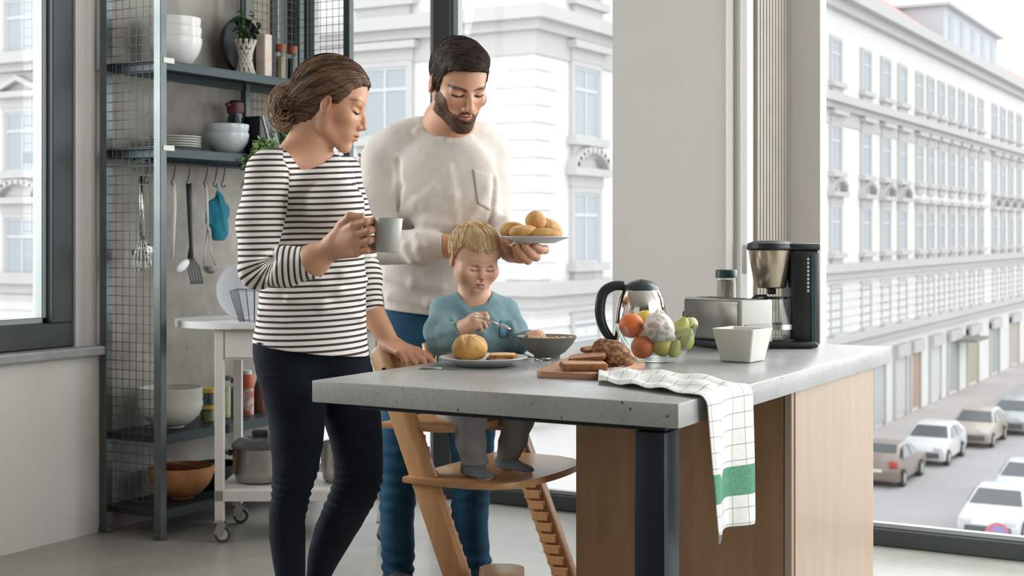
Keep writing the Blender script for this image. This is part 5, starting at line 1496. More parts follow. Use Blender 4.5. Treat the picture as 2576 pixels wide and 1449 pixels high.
# ------------------------------------------------------------------ things on the island
def W(px, py, z=WT): p = at_z(px, py, z); return (float(p[0]), float(p[1]), z + 0.0008)
def lz(px, d): return px / FPX * d
M_CROK = MATS.get('white porcelain') or mat('white porcelain', '#e6e3df', 0.3, coat=0.2)
def blob(name, label, cat, F, lo, hi, h, m, parent=None, col=None, group=None, it=1):
    vp, Fq = F.mesh(lo, hi, h); vp, Fq = keep_big(relax(vp, Fq, it), Fq)
    c = col(vp) if col else None
    o = net_obj(name, vp, Fq, m, parent, col=c)
    if label: tag(o, label, cat, group)
    return o
M_CRUST = mat_attr('bread crust', rough=0.65, bump=(90, 0.15), spec=0.3)
def roll_thing(label, c, r, rot=0.0, squash=0.62, score=2, tone=('#c08d4e', '#e3bd85'), group=None, stretch=1.0, tilt=None, fold=0.006):
    """bread roll with scored creases, centre of its base at c"""
    ca, sa = math.cos(rot), math.sin(rot)
    Rm = np.array([[ca, -sa, 0], [sa, ca, 0], [0, 0, 1.0]])
    if tilt is not None: Rm = Rm @ np.array(Matrix.Rotation(tilt[0], 3, 'X') @ Matrix.Rotation(tilt[1], 3, 'Y'))
    F = Field(); F.frame(np.asarray(c) + np.array((0, 0, r * squash)), Rm, 1.0)
    F.ell((0, 0, 0), (r * stretch, r, r * squash), k=0)
    F.ell((0, 0, -r * 0.12), (r * 0.97 * stretch, r * 0.97, r * squash * 0.8), k=0.01)
    if score == 1: F.cap((-r * stretch, 0, r * squash * 1.02), (r * stretch, 0, r * squash * 1.02), r * 0.10, k=0.012, mode='s')
    if score >= 3:
        for i in range(5):
            a = 2 * PI * i / 5
            pts = [(0.08 * r * math.cos(a), 0.08 * r * math.sin(a), r * squash * 1.03)]
            for s in (0.35, 0.65, 0.95):
                aa = a + s * 0.9; pts.append((r * s * stretch * math.cos(aa), r * s * math.sin(aa), r * squash * math.sqrt(max(0, 1 - s * s)) * 1.02))
            F.chain(pts, [r * 0.05, r * 0.07, r * 0.06, r * 0.03], k=0.010, mode='s')
    F.disp(lambda p: 0.0008 * vnoise(p, 130, 2) + 0.0012 * vnoise(p, 50, 3))
    F.plane((0, 0, -r * squash * 0.93), (0, 0, -1), k=0.005) if tilt is None else None
    O = np.asarray(c) + np.array((0, 0, r * squash)); m = r * max(stretch, 1) * 1.25
    def col(vp):
        L = (vp - O) @ Rm
        w = np.clip(0.5 + 0.5 * vnoise(vp, 60, 4) * 0.6 + 0.45 * (np.sqrt((L / np.array((r * stretch, r, r * squash))) ** 2 @ np.ones(3)) - 0.97) * -14, 0, 1)[:, None]
        return lin(tone[0]) * (1 - w) + lin(tone[1]) * w
    return blob('bread_roll', label, 'bread roll', F, O - m, O + m, max(0.0016, r / 24), M_CRUST, None, col, group)
# dinner plate with a roll and toast
c = W(1216, 920); d = 3.57
t = thing('dinner_plate', 'white dinner plate in front of the toddler', 'plate', c)
R = lz(110, d)
bm = BM(); lathe(bm, [(0, 0.001), (R * 0.55, 0.0), (R * 0.60, 0.001), (R * 0.70, 0.008), (R * 0.99, 0.020), (R, 0.0215), (R * 0.985, 0.0228), (R * 0.72, 0.0125), (R * 0.58, 0.0055), (0, 0.0055)], n=64); obj('dish', bm, mat('grey white stoneware', '#cfd0d2', 0.3), t, 50)
pr = at(1182, 905, 3.575)
roll_thing('golden scored bread roll on the dinner plate', (pr[0], pr[1], WT + 0.0075), lz(44, d), 0.4, 0.80, 3)
M_TOAST = mat_attr('toast', rough=0.85, bump=(150, 0.3), spec=0.15)
def slice_thing(label, c, w, dp, th, rz, tone, edge, tilt=(0, 0), group=None, name='bread_slice'):
    F = Field(); Rm = np.array(Matrix.Rotation(rz, 3, 'Z') @ Matrix.Rotation(tilt[0], 3, 'X') @ Matrix.Rotation(tilt[1], 3, 'Y'))
    O = np.asarray(c) + np.array((0, 0, th / 2)); F.frame(O, Rm, 1.0)
    F.rbox((0, 0, 0), (w / 2, dp / 2, th / 2), min(th / 2, 0.006), k=0)
    F.ell((0, dp * 0.35, 0), (w * 0.52, dp * 0.28, th * 0.5), k=0.006)
    F.disp(lambda p: 0.0007 * vnoise(p, 160, 2) + 0.0008 * vnoise(p, 60, 5))
    def col(vp):
        L = (vp - O) @ Rm
        top = sstep(th * 0.36, th * 0.45, np.abs(L[:, 2]))[:, None]
        n = (0.5 + 0.5 * vnoise(vp, 120, 3))[:, None]
        return (lin(tone) * (0.85 + 0.25 * n)) * top + lin(edge) * (0.85 + 0.3 * n) * (1 - top)
    m = max(w, dp) * 0.75
    return blob(name, label, 'bread slice', F, O - m, O + m, 0.0017, M_TOAST, None, col, group)
pt = at(1262, 908, 3.55)
slice_thing('toast slice lying under another on the dinner plate', (pt[0], pt[1], WT + 0.008), 0.068, 0.062, 0.0095, YAW + 0.15, '#d8b285', '#8f5f38', group='toast on the plate')
slice_thing('toast slice on top of another on the dinner plate', (pt[0] + 0.002, pt[1] + 0.003, WT + 0.0178), 0.066, 0.060, 0.0095, YAW - 0.1, '#dfbc90', '#a06f44', group='toast on the plate')
# table knife
a = at_z(1050, 929, WT); b = at_z(1168, 930, WT); dk = (b - a) / np.linalg.norm(b - a)
t = thing('table_knife', 'steel table knife lying on the worktop near the dinner plate', 'knife', tuple(a), world=True)
bm = BM(); pts = [a + dk * s + CU * 0.003 for s in (0, 0.02, 0.06)]; tube(bm, pts, [0.004, 0.0048, 0.003], 10, flat=0.55); obj('handle', bm, M_SATIN, t, True)
bm = BM(); side = np.array((-dk[1], dk[0], 0)); L_ = np.linalg.norm(b - a)
pl = [(0.058, -0.003), (0.075, -0.0065), (L_ - 0.02, -0.0075), (L_, 0.001), (L_ - 0.01, 0.0045), (0.058, 0.003)]
vt = [bm.verts.new(a + dk * s + side * w + CU * 0.0032) for s, w in pl]; vb = [bm.verts.new(a + dk * s + side * w + CU * 0.0016) for s, w in pl]
bm.faces.new(vt); bm.faces.new(list(reversed(vb)))
for i in range(6): bm.faces.new((vt[i], vb[i], vb[(i + 1) % 6], vt[(i + 1) % 6]))
obj('blade', bm, M_SATIN, t)
# cereal bowl
c = W(1376, 899); d = 3.74; R = lz(76, d)
t = thing('cereal_bowl', 'grey cereal bowl in front of the toddler', 'bowl', c)
bm = BM(); H = lz(52, d)
lathe(bm, [(0, 0.002), (R * 0.40, 0.0), (R * 0.43, 0.0), (R * 0.44, 0.006), (R * 0.62, H * 0.26), (R * 0.84, H * 0.62), (R * 0.97, H * 0.94), (R * 1.0, H), (R * 0.985, H + 0.0015), (R * 0.955, H * 0.96), (R * 0.80, H * 0.62), (R * 0.55, H * 0.24), (0, H * 0.12)], n=64)
obj('bowl_body', bm, mat('matt grey stoneware', '#7d7c76', 0.55), t, 60)
rs = np.random.RandomState(5); bm = BM()
lathe(bm, [(0, H * 0.84), (R * 0.89, H * 0.84), (R * 0.80, H * 0.64), (0, H * 0.6)], n=40)
for i in range(70):
    a_ = rs.uniform(0, 2 * PI); r_ = R * 0.84 * math.sqrt(rs.uniform()); rr = rs.uniform(0.003, 0.0055)
    bmesh.ops.create_icosphere(bm, subdivisions=1, radius=rr, matrix=Matrix.Translation((r_ * math.cos(a_), r_ * math.sin(a_), H * 0.855 + rs.uniform(0, 0.003) + (0.004 if abs(a_) < 0.8 else 0))) @ Matrix.Diagonal((1, 1, 0.6, 1)))
o = obj('cereal', bm, mat('oat flakes', '#c9a570', 0.8, var=(120, '#ead9b6', 0.6)), t, True); o['kind'] = 'stuff'
# spoon at the foot of the bowl
a = at_z(1322, 899, WT); b = at_z(1362, 911, WT); c2 = at_z(1388, 902, WT)
t = thing('teaspoon', 'steel teaspoon lying at the foot of the grey cereal bowl', 'spoon', tuple(b), world=True)
bm = BM(); tube(bm, [a + CU * 0.004, (a + b) / 2 + CU * 0.006, b + CU * 0.003], [0.0035, 0.0022, 0.0025], 8, flat=0.6); obj('handle', bm, M_CHROME, t, True)
bm = BM(); bmesh.ops.create_uvsphere(bm, u_segments=18, v_segments=10, radius=1); ang = math.atan2((c2 - b)[1], (c2 - b)[0])
bmesh.ops.transform(bm, matrix=Matrix.Translation((b + c2) / 2 + CU * 0.0055) @ Matrix.Rotation(ang, 4, 'Z') @ Matrix.Diagonal((0.022, 0.013, 0.0045, 1)), verts=bm.verts); obj('spoon_bowl', bm, M_CHROME, t, True)
# spoon in the toddler's fist
a = at(1190, 793, 3.70); b = at(1252, 815, 3.67); c2 = at(1285, 828, 3.66)
t = thing('spoon', 'steel spoon held in the fist of the toddler', 'spoon', tuple(a), world=True)
bm = BM(); tube(bm, [a, (a + b) / 2 + CU * 0.001, b], [0.0032, 0.0026, 0.0022], 8); obj('handle', bm, M_CHROME, t, True)
bm = BM(); bmesh.ops.create_uvsphere(bm, u_segments=18, v_segments=10, radius=1)
q = Vector(c2 - b).to_track_quat('X', 'Z').to_matrix().to_4x4()
bmesh.ops.transform(bm, matrix=Matrix.Translation(Vector((b + c2) / 2)) @ q @ Matrix.Diagonal((0.021, 0.012, 0.004, 1)), verts=bm.verts); obj('spoon_bowl', bm, M_CHROME, t, True)
# chopping board with bread
M_BOARD = mat_wood('chopping board wood', '#a9775a', '#c39a7c', 0, 8, 0.55, 9.0)
t0_ = at_z(1347, 950, WT); q1 = at_z(1500, 957, WT); q2 = at_z(1628, 926, WT); q3 = at_z(1425, 913, WT)
bm = BM(); ctr = (t0_ + q1 + q2 + q3) / 4
def rounded(quad, r, n=5):
    out = []
    for i in range(4):
        p, a_, b_ = quad[i], quad[i - 1], quad[(i + 1) % 4]
        ua = (a_ - p) / np.linalg.norm(a_ - p); ub = (b_ - p) / np.linalg.norm(b_ - p)
        s, e = p + ua * r, p + ub * r
        for k in range(n + 1):
            t_ = k / n; out.append(((1 - t_) ** 2 * s + 2 * t_ * (1 - t_) * p + t_ ** 2 * e)[:2])
    return out
prism(bm, [tuple(p - ctr[:2]) for p in rounded([x[:3] for x in (t0_, q1, q2, q3)], 0.02)], 0.0, 0.014, bevel=0.002)
o = obj('chopping_board', bm, M_BOARD, None, 40); o.location = (ctr[0], ctr[1], WT + 0.0008); tag(o, 'wooden chopping board with sliced brown bread on it', 'chopping board')
ZB = WT + 0.0155
def B_(px, py, z=ZB): return at_z(px, py, z)
p = B_(1468, 930); p1 = B_(1478, 924); p2 = B_(1496, 917)
slice_thing('brown bread slice at the front of the chopping board', (p[0], p[1], ZB), 0.105, 0.078, 0.018, YAW + 0.05, '#c79d7c', '#8f6044', group='brown bread slices')
slice_thing('brown bread slice lying second on the chopping board pile', (p1[0], p1[1], ZB + 0.0180), 0.088, 0.072, 0.011, YAW - 0.15, '#b88d70', '#80533c', tilt=(0.05, -0.10), group='brown bread slices')
slice_thing('small brown bread slice on top of the chopping board pile', (p2[0], p2[1], ZB + 0.0285), 0.058, 0.056, 0.013, YAW + 0.2, '#ad8064', '#7a4f39', tilt=(0.06, -0.08), group='brown bread slices')
pl = B_(1545, 921); F = Field(); d = pl @ CF
Rl = np.stack([CR * 0.86 - CF * 0.5, CR * 0.5 + CF * 0.86, CU], 1); O = pl + CU * 0.0275; F.frame(O, Rl, 1.0)
F.chain([(-0.030, 0, 0.010), (0.0, 0, 0.002), (0.032, 0, -0.008)], [0.027, 0.027, 0.020], k=0.02)
F.plane((0, 0, -0.0268), (0, 0, -1), k=0.006)
F.disp(lambda p: 0.0020 * vnoise(p, 90, 2) + 0.0012 * vnoise(p, 200, 3))
blob('loaf_end', 'brown crusty loaf end on the chopping board', 'bread', F, O - 0.09, O + 0.09, 0.0018, mat_attr('seeded crust', 0.8, (200, 0.4), 0.2), None,
     lambda vp: (lambda w: lin('#7c5138') * (1 - w) + lin('#c9a684') * w)(np.clip(0.30 + 0.6 * vnoise(vp, 160, 3) + 0.3 * vnoise(vp, 60, 6), 0, 1)[:, None]))
# glass fruit bowl and fruit
c = np.array(W(1652, 911)); d = c @ CF
t = thing('fruit_bowl', 'clear glass bowl heaped with fruit on the worktop', 'bowl', tuple(c))
R = lz(106, d); H = lz(92, d)
bm = BM(); lathe(bm, [(0, 0.0), (R * 0.42, 0.0), (R * 0.46, 0.004), (R * 0.50, 0.010), (R * 0.72, H * 0.30), (R * 0.90, H * 0.68), (R, H), (R * 1.0, H + 0.002), (R * 0.98, H + 0.002), (R * 0.872, H * 0.68), (R * 0.69, H * 0.32), (R * 0.46, 0.014), (0, 0.012)], n=64)
obj('vessel', bm, mat_glass('bowl glass', (0.93, 0.96, 0.955, 1), 1.2, 1.5), t, 60)
M_ORANGE = mat('orange peel', '#e0782c', 0.5, var=(30, '#d9662a', 0.5), bump=(220, 0.25)); M_LEMON = mat('yellow apple skin', '#d8c160', 0.4, var=(14, '#c9b24a', 0.6)); M_GREEN = mat('green pear skin', '#9ea353', 0.45, var=(16, '#b5ad5c', 0.6))
def fruit(name, label, cat, px, py, r, dd, m, kind='round', group=None):
    p = at(px, py, d + dd); r = lz(r, d + dd)
    t = thing(name, label, cat, tuple(p), group=group)
    bm = BM()
    if kind == 'pear':
        lathe(bm, [(0, -r)] + [(r * math.sin(a) * (1 if a < 1.7 else 1 - 0.42 * (a - 1.7) / 1.44), -r * math.cos(a) * (1 if a < 1.57 else 1.55)) for a in [PI * i / 18 for i in range(1, 18)]] + [(0, r * 1.52)], n=28)
        st = (0, 0, r * 1.5), (0.003, 0.002, r * 1.5 + 0.014)
        bmesh.ops.rotate(bm, cent=(0, 0, 0), matrix=Matrix.Rotation(0.5, 3, 'Y'), verts=bm.verts)
        st = [Matrix.Rotation(0.5, 3, 'Y') @ Vector(q) for q in st]
    else:
        lathe(bm, [(0, -r * 0.96)] + [(r * math.sin(a), -r * 0.98 * math.cos(a)) for a in [PI * i / 18 for i in range(1, 17)]] + [(r * 0.16, r * 0.93), (0, r * 0.88)], n=32)
        st = [(0, 0, r * 0.86), (0.001, 0.001, r * 0.86 + (0.002 if kind == 'orange' else 0.012))]
    obj('flesh', bm, m, t, True)
    bm = BM(); tube(bm, st, 0.0016 if kind != 'orange' else 0.003, 6); obj('stem', bm, mat('fruit stem', '#5b4a2c', 0.8), t, True)
    return t
fruit('orange', 'orange at the upper left of the fruit bowl', 'orange', 1588, 819, 32, -0.012, M_ORANGE, 'orange', 'oranges in the bowl')
fruit('orange', 'lower orange seen through the side of the fruit bowl', 'orange', 1617, 873, 30, -0.030, M_ORANGE, 'orange', 'oranges in the bowl')
fruit('apple', 'yellow apple behind the upper orange in the fruit bowl', 'apple', 1624, 804, 25, 0.05, M_LEMON)
fruit('apple', 'yellow apple low in the fruit bowl right of the lower orange', 'apple', 1668, 872, 26, -0.04, M_LEMON)
fruit('pear', 'green pear at the upper right rim of the fruit bowl', 'pear', 1712, 826, 21, -0.005, M_GREEN, 'pear', 'green pears in the bowl')
fruit('pear', 'green pear at the right side of the fruit bowl', 'pear', 1722, 858, 24, -0.02, M_GREEN, 'pear', 'green pears in the bowl')
fruit('pear', 'green pear at the bottom middle of the fruit bowl', 'pear', 1694, 880, 19, -0.048, M_GREEN, 'pear', 'green pears in the bowl')
fruit('lime', 'pale green lime at the back right of the fruit bowl', 'lime', 1738, 815, 18, 0.04, mat('pale lime skin', '#c0c490', 0.45))
# fruit wrapped in white netting on top
p = at(1657, 824, d - 0.045); F = Field()
F.ell(p, (lz(38, d),) * 3, k=0); F.cap(p + CU * lz(16, d), p + CU * lz(36, d) + CR * 0.002, lz(22, d), lz(12, d), k=0.012); F.ell(p + CR * lz(15, d) - CU * lz(16, d), (lz(26, d),) * 3, k=0.01)
F.disp(lambda q: 0.0022 * ridge(q, 55, 3) + 0.0012 * vnoise(q, 160, 5))
blob('wrapped_fruit', 'fruit wrapped in white crinkled paper on top of the fruit bowl', 'wrapped fruit', F, p - 0.08, p + 0.08, 0.0018, mat_attr('tissue wrap', 0.7, (120, 0.4), 0.3), None,
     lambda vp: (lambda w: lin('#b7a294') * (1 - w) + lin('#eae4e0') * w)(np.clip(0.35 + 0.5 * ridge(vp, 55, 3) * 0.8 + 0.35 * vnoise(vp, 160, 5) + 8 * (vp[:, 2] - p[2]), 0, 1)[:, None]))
# kettle
c = np.array(W(1612, 882)); d = c @ CF
t = thing('kettle', 'shiny steel kettle with black handle behind the fruit bowl', 'kettle', tuple(c), YAW)
R = lz(66, d); H = lz(166, d)
bm = BM(); lathe(bm, [(0, 0.016), (R * 0.98, 0.016), (R * 1.02, 0.03), (R * 1.0, H * 0.40), (R * 0.95, H * 0.62), (R * 0.85, H * 0.80), (R * 0.70, H * 0.92), (0, H * 0.92)], n=56); obj('jug', bm, mat('mirror steel', '#d5d0c8', 0.07, 1.0), t, 60)
bm = BM(); lathe(bm, [(0, 0), (R * 1.05, 0), (R * 1.05, 0.012), (R * 0.9, 0.0155), (0, 0.0155)], n=48); obj('base', bm, mat('black plastic', '#20262a', 0.35), t, 40)
bm = BM(); lathe(bm, [(0, H * 0.921), (R * 0.72, H * 0.921), (R * 0.66, H * 0.97), (R * 0.42, H * 1.045), (R * 0.12, H * 1.075), (0, H * 1.078)], n=44); obj('lid', bm, MATS['black plastic'], t, 50)
bm = BM(); tube(bm, *crv([(-R * 0.62, 0, H * 0.98), (-R * 1.08, 0, H * 0.97), (-R * 1.44, 0, H * 0.86), (-R * 1.56, 0, H * 0.6), (-R * 1.42, 0, H * 0.34), (-R * 1.0, 0, H * 0.10)], [0.012, 0.013, 0.0135, 0.0135, 0.012, 0.010], 6), 12, flat=1.1); obj('handle', bm, MATS['black plastic'], t, True)
bm = BM(); tube(bm, [(0, R * 0.85, H * 0.66), (0, R * 1.0, H * 0.76), (0, R * 1.13, H * 0.83)], [0.018, 0.014, 0.010], 12); obj('spout', bm, MATS['mirror steel'], t, True)
# toaster
p0 = at(1866, 888, 3.93); Lx = -0.12 * CR + 0.21 * CF; Lx /= np.linalg.norm(Lx); Wx = np.array((Lx[1], -Lx[0], 0.0))
if Wx @ CR < 0: Wx = -Wx
t = thing('toaster', 'brushed steel two slot toaster behind the white square bowl', 'toaster', (p0[0], p0[1], WT + 0.0008), math.atan2(Wx[1], Wx[0]))
TL, TW, TH = 0.275, 0.112, lz(112, 3.95)
bm = BM(); boxmm(bm, (0.0, 0.012, 0.022), (TW, TL, TH + 0.018), 0.010, 3); obj('housing', bm, mat('brushed steel', '#a8a6a0', 0.3, 0.9, var=(4, '#8f8d88', 0.5)), t, 30)
bm = BM(); boxmm(bm, (0.0, 0.0, 0.024), (TW, 0.013, TH + 0.018), 0.004, 2); obj('end_plate', bm, mat('light grey plastic', '#bdbab3', 0.45), t, 30)
bm = BM(); boxmm(bm, (0.010, -0.006, 0.026), (TW - 0.006, 0.001, TH * 0.60), 0.003, 2); obj('lever_panel', bm, mat('mid grey plastic', '#9b9993', 0.45), t, 30)
bm = BM(); boxmm(bm, (0.004, 0.008, 0.001), (TW - 0.004, TL - 0.004, 0.022), 0.003, 2); obj('foot', bm, MATS['black plastic'], t, 30)
for k, x in enumerate((TW * 0.36, TW * 0.68)):
    bm = BM(); boxmm(bm, (x - 0.010, 0.05, TH + 0.0175), (x + 0.010, TL - 0.03, TH + 0.0190), 0.0005, 1); obj('slot', bm, mat('dark slot', '#3a3733', 0.6), t)
bm = BM(); box(bm, (TW * 0.3, TL + 0.012, TH * 0.72), (0.04, 0.024, 0.022), None, 0.006, 2); obj('knob', bm, MATS['black plastic'], t, 30)
# square white bowl
c = W(1868, 909); d = np.array(c) @ CF
t = thing('square_bowl', 'white square tapered bowl on the worktop corner', 'bowl', c, YAW + math.radians(-36))
s1 = 0.118; s0 = 0.086; H = lz(82, d)
bm = BM()
def ring4(s, z, r): return [bm.verts.new((x, y, z)) for x, y in rrect(s, s, r, 4)]
rings = [ring4(s0 * 0.9, 0.0, 0.004), ring4(s0, 0.003, 0.004), ring4(s1, H, 0.005), ring4(s1 - 0.002, H + 0.0015, 0.005), ring4(s1 - 0.010, H, 0.004), ring4(s0 - 0.006, 0.008, 0.004)]
bm.faces.new(list(reversed(rings[0]))); bm.faces.new(rings[-1])
for p, q in zip(rings, rings[1:]):
    n_ = len(p)
    for i in range(n_): bm.faces.new((p[i], p[(i + 1) % n_], q[(i + 1) % n_], q[i]))
obj('vessel', bm, mat('matt white ceramic', '#d3d1c8', 0.45), t, 30)
# tall jar with a green lid
c = at(1827, 860, 4.27); M_OATS = mat('pale grain', '#ddd0bf', 0.9, var=(120, '#d0c0ac', 0.5))
jar('storage_jar', 'tall glass storage jar with dark green lid behind the toaster', 'jar', (c[0], c[1], WT + 0.0008), lz(25, 4.27), lz(166, 4.27), None, M_OATS, mat('dark green lid', '#20423c', 0.4), lz(17, 4.27), 1.08, 0.93)
# coffee machine
c0 = at(1985, 874, 4.08)
t = thing('coffee_machine', 'black filter coffee machine with steel filter funnel', 'coffee machine', (c0[0], c0[1], WT + 0.0008), YAW)
u = lambda px: (px - 1985) / FPX * 4.08
HZ = lambda py: (874 - py) / FPX * 4.08
M_BLK = mat('glossy black plastic', '#0b0f12', 0.4)
bm = BM(); boxmm(bm, (u(1990), 0.00, 0.002), (u(2064), 0.145, HZ(628)), 0.012, 3); obj('tank', bm, M_BLK, t, 40)
bm = BM(); boxmm(bm, (u(2040), -0.004, HZ(860)), (u(2052), 0.0005, HZ(640)), 0.001, 1); obj('gauge', bm, mat('smoked gauge', '#3b4b50', 0.2), t, 30)
bm = BM()
for k in range(9): boxmm(bm, (u(2030), -0.0015, HZ(735 - k * 10)), (u(2036), 0.001, HZ(735 - k * 10) + 0.0075), 0.0004, 1); 
obj('lettering', bm, mat('pale lettering', '#a9b0b0', 0.5), t)
bm = BM(); boxmm(bm, (u(1915), -0.055, 0.002), (u(2050), 0.13, HZ(858)), 0.008, 3); obj('base', bm, M_BLK, t, 40)
bm = BM(); lathe(bm, [(0, 0), (0.058, 0), (0.060, 0.004), (0, 0.006)], (u(1960), 0.04, HZ(858) + 0.0005), 40); obj('hotplate', bm, M_SATIN, t, 40)
bm = BM(); z1, z2 = HZ(726), HZ(630); cx = u(1946)
lathe(bm, [(0, z1), (lz(36, 4.08), z1), (lz(40, 4.08), z1 + 0.004), (lz(56, 4.08), z2), (0, z2)], (cx, 0.05, 0), 48); obj('filter_funnel', bm, mat('funnel steel', '#b5a894', 0.22, 0.9), t, 50)
bm = BM(); lathe(bm, [(0, z2 + .0005), (lz(58, 4.08), z2 + .0005), (lz(61, 4.08), z2 + 0.006), (lz(58, 4.08), z2 + 0.020), (lz(40, 4.08), z2 + 0.028), (0, z2 + 0.029)], (cx, 0.05, 0), 48)
boxmm(bm, (cx, 0.0, z2 + .0008), (u(2065), 0.10, z2 + 0.021), 0.006, 2); obj('lid', bm, M_BLK, t, 40)
bm = BM(); boxmm(bm, (u(1938), 0.035, HZ(742)), (u(1958), 0.065, HZ(726)), 0.003, 1); obj('drip_valve', bm, M_BLK, t, 30)
zb = HZ(858) + 0.007; hc = HZ(748) - zb
t2 = thing('coffee_pot', 'glass coffee pot on the hotplate of the coffee machine', 'coffee pot', tuple(np.array((c0[0], c0[1], WT + 0.0008)) + CR * u(1958) + CF * 0.04 + CU * zb), YAW)
rc = lz(47, 4.08)
bm = BM(); lathe(bm, [(0, 0), (rc * 0.9, 0), (rc, 0.008), (rc * 0.98, hc * 0.35), (rc * 0.66, hc * 0.82), (rc * 0.6, hc * 0.95), (rc * 0.57, hc * 0.95), (rc * 0.63, hc * 0.82), (rc * 0.95, hc * 0.35), (rc * 0.95, 0.01), (0, 0.004)], n=44); obj('jug', bm, M_JAR, t2, 60)
bm = BM(); lathe(bm, [(0, hc * 0.951), (rc * 0.62, hc * 0.951), (rc * 0.62, hc * 1.0), (0, hc * 1.0)], n=36); obj('lid', bm, M_BLK, t2, 40)
bm = BM(); lathe(bm, [(rc * 0.985, hc * 0.22), (rc * 1.02, hc * 0.22), (rc * 1.02, hc * 0.34), (rc * 0.985, hc * 0.34), (rc * 0.985, hc * 0.22)], n=44); obj('band', bm, M_SATIN, t2, 40)
bm = BM(); tube(bm, [(-rc * 0.55, -0.01, hc * 0.98), (-rc * 1.1, -0.016, hc * 0.98), (-rc * 1.42, -0.02, hc * 0.86), (-rc * 1.38, -0.02, hc * 0.6)], [0.010, 0.010, 0.010, 0.008], 10); obj('handle', bm, M_BLK, t2, True)
# tea towel over the worktop edge
def towel():
    t = None
    bm = BM(); uvl = bm.loops.layers.uv.new('UVMap')
    rs = np.random.RandomState(2)
    # centre line: along the top, over the edge, down the side
    A0 = at_z(1507, 953, WT); A1 = at_z(1640, 958, WT); E0 = at_z(1747, 1003, WT); E1 = at_z(1862, 972, WT)
    E0[0] = E1[0] = WX1; 
    S0 = [at_z(1505, 967, WT), at_z(1505, 941, WT)]
    nT, nS = 26, 60
    rows = []
    drop = 0.30
    for i in range(nS + 1):
        s = i / nS
        row = []
        for j in range(nT + 1):
            w = j / nT
            if s < 0.48:
                q = s / 0.48
                a = S0[0] * (1 - w) + S0[1] * w; b = E0 * (1 - w) + E1 * w
                up = at_z(1680, 941, WT)
                m = (1 - q) * a + q * b + (up - (S0[1] * 0.5 + E1 * 0.5)) * w * 4 * q * (1 - q) * 0.5
                z = WT + 0.006 + 0.010 * (1 - (2 * w - 1) ** 2) ** 0.5 + 0.004 * math.sin(w * 15 + q * 3) * (0.4 + 0.6 * q) + 0.003 * math.sin(q * 21 + w * 5)
                if q > 0.85: z -= 0.004 * ((q - 0.85) / 0.15)
                row.append((m[0], m[1], z))
            else:
                q = (s - 0.48) / 0.52
                b = E0 * (1 - w) + E1 * w
                yy = b[1] + (w - 0.5) * -0.03 * q * 1.2 + 0.01 * q
                fold = 0.013 * math.sin(w * PI * 2.3 + 0.6 + q * 0.8) * (0.35 + q) 
                L_ = drop * (1.0 + 0.10 * math.exp(-((w - 0.30) / 0.10) ** 2) - 0.05 * (1 - w))
                arc = min(q / 0.06, 1.0)
                x = WX1 + 0.004 + 0.012 * math.sin(arc * PI / 2) + max(fold, -0.012)
                z = WT + 0.008 - (L_ * q) if q > 0.03 else WT + 0.010 - L_ * q
                row.append((x, yy, z))
        rows.append(row)
    V = [[bm.verts.new(p) for p in r] for r in rows]
    for i in range(nS):
        for j in range(nT):
            f = bm.faces.new((V[i][j], V[i + 1][j], V[i + 1][j + 1], V[i][j + 1]))
            for l, (a, b) in zip(f.loops, ((i, j), (i + 1, j), (i + 1, j + 1), (i, j + 1))): l[uvl].uv = (b / nT, a / nS)
    bmesh.ops.recalc_face_normals(bm, faces=bm.faces)
    n = N('checked tea towel'); uv = n.new('ShaderNodeUVMap'); sx = n.new('ShaderNodeSeparateXYZ'); n.link(uv.outputs[0], sx.inputs[0])
    def lines(sock, freq, width, off=0.0):
        a = n.new('ShaderNodeMath'); a.operation = 'MULTIPLY_ADD'; a.inputs[1].default_value = freq; a.inputs[2].default_value = off; n.link(sock, a.inputs[0])
        b = n.new('ShaderNodeMath'); b.operation = 'FRACT'; n.link(a.outputs[0], b.inputs[0])
        c = n.new('ShaderNodeMath'); c.operation = 'LESS_THAN'; c.inputs[1].default_value = width; n.link(b.outputs[0], c.inputs[0]); return c.outputs[0]
    def band(sock, a, b):
        g = n.new('ShaderNodeMath'); g.operation = 'GREATER_THAN'; g.inputs[1].default_value = a; n.link(sock, g.inputs[0])
        l = n.new('ShaderNodeMath'); l.operation = 'LESS_THAN'; l.inputs[1].default_value = b; n.link(sock, l.inputs[0])
        m = n.new('ShaderNodeMath'); m.operation = 'MULTIPLY'; n.link(g.outputs[0], m.inputs[0]); n.link(l.outputs[0], m.inputs[1]); return m.outputs[0]
    c = n.mix(lines(sx.outputs['Y'], 17, 0.05, 0.2), rgb('#e2dfda'), rgb('#8b908d'))
    c = n.mix(lines(sx.outputs['X'], 5.2, 0.035, 0.75), c, rgb('#6a716e'))
    c = n.mix(band(sx.outputs['Y'], 0.775, 0.885), c, rgb('#4f8b6d'))
    c = n.mix(n.ramp(n.noise(n.coord(), 180, 3), [(0.4, (0, 0, 0, 1)), (0.7, (0.25,) * 3 + (1,))]), c, rgb('#b9b6b0'))
    n.link(c, n.b.inputs['Base Color']); n.b.inputs['Roughness'].default_value = 0.95; n.b.inputs['Specular IOR Level'].default_value = 0.1
    o = obj('tea_towel', bm, n.m, None, True)
    md = o.modifiers.new('thickness', 'SOLIDIFY'); md.thickness = 0.003; md.offset = 1.0
    md2 = o.modifiers.new('soft', 'SUBSURF'); md2.levels = 1; md2.render_levels = 1
    tag(o, 'white checked tea towel with green band hanging over the worktop edge', 'tea towel')
towel()

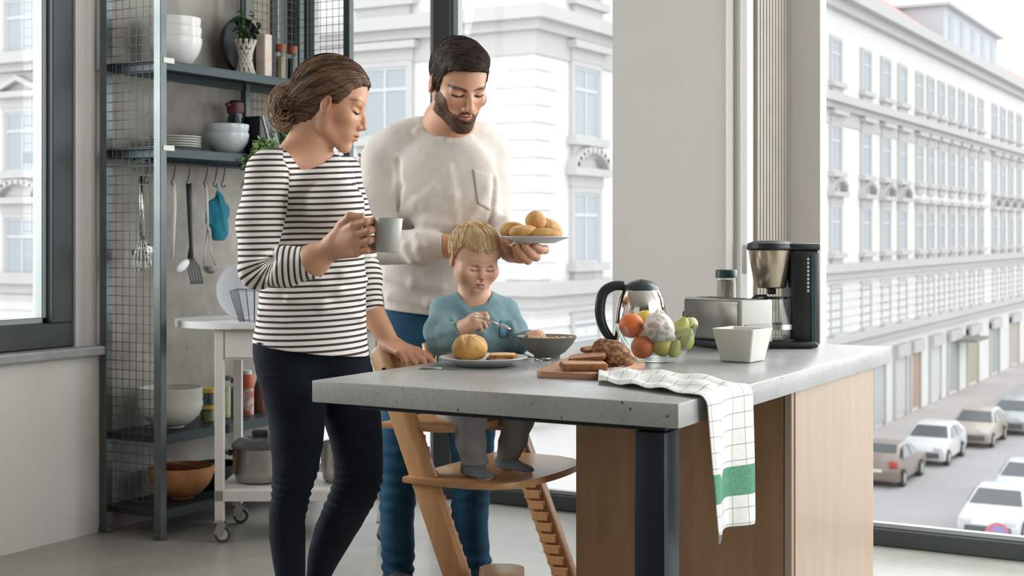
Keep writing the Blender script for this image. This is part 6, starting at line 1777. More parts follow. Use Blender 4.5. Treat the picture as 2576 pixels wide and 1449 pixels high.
# ------------------------------------------------------------------ what the adults hold
c = at(1348, 600, 3.86)
t = thing('serving_plate', 'grey rimmed plate of bread rolls held up on one hand', 'plate', tuple(c - CU * 0.013))
R = lz(88, 3.86)
bm = BM(); lathe(bm, [(0, 0.0), (R * 0.50, 0.0), (R * 0.56, 0.001), (R * 0.68, 0.006), (R, 0.017), (R, 0.019), (R * 0.97, 0.0195), (R * 0.68, 0.0095), (R * 0.54, 0.005), (0, 0.005)], n=64); obj('dish', bm, mat('pale grey stoneware', '#c4c6c6', 0.35), t, 50)
zP = c[2] - 0.013 + 0.006
def RP(px, d): p = at(px, 600, d); return p
for px, dd, r, rot, sq, sc, st, dz, lab, tilt in (
        (1291, 3.89, 30, 0.3, 0.82, 1, 1.05, 0.002, 'golden bread roll at the left of the held plate', None), (1318, 3.82, 31, 1.0, 0.62, 1, 1.2, 0.004, 'low golden bread roll at the front left of the held plate', None),
        (1368, 3.815, 36, 0.6, 0.42, 0, 1.1, 0.003, 'flat pale bread roll at the front of the held plate', None), (1382, 3.90, 27, 0.0, 0.9, 0, 1.3, 0.006, 'long seeded bread roll leaning at the right of the held plate', (0.2, 0.55)),
        (1348, 3.855, 25, 0.2, 0.98, 0, 1.0, 0.030, 'round golden bread roll on top of the heap on the held plate', None)):
    p = RP(px, dd); roll_thing(lab, (p[0], p[1], zP + dz), lz(r, dd), rot, sq, sc, ('#bb8a50', '#e6c795'), 'bread rolls on the held plate', st, tilt)
# mug
c = at(976, 590, 3.235)
t = thing('mug', 'plain grey mug held by the handle in one hand', 'mug', tuple(at(974, 634, 3.235)))
t.rotation_euler = (math.radians(1.5), math.radians(2.5), YAW)
R = lz(36, 3.235); H = lz(85, 3.235)
bm = BM(); lathe(bm, [(0, 0.001), (R * 0.84, 0.0), (R * 0.88, 0.002), (R * 0.93, H * 0.4), (R, H), (R * 0.97, H + 0.001), (R * 0.93, H - 0.002), (R * 0.86, H * 0.4), (R * 0.82, 0.006), (0, 0.005)], n=56); obj('cup', bm, mat('grey mug glaze', '#a19f97', 0.4), t, 60)
bm = BM(); tube(bm, [(-R * 0.90, 0, H * 0.82), (-R * 1.35, 0, H * 0.84), (-R * 1.66, 0, H * 0.62), (-R * 1.60, 0, H * 0.36), (-R * 1.25, 0, H * 0.18), (-R * 0.88, 0, H * 0.22)], 0.0045, 10, flat=1.3); obj('handle', bm, MATS['grey mug glaze'], t, True)
# ------------------------------------------------------------------ woman with the mug
def build_woman():
    D = 3.6
    root = thing('person', 'person in striped long-sleeved top and dark skinny jeans holding a grey mug', 'person', tuple(at(770, 1685, D)), world=True)
    HO = at(838, 261, 3.6); HR = head_axes(84, 16, 0); HS = 0.230
    q = dict(ADULT); q.update(nl=0.445, nw=0.036, jaw=0.195, chy=0.262, chin=-0.435, bstr=0.6, bw=0.018, bl=0.18, eary=0.06)
    top = [sec(372, 735, 812, 3.63, .9), sec(395, 690, 862, 3.63, .62), sec(425, 655, 888, 3.63, .62), sec(470, 640, 897, 3.62, .72), sec(530, 640, 908, 3.61, .80),
           sec(590, 642, 913, 3.6, .80), sec(650, 652, 916, 3.6, .76), sec(710, 655, 917, 3.6, .74), sec(760, 652, 918, 3.6, .74), sec(810, 646, 919, 3.6, .74), sec(850, 636, 922, 3.6, .78), sec(880, 631, 926, 3.6, .84), sec(930, 628, 929, 3.6, .86)]
    armR = [(674, 440, 3.52), (652, 560, 3.47), (648, 678, 3.41)]; rR = [54, 52, 50]
    foreR = [(655, 676, 3.41), (720, 670, 3.36), (790, 657, 3.315)]; fR = [47, 46, 43]
    wristR = (836, 620, 3.285)
    armL = [(868, 436, 3.80), (900, 580, 3.86), (915, 700, 3.86)]; rL = [38, 40, 40]
    foreL = [(915, 700, 3.86), (930, 772, 3.84)]; fL = [38, 34]
    wristL = (982, 866, 3.80)
    pj = lambda t: at(*t)
    px = lambda r, d: r * d / FPX
    def limb(F, pts, rs, k, shr=0.0, kin=0.03):
        F.chain([pj(t) for t in pts], [px(r, t[2]) - shr for r, t in zip(rs, pts)], k=k, kin=kin)
    legs = []
    leg1 = [sec(850, 640, 800, 3.58, .95), sec(900, 639, 812, 3.58, .95), sec(960, 650, 824, 3.58, .92), sec(1040, 672, 820, 3.58, .92), sec(1120, 682, 812, 3.57, .92), sec(1180, 686, 802, 3.57, .95), sec(1240, 684, 782, 3.57, 1.0),
            sec(1300, 675, 768, 3.59, 1.05), sec(1360, 678, 768, 3.6, 1.05), sec(1449, 694, 768, 3.6, 1.05), sec(1540, 706, 764, 3.6, 1.05), sec(1600, 712, 760, 3.6, 1.1), sec(1668, 712, 762, 3.6, 1.2)]
    leg2 = [sec(850, 760, 925, 3.70, .9), sec(900, 770, 930, 3.70, .9), sec(980, 792, 952, 3.69, .88), sec(1080, 822, 962, 3.67, .88), sec(1160, 842, 964, 3.66, .92), sec(1220, 838, 962, 3.65, 1.0), sec(1270, 815, 940, 3.66, 1.0),
            sec(1330, 790, 905, 3.70, 1.0), sec(1390, 776, 868, 3.73, 1.0), sec(1449, 770, 832, 3.76, 1.1), sec(1540, 762, 814, 3.78, 1.1), sec(1600, 764, 808, 3.78, 1.2), sec(1668, 764, 812, 3.78, 1.3)]
    hips = [sec(800, 644, 916, 3.62, .68), sec(840, 642, 918, 3.62, .70), sec(885, 637, 926, 3.62, .72), sec(950, 655, 930, 3.63, .66), sec(985, 690, 915, 3.63, .6)]
    # -- body: one continuous surface
    B = Field(); B.shrink = 0.011
    B.loft(top[:9], k=0.02); B.shrink = 0.02; B.loft([sec(740, 655, 915, 3.6, .72)] + hips, k=0.03); B.shrink = 0.011; B.loft(leg1, k=0.02); B.loft(leg2, k=0.012)
    limb(B, armR, rR, 0.03); limb(B, armL, rL, 0.03); limb(B, foreR, [r - 6 for r in fR], 0.004); limb(B, foreL, fL, 0.004)
    B.shrink = 0.0
    B.cap(at(722, 660, 3.36), at(790, 655, 3.315), px(34, 3.36), px(36, 3.315), k=0.006)
    B.cap(at(790, 655, 3.315), at(*wristR), px(38, 3.315), px(27, 3.29), k=0.02)
    B.cap(at(928, 770, 3.84), at(*wristL), px(32, 3.84), px(24, 3.8), k=0.02)
    for c, ff in (((736, 1676, 3.58), 0.9), ((790, 1676, 3.76), 0.95)):
        a = at(*c); B.cap(a + np.array((0, 0, 0.03)), a + CR * 0.17 - CF * 0.05 + np.array((0, 0, 0.018)), 0.036, 0.028, k=0.03)
    # neck and shoulders
    B.chain([at(806, 300, 3.6), at(783, 352, 3.61), at(765, 400, 3.62)], [px(50, 3.6), px(49, 3.6), px(62, 3.6)], k=0.03)
    B.cap(at(770, 385, 3.62), at(690, 420, 3.53), px(40, 3.6), px(34, 3.5), k=0.04)
    B.cap(at(780, 390, 3.62), at(852, 428, 3.76), px(36, 3.6), px(22, 3.7), k=0.04)
    B.frame(HO, HR, HS); head_field(B, q); B.world()
    # right hand wrapped round the mug handle: back of the hand to the lens, fingers curling away
    f = at(917, 594, 3.215) - at(*wristR)
    wv = at(*wristR)
    hand(B, wv, f, CF + 0.12 * CR, CU, 0.90, [(10, 74, 62), (9, 80, 64), (9, 80, 64), (11, 78, 60)], spread=0.03,
         thumb=[(0.050, 0.046, 0.006), (0.086, 0.060, 0.004), (0.122, 0.050, 0.010)], width=1.12, fr=0.99, k=0.004)
    # left hand resting on the back of the high chair
    fl = at(1012, 872, 3.75) - at(*wristL)
    hand(B, at(*wristL) - fl * 0.12, at(1032, 886, 3.75) - at(*wristL), -CU + 0.15 * CF, CF - 0.2 * CR, 0.9,
         [(6, 18, 16), (16, 30, 18), (24, 36, 20), (32, 40, 24)], spread=0.10, thumb=[(0.035, 0.040, 0.012), (0.055, 0.062, 0.030), (0.070, 0.070, 0.05)])
    vp, Fq = B.mesh(at(560, 100, 3.9) * [1, 1, 0] + [-0.75, -0.9, -0.01], at(1000, 100, 3.5) * [1, 1, 0] + [0.55, 0.75, 1.62], 0.0023)
    vp, Fq = keep_big(relax(vp, Fq, 1, 0.4), Fq)
    col = skin_colour(vp, (HO, HR, HS), '#c79474', '#b06a5c', '#c47a62', '#5b4131', '#3a2922', q)
    net_obj('body', vp, Fq, SKIN, root, col=col, label='light skin with rosy lips and lowered eyes')
    # -- striped top
    T = Field()
    T.loft(top, k=0.0)
    # chest
    T.ell(at(842, 520, 3.47), (0.075, 0.07, 0.075), k=0.08); 
    limb(T, armL, rL, 0.045); limb(T, armR, rR, 0.035); limb(T, foreR, fR, 0.012, kin=0.03)
    T.cap(at(915, 700, 3.86), at(936, 795, 3.83), px(40, 3.86), px(31, 3.84), k=0.03)
    # shoulder slope
    T.cap(at(748, 395, 3.6), at(682, 428, 3.53), px(34, 3.6), px(46, 3.5), k=0.04)
    T.cap(at(815, 410, 3.66), at(866, 430, 3.78), px(26, 3.66), px(32, 3.7), k=0.04)
    T.chain([at(800, 290, 3.6), at(778, 362, 3.605), at(772, 378, 3.60)], [px(56, 3.6), px(60, 3.6), px(60, 3.6)], k=0.008, mode='s')
    T.cap(at(786, 362, 3.53), at(826, 396, 3.53), px(40, 3.6), px(22, 3.6), k=0.01, mode='s')
    # hem, right cuff, left cuff
    hp = at(780, 872, 3.6); hn = np.array((0, 0, -1.0)) - 0.10 * CR * -1
    T.plane(at(640, 862, 3.6), -CU * 1.0 - 0.125 * CR * 1.0, k=0.004)
    def cuff(c, d, rad):
        C = _f(c); dn = _f(d / np.linalg.norm(d)); rad = np.float32(rad)
        def fn(p):
            w = p - C; a = w @ dn
            rr = np.sqrt(np.maximum((w * w).sum(1) - a * a, 0))
            return np.maximum(-a, np.maximum(a - 0.13, rr - rad))
        T.add(fn, 's', 0.003)
    cuff(at(787, 658, 3.315), pj(wristR) - pj((720, 670, 3.36)), 0.075)
    cuff(at(936, 788, 3.84), pj(wristL) - pj((915, 700, 3.86)), 0.06)
    # pull folds across the waist, creases at the elbow
    T.fold([(728, 752), (810, 768), (905, 800)], [5, 9, 4]); T.fold([(806, 716), (850, 730), (905, 745)], [5, 7, 4]); T.fold([(660, 790), (720, 806)], [7, 4]); T.fold([(860, 690), (915, 705)], [6, 5])
    T.fold([(727, 440), (722, 520), (706, 590)], [5, 5, 4], mode='s', k=0.014)
    T.fold([(694, 652), (668, 690), (645, 715)], [3, 3, 2], mode='s', k=0.014); T.fold([(690, 650), (650, 672), (622, 690)], [2.5, 2.5, 2], mode='s', k=0.014)
    T.disp(lambda p: 0.0022 * vnoise(p * np.array((1, 1, 0.7), np.float32), 16, 2) + 0.0008 * vnoise(p, 45, 4))
    lo = at(560, 100, 3.9) * [1, 1, 0] + [-0.75, -0.9, 0.80]; hi = at(1000, 100, 3.5) * [1, 1, 0] + [0.5, 0.75, 1.42]
    vp, Fq = T.mesh(lo, hi, 0.0028)
    vp, Fq = keep_big(relax(vp, Fq, 2, 0.5), Fq)
    # stripe coordinate: height on the trunk, distance along the arm on the sleeves
    def seg(p, a, b):
        a = pj(a); b = pj(b); ab = b - a; t = np.clip(((p - a) @ ab) / (ab @ ab), 0, 1)
        return np.sqrt(((p - a - t[:, None] * ab) ** 2).sum(1)), t * np.linalg.norm(ab), np.linalg.norm(ab), ((p - a) @ ab) / np.linalg.norm(ab)
    z = vp[:, 2]; u = vp @ CR; v = vp @ CF
    trunk = -z + 0.035 * (u - (780 - 1288) / FPX * 3.6) + 0.05 * (v - 3.6)
    px_ = 1288 + FPX * u / v
    d1, t1, L1, s1 = seg(vp, armR[0], armR[2]); d2, t2, L2, s2 = seg(vp, foreR[0], foreR[2])
    seam = 728 - 0.10 * np.maximum(590 - (CAMH - z) / v * FPX * -1 - 590, 0)
    py_ = HOR + (CAMH - z) / v * FPX
    seamx = np.interp(py_, [400, 430, 520, 600, 640], [712, 728, 724, 706, 692])
    onR = (v < 3.585) & (px_ < seamx) & (py_ < 735) & (d1 < 0.085)
    onF = (d2 < 0.066) & (v < 3.47) & (s2 > 0.0)
    armz = -z * 1.0 + 0.02 * (u - (680 - 1288) / FPX * 3.5)
    bend = sstep(0.0, 0.05, s2)
    st = np.where(onR, armz, trunk)
    fore = s2 + (-(pj(foreR[0])[2]) + 0.0)
    # the elbow fans out: stripes turn from level to upright
    el = pj((700, 648, 3.40))
    ru = (vp - el) @ CR; rz = (vp - el)[:, 2]
    ang = np.arctan2(ru, -rz)
    fan = -el[2] + 0.075 * (ang + PI / 2) 
    isfan = (onR | onF) & (rz < 0.0) & (v < 3.5) & (np.hypot(ru, rz) < 0.13) & (ru < 0.0)
    st = np.where(onF & ~isfan & ((rz < 0.0) | (ru > 0.0)), -el[2] + 0.075 * PI / 2 + ru, st)
    st = np.where(isfan, fan, st)
    dL, tL, LL, sL = seg(vp, (915, 690, 3.86), (936, 795, 3.83))
    st = np.where((dL < 0.06) & (v > 3.70) & (px_ > 917), sL, st)
    n = N('striped jersey')
    a = n.new('ShaderNodeAttribute'); a.attribute_name = 'stripe'
    m1 = n.new('ShaderNodeMath'); m1.operation = 'MULTIPLY'; m1.inputs[1].default_value = 1 / 0.0148
    m2 = n.new('ShaderNodeMath'); m2.operation = 'FRACT'
    n.link(a.outputs['Fac'], m1.inputs[0]); n.link(m1.outputs[0], m2.inputs[0])
    c = n.ramp(m2.outputs[0], [(0.0, rgb('#e9e4de')), (0.54, rgb('#e9e4de')), (0.60, rgb('#493d38')), (0.93, rgb('#493d38')), (1.0, rgb('#e9e4de'))])
    n.link(c, n.b.inputs['Base Color']); n.b.inputs['Roughness'].default_value = 0.9
    n.b.inputs['Specular IOR Level'].default_value = 0.2
    n.bump(n.noise(n.coord(), 380, 2), 0.2, 0.001)
    net_obj('striped_top', vp, Fq, n.m, root, attrs={'stripe': st}, label='white top with thin dark brown stripes')
    # -- jeans
    J = Field()
    J.loft(hips, k=0); J.loft(leg1, k=0.02); J.loft(leg2, k=0.012)
    J.plane(at(780, 1640, 3.6), -CU, k=0.003)
    J.plane(at(780, 852, 3.6), CU, k=0.003)
    def creases(p):
        py = HOR + (CAMH - p[:, 2]) / (p @ _f(CF)) * FPX
        w = np.exp(-((py - 1235) / 55) ** 2) * 0.0042 + np.exp(-((py - 1600) / 60) ** 2) * 0.004 + np.exp(-((py - 930) / 40) ** 2) * 0.0015
        return w * np.sin(p[:, 2] * 300 + 2.6 * vnoise(p, 14, 9)) * (0.4 + 0.6 * np.abs(vnoise(p, 20, 12))) + 0.0012 * vnoise(p, 30, 8)
    J.disp(creases)
    J.cap(at(655, 868, 3.50), at(652, 960, 3.50), px(2.2, 3.5), k=0.006, mode='s')
    vp, Fq = J.mesh(lo * [1, 1, 0] + [0, 0, 0.0], hi * [1, 1, 0] + [0, 0, 0.9], 0.0036)
    vp, Fq = keep_big(relax(vp, Fq, 2, 0.5), Fq)
    net_obj('jeans', vp, Fq, cloth_mat('black denim', '#080d13', '#151e28', 420, 0.9, (9, '#1e2a36', 0.5), 0.3, 0.03), root)
    # -- hair swept back into a low knot
    Hf = Field(); Hf.frame(HO, HR, HS)
    line = [(0, 0.30), (25, 0.285), (42, 0.20), (54, 0.09), (64, 0.00), (75, 0.01), (85, 0.06), (94, 0.02), (103, -0.14), (118, -0.26), (150, -0.34), (180, -0.38)]
    def over(Fh):
        Fh.ell((0, -0.30, 0.02), (0.25, 0.22, 0.30), k=0.10)
        Fh.ell((0, -0.40, -0.12), (0.15, 0.13, 0.16), k=0.10)
    hair_field(Hf, q, 0.045, line, over)
    bun = to_local(at(722, 268, 3.6)[None], HO, HR, HS)[0]
    Hf.ell(bun + (0.0, 0.02, 0.0), (0.115, 0.125, 0.155), k=0.05)
    Hf.ell(bun + (0.01, -0.06, -0.05), (0.10, 0.09, 0.13), k=0.04)
    Hf.ell(bun + (0.0, -0.02, 0.10), (0.09, 0.10, 0.07), k=0.03)
    Hf.ell(bun + (0.05, 0.03, -0.08), (0.06, 0.05, 0.06), k=0.03, mode='s')
    bw = at(722, 268, 3.6)
    def strands(p):
        L = to_local(p, HO, HR, HS).astype(np.float32)
        pol = np.arctan2(L[:, 0], L[:, 2] + 0.12) 
        r = np.hypot(L[:, 0], L[:, 2] + 0.12)
        inb = ((L - _f(bun)) ** 2).sum(1) < 0.2 ** 2
        w = np.arctan2(L[:, 2] - bun[2], L[:, 1] - bun[1])
        rb = np.sqrt(((L - _f(bun)) ** 2).sum(1))
        q1 = np.stack([pol * 9, L[:, 1] * 0.8, np.zeros_like(pol)], 1).astype(np.float32)
        q2 = np.stack([rb * 40 + w * 1.6, L[:, 0] * 9, np.zeros_like(pol)], 1).astype(np.float32)
        return np.where(inb, vnoise(q2, 1.0, 5), vnoise(q1, 1.6, 5) * 0.6 + vnoise(q1, 4.5, 6) * 0.5), inb, L
    Hf.disp(lambda p: (lambda s: (np.where(s[1], 0.0045, 0.0016) * s[0]).astype(np.float32))(strands(p)))
    vp, Fq = Hf.mesh(HO - 0.24, HO + 0.22, 0.0021)
    vp, Fq = keep_big(relax(vp, Fq, 1, 0.4), Fq)
    s_, inb, L = strands(vp)
    fine = vnoise(np.stack([np.arctan2(L[:, 0], L[:, 2] + 0.12) * 40, L[:, 1] * 3, L[:, 0] * 0], 1), 1.0, 8)
    light = np.clip(0.42 + 0.42 * s_ + 0.22 * fine + np.where(inb, 0.15, 0) + 0.35 * sstep(0.1, -0.45, L[:, 1]) * sstep(-0.1, 0.4, L[:, 2]), 0, 1)[:, None]
    col = lin('#2b1f17') * (1 - light) + lin('#80624a') * light
    hr = net_obj('hair', vp, Fq, hair_mat('brown hair'), root, col=col, label='brown hair swept back into a loose low knot')
    bl_ = _f(bun)
    strand_mesh(hr, vp, Fq, HO, HR, HS, lambda l: bl_ - l if np.linalg.norm(bl_ - l) > 0.16 else np.cross(l - bl_, (1.0, 0.2, 0.1)), 900, 9, 0.011, 0.0008, ['#2e2018', '#463327', '#6b5039', '#94755a'], 11, jitter=0.05)
    # loose loops and flyaway strands of the knot
    rs = np.random.RandomState(4); bm = BM()
    for i in range(46):
        a0 = rs.uniform(0, 2 * PI); rad = rs.uniform(0.026, 0.046); tilt = rs.uniform(-0.5, 0.5)
        c = bw + CR * rs.uniform(-0.014, 0.008) + CU * rs.uniform(-0.022, 0.016) - CF * rs.uniform(-0.03, 0.035)
        pts = []
        for j in range(11):
            t = a0 + j / 10 * rs.uniform(1.5, 3.6) if j == 0 else t + rs.uniform(0.2, 0.4)
            pts.append(c + CR * rad * 0.85 * math.cos(t) + CU * rad * 1.15 * math.sin(t) - CF * 0.02 * math.sin(t * 0.7 + tilt))
        tube(bm, pts, rs.uniform(0.0006, 0.0016), 5)
    for i in range(16):
        s0 = at(700 + rs.uniform(-14, 30), 275 + rs.uniform(-10, 25), 3.58 + rs.uniform(-0.04, 0.04))
        e = at(690 + rs.uniform(-12, 40), 322 + rs.uniform(-12, 10), 3.58)
        m_ = (s0 + e) / 2 - CR * rs.uniform(0.0, 0.02)
        tube(bm, [s0, m_, e], [0.0009, 0.0008, 0.0003], 4)
    obj('loose_strands', bm, mat('loose hair strands', '#9a7859', 0.45), hr, True)
    for xo in (0, 5):
        bm = BM(); tube(bm, [at(806 + xo, 262, 3.51), at(803 + xo, 300, 3.515), at(802 + xo, 345, 3.53)], [0.0007, 0.0006, 0.0003], 4)
        obj('wisp', bm, mat('loose hair strands', '#9a7859', 0.45), hr, True)
    return root
build_woman()
# ------------------------------------------------------------------ man with the plate of rolls
def build_man():
    D = 4.33
    root = thing('person', 'bearded person in cream pocket sweater and blue jeans holding a plate of rolls', 'person', tuple(at(1110, 1500, D)), world=True)
    HO = at(1154, 209, 4.06); HR = head_axes(27, 27, -3); HS = 0.243
    q = dict(ADULT); q.update(jaw=0.228, nw=0.044, nl=0.465, chy=0.285, chin=-0.45, brow=0.048, lip=0.85, arch=1.3, bslope=0.10, bw=0.027, lw=0.018, bl=0.35, side=0.35)
    pj = lambda t: at(*t)
    px = lambda r, d: r * d / FPX
    def limb(F, pts, rs, k, kin=0.03, flat=None):
        F.chain([pj(t) for t in pts], [px(r, t[2]) for r, t in zip(rs, pts)], k=k, kin=kin, flat=flat)
    top = [sec(318, 1030, 1222, 4.24, .62), sec(345, 985, 1250, 4.25, .55), sec(385, 962, 1262, 4.26, .56), sec(450, 965, 1258, 4.27, .62), sec(520, 968, 1250, 4.28, .64),
           sec(600, 962, 1246, 4.3, .66), sec(660, 958, 1243, 4.31, .66), sec(720, 960, 1240, 4.32, .66), sec(780, 968, 1236, 4.33, .64), sec(830, 966, 1236, 4.33, .62)]
    armR = [(968, 398, 4.24), (948, 500, 4.20), (952, 612, 4.14)]; rR = [52, 50, 46]
    foreR = [(958, 622, 4.13), (1060, 626, 4.06), (1124, 620, 4.04)]; fR = [44, 39, 32]
    armL = [(1236, 392, 4.28), (1252, 480, 4.26), (1264, 572, 4.20)]; rL = [42, 34, 34]
    foreL = [(1266, 580, 4.19), (1282, 628, 4.0)]; fL = [36, 31]
    leg1 = [sec(820, 962, 1110, 4.35, .85), sec(900, 960, 1102, 4.35, .85), sec(1000, 960, 1076, 4.35, .95), sec(1100, 960, 1056, 4.35, 1.05), sec(1200, 955, 1048, 4.35, 1.1), sec(1300, 955, 1042, 4.36, 1.1), sec(1390, 960, 1044, 4.37, 1.1), sec(1450, 962, 1040, 4.37, 1.2), sec(1490, 962, 1044, 4.37, 1.3)]
    leg2 = [sec(820, 1090, 1240, 4.35, .85), sec(900, 1100, 1244, 4.35, .85), sec(1000, 1118, 1250, 4.35, .9), sec(1090, 1130, 1246, 4.34, 1.0), sec(1170, 1136, 1238, 4.34, 1.05), sec(1240, 1134, 1234, 4.34, 1.1), sec(1320, 1136, 1228, 4.35, 1.1), sec(1390, 1140, 1232, 4.35, 1.1), sec(1450, 1146, 1238, 4.35, 1.2), sec(1488, 1148, 1238, 4.35, 1.2)]
    hips = [sec(770, 968, 1234, 4.34, .62), sec(840, 964, 1240, 4.34, .62), sec(930, 966, 1240, 4.34, .58), sec(960, 990, 1220, 4.34, .5)]
    B = Field(); B.shrink = 0.013
    B.loft(top[:7], k=0.02); B.shrink = 0.022; B.loft([sec(650, 968, 1236, 4.32, .6)] + hips, k=0.03); B.shrink = 0.013; B.loft(leg1, k=0.02); B.loft(leg2, k=0.012)
    B.shrink = 0.0
    limb(B, armR, [r - 12 for r in rR], 0.03); limb(B, armL, [r - 9 for r in rL], 0.03)
    limb(B, [(975, 622, 4.12), (1110, 620, 4.05), (1150, 616, 4.05)], [30, 27, 23], 0.006); limb(B, foreL, [26, 24], 0.006)
    B.chain([at(1150, 262, 4.10), at(1128, 312, 4.18), at(1120, 350, 4.24)], [px(58, 4.1), px(60, 4.15), px(72, 4.2)], k=0.03)
    B.cap(at(1120, 345, 4.25), at(1010, 372, 4.24), px(36, 4.2), px(28, 4.2), k=0.05)
    B.cap(at(1120, 345, 4.25), at(1215, 368, 4.27), px(36, 4.2), px(26, 4.2), k=0.05)
    B.frame(HO, HR, HS); head_field(B, q); B.world()
    for c in ((1000, 1478, 4.37), (1192, 1476, 4.35)):
        a = at(*c); a[2] = 0.07
        B.cap(a - CU * 0.02, a - CF * 0.02 + CR * 0.02 - CU * 0.035, 0.028, 0.020, k=0.02)
    # right hand behind the child's head
    w = at(1150, 616, 4.05)
    hand(B, w, CR + 0.1 * CU, -CF * 0.2 - CU, -CF, 1.0, [(20, 30, 20)] * 4, thumb=[(0.045, 0.042, 0.01), (0.07, 0.056, 0.016), (0.095, 0.06, 0.02)])
    # left hand carrying the plate on bent fingers, knuckles below, tips under the rim
    W = at(1288, 630, 3.99)
    kn = [at(1352, 628, 3.93), at(1335, 640, 3.925), at(1316, 646, 3.925), at(1302, 644, 3.93)]
    for c in kn: B.cap(W, c, px(24, 3.97), px(16, 3.93), k=0.015)
    pip = [at(1371, 628, 3.885), at(1349, 646, 3.87), at(1328, 655, 3.865), at(1309, 651, 3.875)]
    tip = [at(1346, 618, 3.83), at(1322, 620, 3.825), at(1303, 622, 3.835), at(1294, 622, 3.86)]
    for a, b, c, r in zip(kn, pip, tip, (10, 10.5, 10, 8.5)):
        m_ = (b + c) / 2 + CU * -0.004 - CF * 0.006
        B.chain([a, b, m_, c], [px(r * 1.15, 3.9), px(r * 1.08, 3.9), px(r, 3.9), px(r * 0.85, 3.9)], k=0.005, kin=0.004)
    B.chain([at(1276, 622, 3.95), at(1262, 612, 3.90), at(1268, 602, 3.87), at(1283, 606, 3.85)], [px(15, 3.9), px(12, 3.9), px(10, 3.9), px(8, 3.9)], k=0.012, kin=0.005)
    lo = at(900, 100, 4.55) * [1, 1, 0] + [-0.35, -0.65, -0.01]; hi = at(1300, 100, 4.1) * [1, 1, 0] + [0.45, 0.55, 1.80]
    vp, Fq = B.mesh(lo, hi, 0.0026)
    vp, Fq = keep_big(relax(vp, Fq, 1, 0.4), Fq)
    col = skin_colour(vp, (HO, HR, HS), '#c8977a', '#a8665a', '#c4806a', '#3a2a22', '#2e211d', q)
    net_obj('body', vp, Fq, SKIN, root, col=col, label='light skin with lowered eyes')
    # -- beard: cropped hair over jaw, chin and lip
    def beard_w(p):
        L = to_local(p, HO, HR, HS); x, y, z = np.abs(L[:, 0]), L[:, 1], L[:, 2]
        mz = q['mouth']
        line = np.interp(x, [0, 0.07, 0.12, 0.17, 0.22, 0.27, 0.33], [mz + 0.075, mz + 0.07, mz + 0.02, mz + 0.03, mz + 0.10, mz + 0.22, mz + 0.34])
        w = line - z
        mouth = np.maximum(1 - (x / 0.085) ** 2 - ((z - (mz - 0.004)) / 0.034) ** 2, -1)
        w = np.minimum(w, -mouth * 0.05)
        w = np.minimum(w, y + 0.02 + 0.10 * (z > -0.2))
        w = np.minimum(w, z + 0.56)
        w = np.minimum(w, 0.312 - x)
        return w.astype(np.float32)
    Bd = Field(); Bd.frame(HO, HR, HS); head_field(Bd, q); Bd.world()
    Bd.disp(lambda p: ((-0.0016 - 0.0040 * sstep(-0.2, -0.45, to_local(p, HO, HR, HS)[:, 2])) * sstep(0.0, 0.055, beard_w(p)) - 0.0004 + 0.0008 * vnoise(p, 420, 4)).astype(np.float32))
    Bd.add(lambda p: (-beard_w(p) * HS * 0.8).astype(np.float32), 'i', 0.003)
    Bd.disp(lambda p: 0.0007 * vnoise(p, 300, 7))
    vp, Fq = Bd.mesh(HO - 0.2, HO + 0.17, 0.0019)
    vp, Fq = keep_big(vp, Fq)
    nz = np.clip(0.5 + 0.5 * vnoise(vp, 500, 3) + 0.25 * vnoise(vp, 120, 4), 0, 1)[:, None]
    net_obj('beard', vp, Fq, hair_mat('beard hair', 0.6), root, col=(lambda c, e: c * e + lin('#8a6450') * (1 - e))(lin('#2e221c') * (1 - nz) + lin('#5a4335') * nz, sstep(-0.01, 0.06, beard_w(vp) + 0.02 * vnoise(vp, 260, 9))[:, None]), label='cropped dark brown beard')
    # -- hair, short at the sides and combed across on top
    Hf = Field(); Hf.frame(HO, HR, HS)
    line = [(0, 0.285), (20, 0.28), (38, 0.24), (50, 0.20), (58, 0.14), (66, 0.02), (72, -0.10), (82, -0.10), (86, 0.05), (98, 0.085), (108, 0.0), (116, -0.16), (150, -0.30), (180, -0.33)]
    def over(Fh):
        Fh.ell((0.02, 0.05, 0.30), (0.275, 0.35, 0.255), k=0.08)
        Fh.ell((-0.05, 0.20, 0.36), (0.20, 0.17, 0.155), k=0.06)
    hair_field(Hf, q, 0.032, line, over)
    def st(p):
        L = to_local(p, HO, HR, HS).astype(np.float32)
        # combed from the left parting across the brow
        s1 = np.stack([L[:, 1] * 14 + L[:, 0] * 5, L[:, 2] * 7 - L[:, 0] * 3, L[:, 0] * 2.0], 1)
        s2 = np.stack([L[:, 1] * 34 + L[:, 0] * 10, L[:, 2] * 16, L[:, 0] * 4], 1)
        return vnoise(s1, 1.0, 2) * 0.6 + vnoise(s2, 1.0, 6) * 0.5
    Hf.disp(lambda p: (0.0026 * st(p)).astype(np.float32))
    vp, Fq = Hf.mesh(HO - 0.22, HO + 0.22, 0.0021)
    vp, Fq = keep_big(relax(vp, Fq, 1, 0.3), Fq)
    l = np.clip(0.35 + 0.55 * st(vp) + 0.3 * vnoise(vp, 200, 4), 0, 1)[:, None]
    hr = net_obj('hair', vp, Fq, hair_mat('dark hair', 0.7), root, col=lin('#1d1613') * (1 - l) + lin('#49382e') * l, label='short dark brown hair combed across')
    def flow(l):
        if l[2] > 0.28: return np.array((-0.75, 0.55 - 0.6 * (l[1] < -0.15), 0.05))
        return np.array((-0.25 if l[1] > 0.15 else 0.0, 0.25 if l[1] > 0.15 else -0.45, -1.0))
    strand_mesh(hr, vp, Fq, HO, HR, HS, flow, 1500, 7, 0.0075, 0.0006, ['#181210', '#2a201b', '#3f3129', '#57463b'], 12, jitter=0.12)
    # -- sweater
    T = Field()
    T.loft(top, k=0.0)
